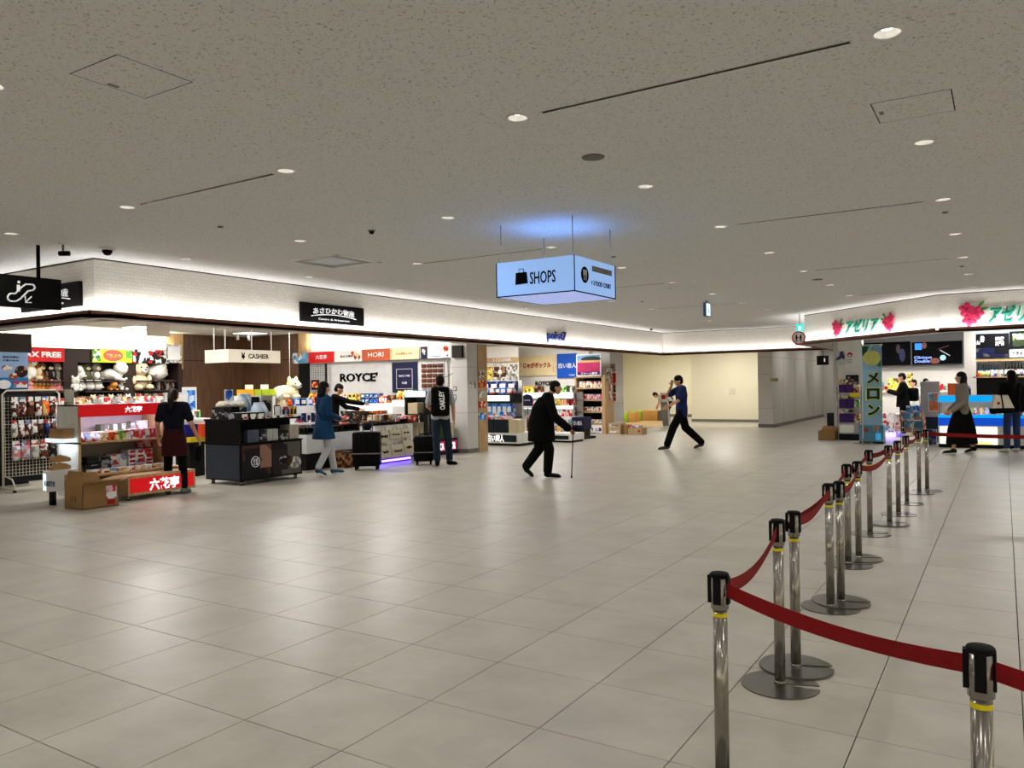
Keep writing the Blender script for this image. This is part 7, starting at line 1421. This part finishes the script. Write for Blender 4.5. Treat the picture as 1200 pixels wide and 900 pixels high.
# ice cream counter
yI = 19.55; r = Ry(1100, 463, 1179, 530, yI); x0, x1 = r[0], r[1]+1.6; zA, zB, zC, zD, zE = [at_y(1150, v, yI).z for v in (463.5, 472, 486, 499, 522)]
t = thing('ice_cream_counter', 'ice cream display counter with bright blue lit bands and a backlit picture front', 'counter', ((x0+x1)/2, yI+.4, 0)); cyg = mat('cyan_band', S(10, 150, 240), .4, emit=.85, ecol=S(0, 165, 255)); blg = mat('blue_band', S(20, 80, 210), .4, emit=.5, ecol=S(20, 90, 235))
MB().box(x0, x1, yI+.35, yI+.9, 0, zC, wplast).build('body', t); MB().box(x0, x1, yI, yI+.35, .08, zC-.18, wplast).build('front_body', t); MB().box(x0, x1, yI+.05, yI+.35, 0, .08, black).build('plinth', t)
xq = at_y(1173.5, 465, yI).x
MB().box(x0, xq, yI, yI+.9, zB-.0, zB+.02, wplast).build('canopy', t); MB().box(x0, xq, yI-.01, yI+.01, zB+.02, zA, cyg).build('cyan_header', t)
m = MB(); m.box(x0, xq, yI-.014, yI+.012, zA, zA+.015, wplast); m.box(x0, xq, yI-.014, yI+.012, zB, zB+.018, wplast); m.box(x0, x0+.015, yI-.014, yI+.012, zB, zA, wplast); m.box(xq-.015, xq, yI-.014, yI+.012, zB, zA, wplast); m.build('header_frame', t)
MB().box(x0, x1, yI-.01, yI, zC-.07, zC, cyg).build('cyan_band', t); MB().box(x0, x1, yI-.01, yI, zD-.0, zC-.07, blg).build('blue_band', t)
lit = print_mat('backlit_photo', [S(255, 250, 240), S(250, 226, 150), S(240, 236, 220), S(236, 190, 110), S(255, 252, 246)], scale=3, emit=1.1); MB().box(x0+.03, at_y(1169, 510, yI).x, yI-.01, yI, zE+.02, zD-.02, lit).build('backlit_picture', t)
for u in (x0+.01, xq-.02): MB().box(u, u+.015, yI+.02, yI+.88, zC, zB, glass).build('glass_end', t)
MB().box(x0, xq, yI+.006, yI+.012, zC, zB, glass).build('glass_front', t); MB().box(x0, x1, yI+.88, yI+.9, zC, zB, wplast).build('back_panel', t)
row('ice_cream_tub', 'colourful tub behind the glass of the ice cream counter', 'tub', (x0+.1, yI+.35, zC), (xq-.1, yI+.35, zC), 9, .25, (zB-zC)*.55, [ptan, pwht, pbrn, pora, pgrn, pmix], None, '-y', 'jar')
strip('counter_led', (x0+.1, yI+.15, zB-.02), (xq-.1, yI+.15, zB-.02), 7, (1, .96, .9), (0, .2, -1))
one('orange_poster', 'bright orange poster standing behind the ice cream counter', 'poster', Vector((at_y(1122.5, 462, 20.3).x, 20.3, zB+.021)), .40, .02, .40, mat('vivid_orange', S(240, 106, 34), .5), None); one('dark_flask', 'dark cylinder canister beside the orange poster', 'canister', Vector((at_y(1132.5, 462, 20.3).x, 20.3, zB+.021)), .18, .18, .34, black, pblu, '-y', 'jar')
yK = 23.0; r = Ry(1022, 462, 1100, 512, yK); t = thing('service_counter', 'white service counter behind the man in the black coat', 'counter', ((r[0]+r[1])/2, yK+.3, 0)); zk = at_y(1060, 487, yK).z; MB().box(r[0], r[1], yK+.5, yK+1.0, 0, zk, ptan).build('body', t); MB().box(r[0]-.02, r[1]+.02, yK+.48, yK+1.02, zk, zk+.03, wplast).build('top', t)
for px_, c, lb, h in ((1029, pteal, 'small teal picture card on the back shelf behind the black coat', .25), (1048, pyel, 'yellow picture card on the back shelf', .36), (1067, pyel, 'yellow figure ornament tower on the back shelf', .50), (1098, pred, 'dark red box row on the back shelf', .18), (1091, ptan, 'tan pack on the back shelf right of the staff', .2)): q = at_y(px_, 463, 25.0); one('back_shelf_item', lb, 'display item', (q.x, 25.0, 1.18), .32 if h != .50 else .14, .1, h, c, None)
t = thing('back_shelf', 'long white shelf along the wall under the screens', 'shelf', (0, 25.1, 0)); t.location.x = (r2[0]+r1[1])/2; MB().box(r2[0], r1[1]+.6, 24.9, 25.55, 1.13, 1.18, wplast).build('top', t); MB().box(r2[0], r1[1]+.6, 25.0, 25.55, 0, 1.13, white).build('body', t)
# melon banner
bY = 19.95; a, b, zb, zt = Ry(1010, 498, 1034.5, 404.5, bY)[0], Ry(1010, 498, 1034.5, 404.5, bY)[1], at_y(1022, 498.5, bY).z, at_y(1022, 405, bY).z
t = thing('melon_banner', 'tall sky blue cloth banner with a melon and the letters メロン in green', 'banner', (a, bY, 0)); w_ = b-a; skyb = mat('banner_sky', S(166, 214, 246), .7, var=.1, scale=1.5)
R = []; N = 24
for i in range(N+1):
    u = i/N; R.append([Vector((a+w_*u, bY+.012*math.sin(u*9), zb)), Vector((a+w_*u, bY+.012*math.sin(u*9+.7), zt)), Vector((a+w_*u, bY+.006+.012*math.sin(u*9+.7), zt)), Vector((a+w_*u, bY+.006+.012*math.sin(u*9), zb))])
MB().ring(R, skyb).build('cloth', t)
m = MB(); m.tube([(a-.01, bY+.02, .04), (a-.01, bY+.02, zt+.06)], .012, wplast, 10); m.tube([(a-.02, bY+.02, zt+.02), (b+.02, bY+.02, zt+.02)], .008, wplast, 8); m.build('pole', t)
for i in range(3): MB().box(a+w_*(.02+.47*i), a+w_*(.06+.47*i), bY-.02, bY+.03, zt-.03, zt+.03, wplast).build('loop', t)
m = MB(); m.tube([(a-.22, bY+.02, .02), (a+.2, bY+.02, .02)], .014, steel, 8); m.tube([(a-.01, bY-.2, .02), (a-.01, bY+.24, .02)], .014, steel, 8); m.tube([(a-.01, bY+.02, .0), (a-.01, bY+.02, .12)], .02, steel, 10); m.build('stand_feet', t)
H_ = zt-zb; mel = mat('melon_yellow', S(222, 226, 140), .6); M_ = MB(); M_.poly([(a+w_*(.5+.45*math.cos(u)), bY-.018, zt-H_*.155+w_*.42*math.sin(u)*1.0) for u in [2*PI*j/28 for j in range(28)]], mel, .004, (0, -1, 0)); ml = M_.build('melon_picture', t)
M_ = MB()
for s in (-.5, -.2, .15, .45): M_.tube([(a+w_*(.5+.38*s*math.cos(v)), bY-.023, zt-H_*.155+w_*.38*math.sin(v)) for v in [PI*(-.5+j/8) for j in range(9)]], .003, mat('melon_line', S(196, 200, 110), .6), 4)
M_.tube([(a+w_*.52, bY-.024, zt-H_*.155+w_*.38), (a+w_*.55, bY-.024, zt-.02)], .006, leafm, 5); adopt(M_.build('rind_lines'), ml)
M_ = MB(); M_.poly([(a+w_*.02, bY-.0175, zt-.01), (a+w_*.36, bY-.0175, zt-.02), (a+w_*.22, bY-.0175, zt-H_*.10), (a+w_*.02, bY-.0175, zt-H_*.13)], mat('dark_leaf', S(30, 84, 40), .6), .003, (0, -1, 0)); M_.poly([(a+w_*.75, bY-.0175, zt-H_*.25), (a+w_*.98, bY-.0175, zt-H_*.17), (a+w_*.97, bY-.0175, zt-H_*.27)], leafm, .003, (0, -1, 0)); M_.build('leaf_picture', t)
dg_ = mat('deep_green_ink', S(16, 44, 24), .6); yg = mat('pale_lime_ink', S(222, 236, 170), .6); mg = mat('mid_green_ink', S(96, 160, 80), .6)
for k_, (ch_, fz_) in enumerate((('メ', .40), ('ロ', .60), ('ン', .80))):
    c = (a+w_*.55, bY-.02, zt-H_*(fz_+.005)); s_ = w_*.66
    text(ch_, s_*1.28, s_*1.22, mg, t, c, '-y', 'letter_edge', bold=.10, depth=.003); text(ch_, s_*1.2, s_*1.14, yg, t, (c[0], c[1]-.004, c[2]), '-y', 'letter_edge', bold=.085, depth=.003); text(ch_, s_, s_*.95, dg_, t, (c[0], c[1]-.008, c[2]), '-y', 'green_letter', bold=.045, depth=.003)
# blue poster case under the banner
pY = 20.1; r = Ry(1007, 498.5, 1035, 516.5, pY); t = thing('poster_case', 'low sea blue poster case with small pictures under the melon banner', 'display', ((r[0]+r[1])/2, pY+.2, 0)); MB().box(r[0], r[1], pY, pY+.4, .05, r[3], mat('sea_blue_board', S(90, 140, 170), .5)).build('box', t); MB().box(r[0], r[1], pY+.02, pY+.38, 0, .05, black).build('plinth', t)
patch(t, 'red_starfish_picture', r, 'y', pY, mat('brick_red', S(150, 80, 60), .6), (.15, .4), (.55, .85), ell=True); patch(t, 'picture_card', r, 'y', pY, pteal, (.6, .82), (.55, .97)); patch(t, 'ice_blue_card', r, 'y', pY-.002, mat('ice_card', S(60, 180, 236), .4, emit=.3), (.68, .9), (.08, .5))
q0 = at_z(1041, 512, 0); t = thing('postcard_display', 'small white card display glowing violet-blue at its foot beside the banner', 'display', (q0.x, q0.y, 0)); MB().box(q0.x-.14, q0.x+.14, q0.y, q0.y+.3, .12, .62, pwht).build('cards', t); MB().box(q0.x-.15, q0.x+.15, q0.y+.02, q0.y+.28, 0, .12, mat('violet_led', (1, 1, 1))).build('violet_base', t)
# purple tiered rack by the passage
yR = 21.05; x0, x1 = at_y(981, 470, yR).x, at_y(1007, 470, yR).x; zz = [at_y(994, v, yR).z for v in (459, 468, 478, 495, 516)]; t = thing('gift_rack', 'wire rack of purple gift boxes at the passage end of the right shop', 'rack', ((x0+x1)/2, yR+.2, 0))
lv = [at_y(994, v, yR).z for v in (460, 478.5, 495, 508)]
for z in lv: MB().box(x0, x1, yR, yR+.4, z-.015, z, steel).build('shelf', t)
glv, gx0, gx1 = lv, x0, x1
m = MB()
for xx in (x0, x1):
    for yy in (yR, yR+.4): m.tube([(xx, yy, 0), (xx, yy, lv[0]+.15)], .01, steel, 8)
m.build('wire_frame', t); MB().box(x0+.02, x1-.02, yR+.05, yR+.38, 0, lv[3]-.02, black).build('base_box', t)
for k, lb in enumerate(('purple gift box on the top shelf of the wire rack', 'purple gift box on the second shelf of the wire rack', 'purple gift box on the third shelf of the wire rack')):
    z = lv[k+1] if k < 2 else lv[2]
for z, hh, lb in ((lv[1], at_y(994, 468, yR).z-lv[1], 'purple gift box on the second shelf of the wire rack'), (lv[2], at_y(994, 485.5, yR).z-lv[2], 'purple gift box on the third shelf of the wire rack')): row('purple_box', lb, 'box', (x0+.03, yR+.15, z), (x1-.12, yR+.15, z), 2, .25, hh*1.05, [mat('purple_box', S(62, 22, 96), .45)], None)
row('purple_box', 'purple gift box on the top shelf of the wire rack', 'box', (x0+.03, yR+.15, lv[0]), (x1-.15, yR+.15, lv[0]), 2, .25, .2, [mat('purple_box', S(62, 22, 96), .45)], None)
one('yellow_sign', 'yellow price sign clipped to the wire rack', 'card', (x1-.1, yR-.03, lv[1]+.28), .22, .01, .1, mat('yellow_card', S(236, 206, 40), .5), None, '-y', 'card'); one('white_notice', 'white paper notice hung at the foot of the wire rack', 'card', (x0+.22, yR-.02, lv[3]+.02), .32, .01, .2, priceM, None, '-y', 'card')
one('tan_dish', 'heap of tan sweets on top of the wire rack', 'sweets', (x0+.16, yR+.2, lv[0]+.19), .3, .2, .14, ptan, None, '-y', 'bag'); one('dark_picture', 'dark photo panel leaning on top of the wire rack', 'picture', (x1-.2, yR+.3, lv[0]+.02), .3, .03, .42, black, pblk, '-y', 'card')
r = Ry(980, 411, 989.5, 428, 21.5); sig('photo_poster', 'blue and brown photo poster at the corner of the right shop', r, 'y', 21.495, .01, pteal if False else P('corner_photo', (40, 50, 90), (120, 130, 160), (70, 50, 40), (200, 200, 200), scale=6), 'poster')
r = Ry(991, 411, 1001, 433, 21.5); t = sig('crane_poster', 'white poster with a round red bird emblem at the corner of the right shop', r, 'y', 21.495, .01, wplast, 'poster'); patch(t, 'red_disc', r, 'y', 21.495, redp, (.2, .8), (.66, .92), ell=True); patch(t, 'white_crane', r, 'y', 21.489, wink, (.34, .66), (.70, .8), ell=True); slet('JAPAN', t, r, 'y', 21.495, kink, (.2, .8), (.48, .54), bold=.02); slet('HOKKAIDO', t, r, 'y', 21.495, kink, (.15, .85), (.36, .42))
struct(MB().box(at_y(979, 440, 21.16).x, at_y(1007.5, 440, 21.16).x, 21.16+.35, 21.9, 0, 2.9, white).build('wall_shop_corner')); 
for o in list(bpy.data.objects):
    pass
t, x0, x1, Y, z = carton_box('open brown carton on the floor left of the purple gift rack', 959, 978, 516, 505); m = MB(); e = .01
for b4 in ((x0, x1, Y, Y+e), (x0, x1, Y+.4-e, Y+.4), (x0, x0+e, Y, Y+.4), (x1-e, x1, Y, Y+.4)): m.box(*b4, 0, z, kraft)
m.box(x0, x1, Y, Y+.4, 0, .01, kraftd); m.build('carton', t); m = MB(); m.poly([(x0, Y+.4, z), (x1, Y+.4, z), (x1-.03, Y+.5, z+.1), (x0+.03, Y+.5, z+.1)], kraft, .006, (0, 0, 1)); m.build('flap', t); MB().rbox(x0+.04, x1-.04, Y+.05, Y+.35, .02, z-.02, .02, pwht).build('packing', t)
t, x0, x1, Y, z = carton_box('black crate on a white dolly behind the open carton', 968, 979.5, 508.5, 484); MB().rbox(x0, x1, Y+.15, Y+.5, .2, z, .02, mat('crate_navy', S(20, 22, 36), .5), 2).build('crate', t); MB().box(x0, x1, Y+.15, Y+.5, .0, .06, black).build('dolly_wheels', t); MB().box(x0-.02, x1, Y+.12, Y+.5, .06, .19, wplast).build('dolly', t)
# postcard rack, grey screen
yP = 20.7; x0, x1 = at_y(1056, 500, yP).x, at_y(1082, 500, yP).x; lv = [at_y(1069, v, yP).z for v in (482, 493.5, 506)]; t = thing('postcard_rack', 'wire rack of sea blue postcards between the black coat and the ice cream counter', 'rack', ((x0+x1)/2, yP, 0)); m = MB()
brs = mat('brass_wire', S(150, 130, 84), .4, .7)
for xx in (x0, x1):
    for yy in (yP-.05, yP+.25): m.tube([(xx, yy, 0), (xx, yy, lv[0]+.02)], .008, brs, 6)
for z in (.15, .35): m.box(x0, x1, yP-.05, yP+.25, z, z+.008, brs)
m.build('wire_frame', t)
for z in lv[1:]: MB().box(x0, x1, yP-.06, yP+.1, z-.01, z, brs).build('tray', t)
row('postcard', 'sea blue picture card in the upper row of the wire card rack', 'card', (x0, yP, lv[1]), (x1, yP, lv[1]), 2, .01, .24, [pwht], pteal, '-y', 'card'); row('postcard', 'sea blue picture card in the lower row of the wire card rack', 'card', (x0+.06, yP-.04, lv[2]), (x1, yP-.04, lv[2]), 2, .01, .26, [pteal], pteal, '-y', 'card')
row('guide_book', 'blue guide book at the back top of the wire card rack', 'book', (x0+.1, yP+.12, lv[1]), (x1-.06, yP+.12, lv[1]), 2, .04, .36, [pteal, pblu], None)
yG = 20.95; r = Ry(1079, 447, 1101, 486, yG); t = thing('grey_screen', 'grey upright screen board with a beach picture card clipped on', 'board', ((r[0]+r[1])/2, yG, 0)); MB().box(r[0], r[1], yG, yG+.04, r[2]-.05, r[3], mat('screen_grey', S(168, 166, 166), .5)).build('board', t); MB().box(r[0]+.1, r[1]-.05, yG+.05, yG+.3, 0, r[2]-.05, mat('deep_navy', S(22, 34, 60), .5)).build('base', t)
rp = Ry(1088, 460, 1100, 482, yG-.03); m = MB(); m.box(rp[0], rp[1], yG-.04, yG-.03, rp[2], rp[3], wplast); k_ = m.build('beach_card', t); adopt(MB().box(rp[0]+.015, rp[1]-.015, yG-.044, yG-.04, (rp[2]+rp[3])/2, rp[3]-.015, pteal).build('sea_picture'), k_); adopt(MB().box(rp[0]+.015, rp[1]-.015, yG-.044, yG-.04, rp[2]+.015, (rp[2]+rp[3])/2, mat('beach_orange', S(196, 110, 70), .6, var=.3, scale=10)).build('sand_picture'), k_)
# ---------------- more goods that fill the shops
cXc = -11.0; a = at_x(362, 500, cXc); b = at_x(398, 500, cXc)
row('navy_gift_box', 'navy and white gift box on the glass of the low white display case', 'box', (cXc, a.y, zc+.102), (cXc, b.y, zc+.102), 6, .2, .13, [pnav, pwht, pnav, pgry], wink, '+x')
row('white_gift_box', 'flat white gift box piled at the far end of the low white display case', 'box', (cXc-.25, b.y+.05, zc+.102), (cXc-.25, b.y+.75, zc+.102), 3, .22, .05, [pwht, ppnk, pred], None, '+x', stack=3)
row('bread_pack', 'tan wrapped sweet on the upper deck of the tote counter', 'pack', (-10.55, tY+.1, zt_t), (-10.55, tY+.8, zt_t), 5, .2, .1, [ptan, pwht, pbrn], None, '+x')
row('floor_carton', 'dark carton on the floor between the display case and the suitcase', 'carton', (-10.6, at_x(398, 540, -10.6).y, 0), (-10.6, at_x(412, 540, -10.6).y, 0), 1, .3, .3, [pbrn], None, '+x')
# sweet stand, lower bay and upper shelf
for lb, f0, f1, n, h, st, ms, xx, z in (('silver-grey sweet box in the back row of the wooden table', .04, .96, 10, .16, 1, [pgry, pblk, pwht, pgry], -.4, ztr_s), ('white pack in the middle row of the wooden shelf', .02, .5, 6, .13, 1, [pwht, pgry, ptan], -.22, zsh_s)):
    row('sweet_pack', lb, 'box', (hX+xx, ya_s+.05+(yb_s-ya_s-.1)*f0, z), (hX+xx, ya_s+.05+(yb_s-ya_s-.1)*f1, z), n, .12, h, ms, None, '+x', stack=st)
# plush wall: more small toys on the third shelf
for px_ in (100, 110, 121, 131, 141): plush('small white or cream toy seated in front of the white birds', Vector((-17.1, at_x(px_, 450, pX).y, zp[2])), .22, [pl_white, pl_cream, pl_grey][px_ % 3], group='small toys on the third shelf')
# second shop, counters and racks
row('teal_pack', 'small blue pack in front of the sky blue boxes', 'pack', (xL-.05, yA-.12, lv2[1]), (xR-.05, yA-.12, lv2[1]), 9, .06, .14, [pblu, pwht, pteal], None)
row('wine_box', 'tall mixed pack in the row on the shelf behind the arched sign', 'pack', (at_y(606, 490, 20.6).x, 20.6, 0.0), (at_y(612, 490, 20.6).x, 20.6, 0.0), 2, .2, .9, [pmix, pgrn], None)
# right shop
row('shelf_good', 'small coloured pack in the row on the long white shelf under the screens', 'pack', (at_y(1030, 463, 25.1).x, 25.1, 1.18), (at_y(1112, 463, 25.1).x, 25.1, 1.18), 16, .15, .13, [pwht, pred, ptan, pgry, pbrn, pwht], None)
for z, lb in ((glv[0], 'tan sweet pack beside the purple boxes on the top shelf'), (glv[1], 'green and tan sweet pack beside the purple boxes on the second shelf'), (glv[2], 'tan sweet pack beside the purple boxes on the third shelf')):
    row('sweet_pack', lb, 'pack', (gx1-.14, 21.2, z), (gx1-.01, 21.2, z), 1, .2, .2, [ptan if z != glv[1] else pgrn], None)
    row('sweet_pack', lb.replace('beside', 'stacked over'), 'pack', (gx0+.04, 21.22, z+.245), (gx1-.16, 21.22, z+.245), 3, .2, .07, [ptan, pgrn, pbrn], None)
row('souvenir_case', 'small clear-fronted souvenir case at the foot of the ice cream counter', 'case', (at_y(1083, 520, 20.4).x, 20.4, 0), (at_y(1098, 520, 20.4).x, 20.4, 0), 2, .3, .34, [mat('deep_green', (1, 1, 1)), pnav], None)
# price cards along the front edges
for (x0_, x1_, y_, z_, n_, fc, lb) in ((-10.04, -10.04, (sy0+.1, sy1-.15), z2, 8, '+x', 'small price card on the front edge of the black top shelf'), (wX+.46, wX+.46, (0, 0), 0, 0, '+x', '')):
    for i in range(n_): one('price_card', lb, 'card', (x0_, y_[0]+(y_[1]-y_[0])*i/(n_-1), z_+.031), .07, .01, .045, priceM, rink if i % 3 == 0 else None, fc, 'card', group=lb)
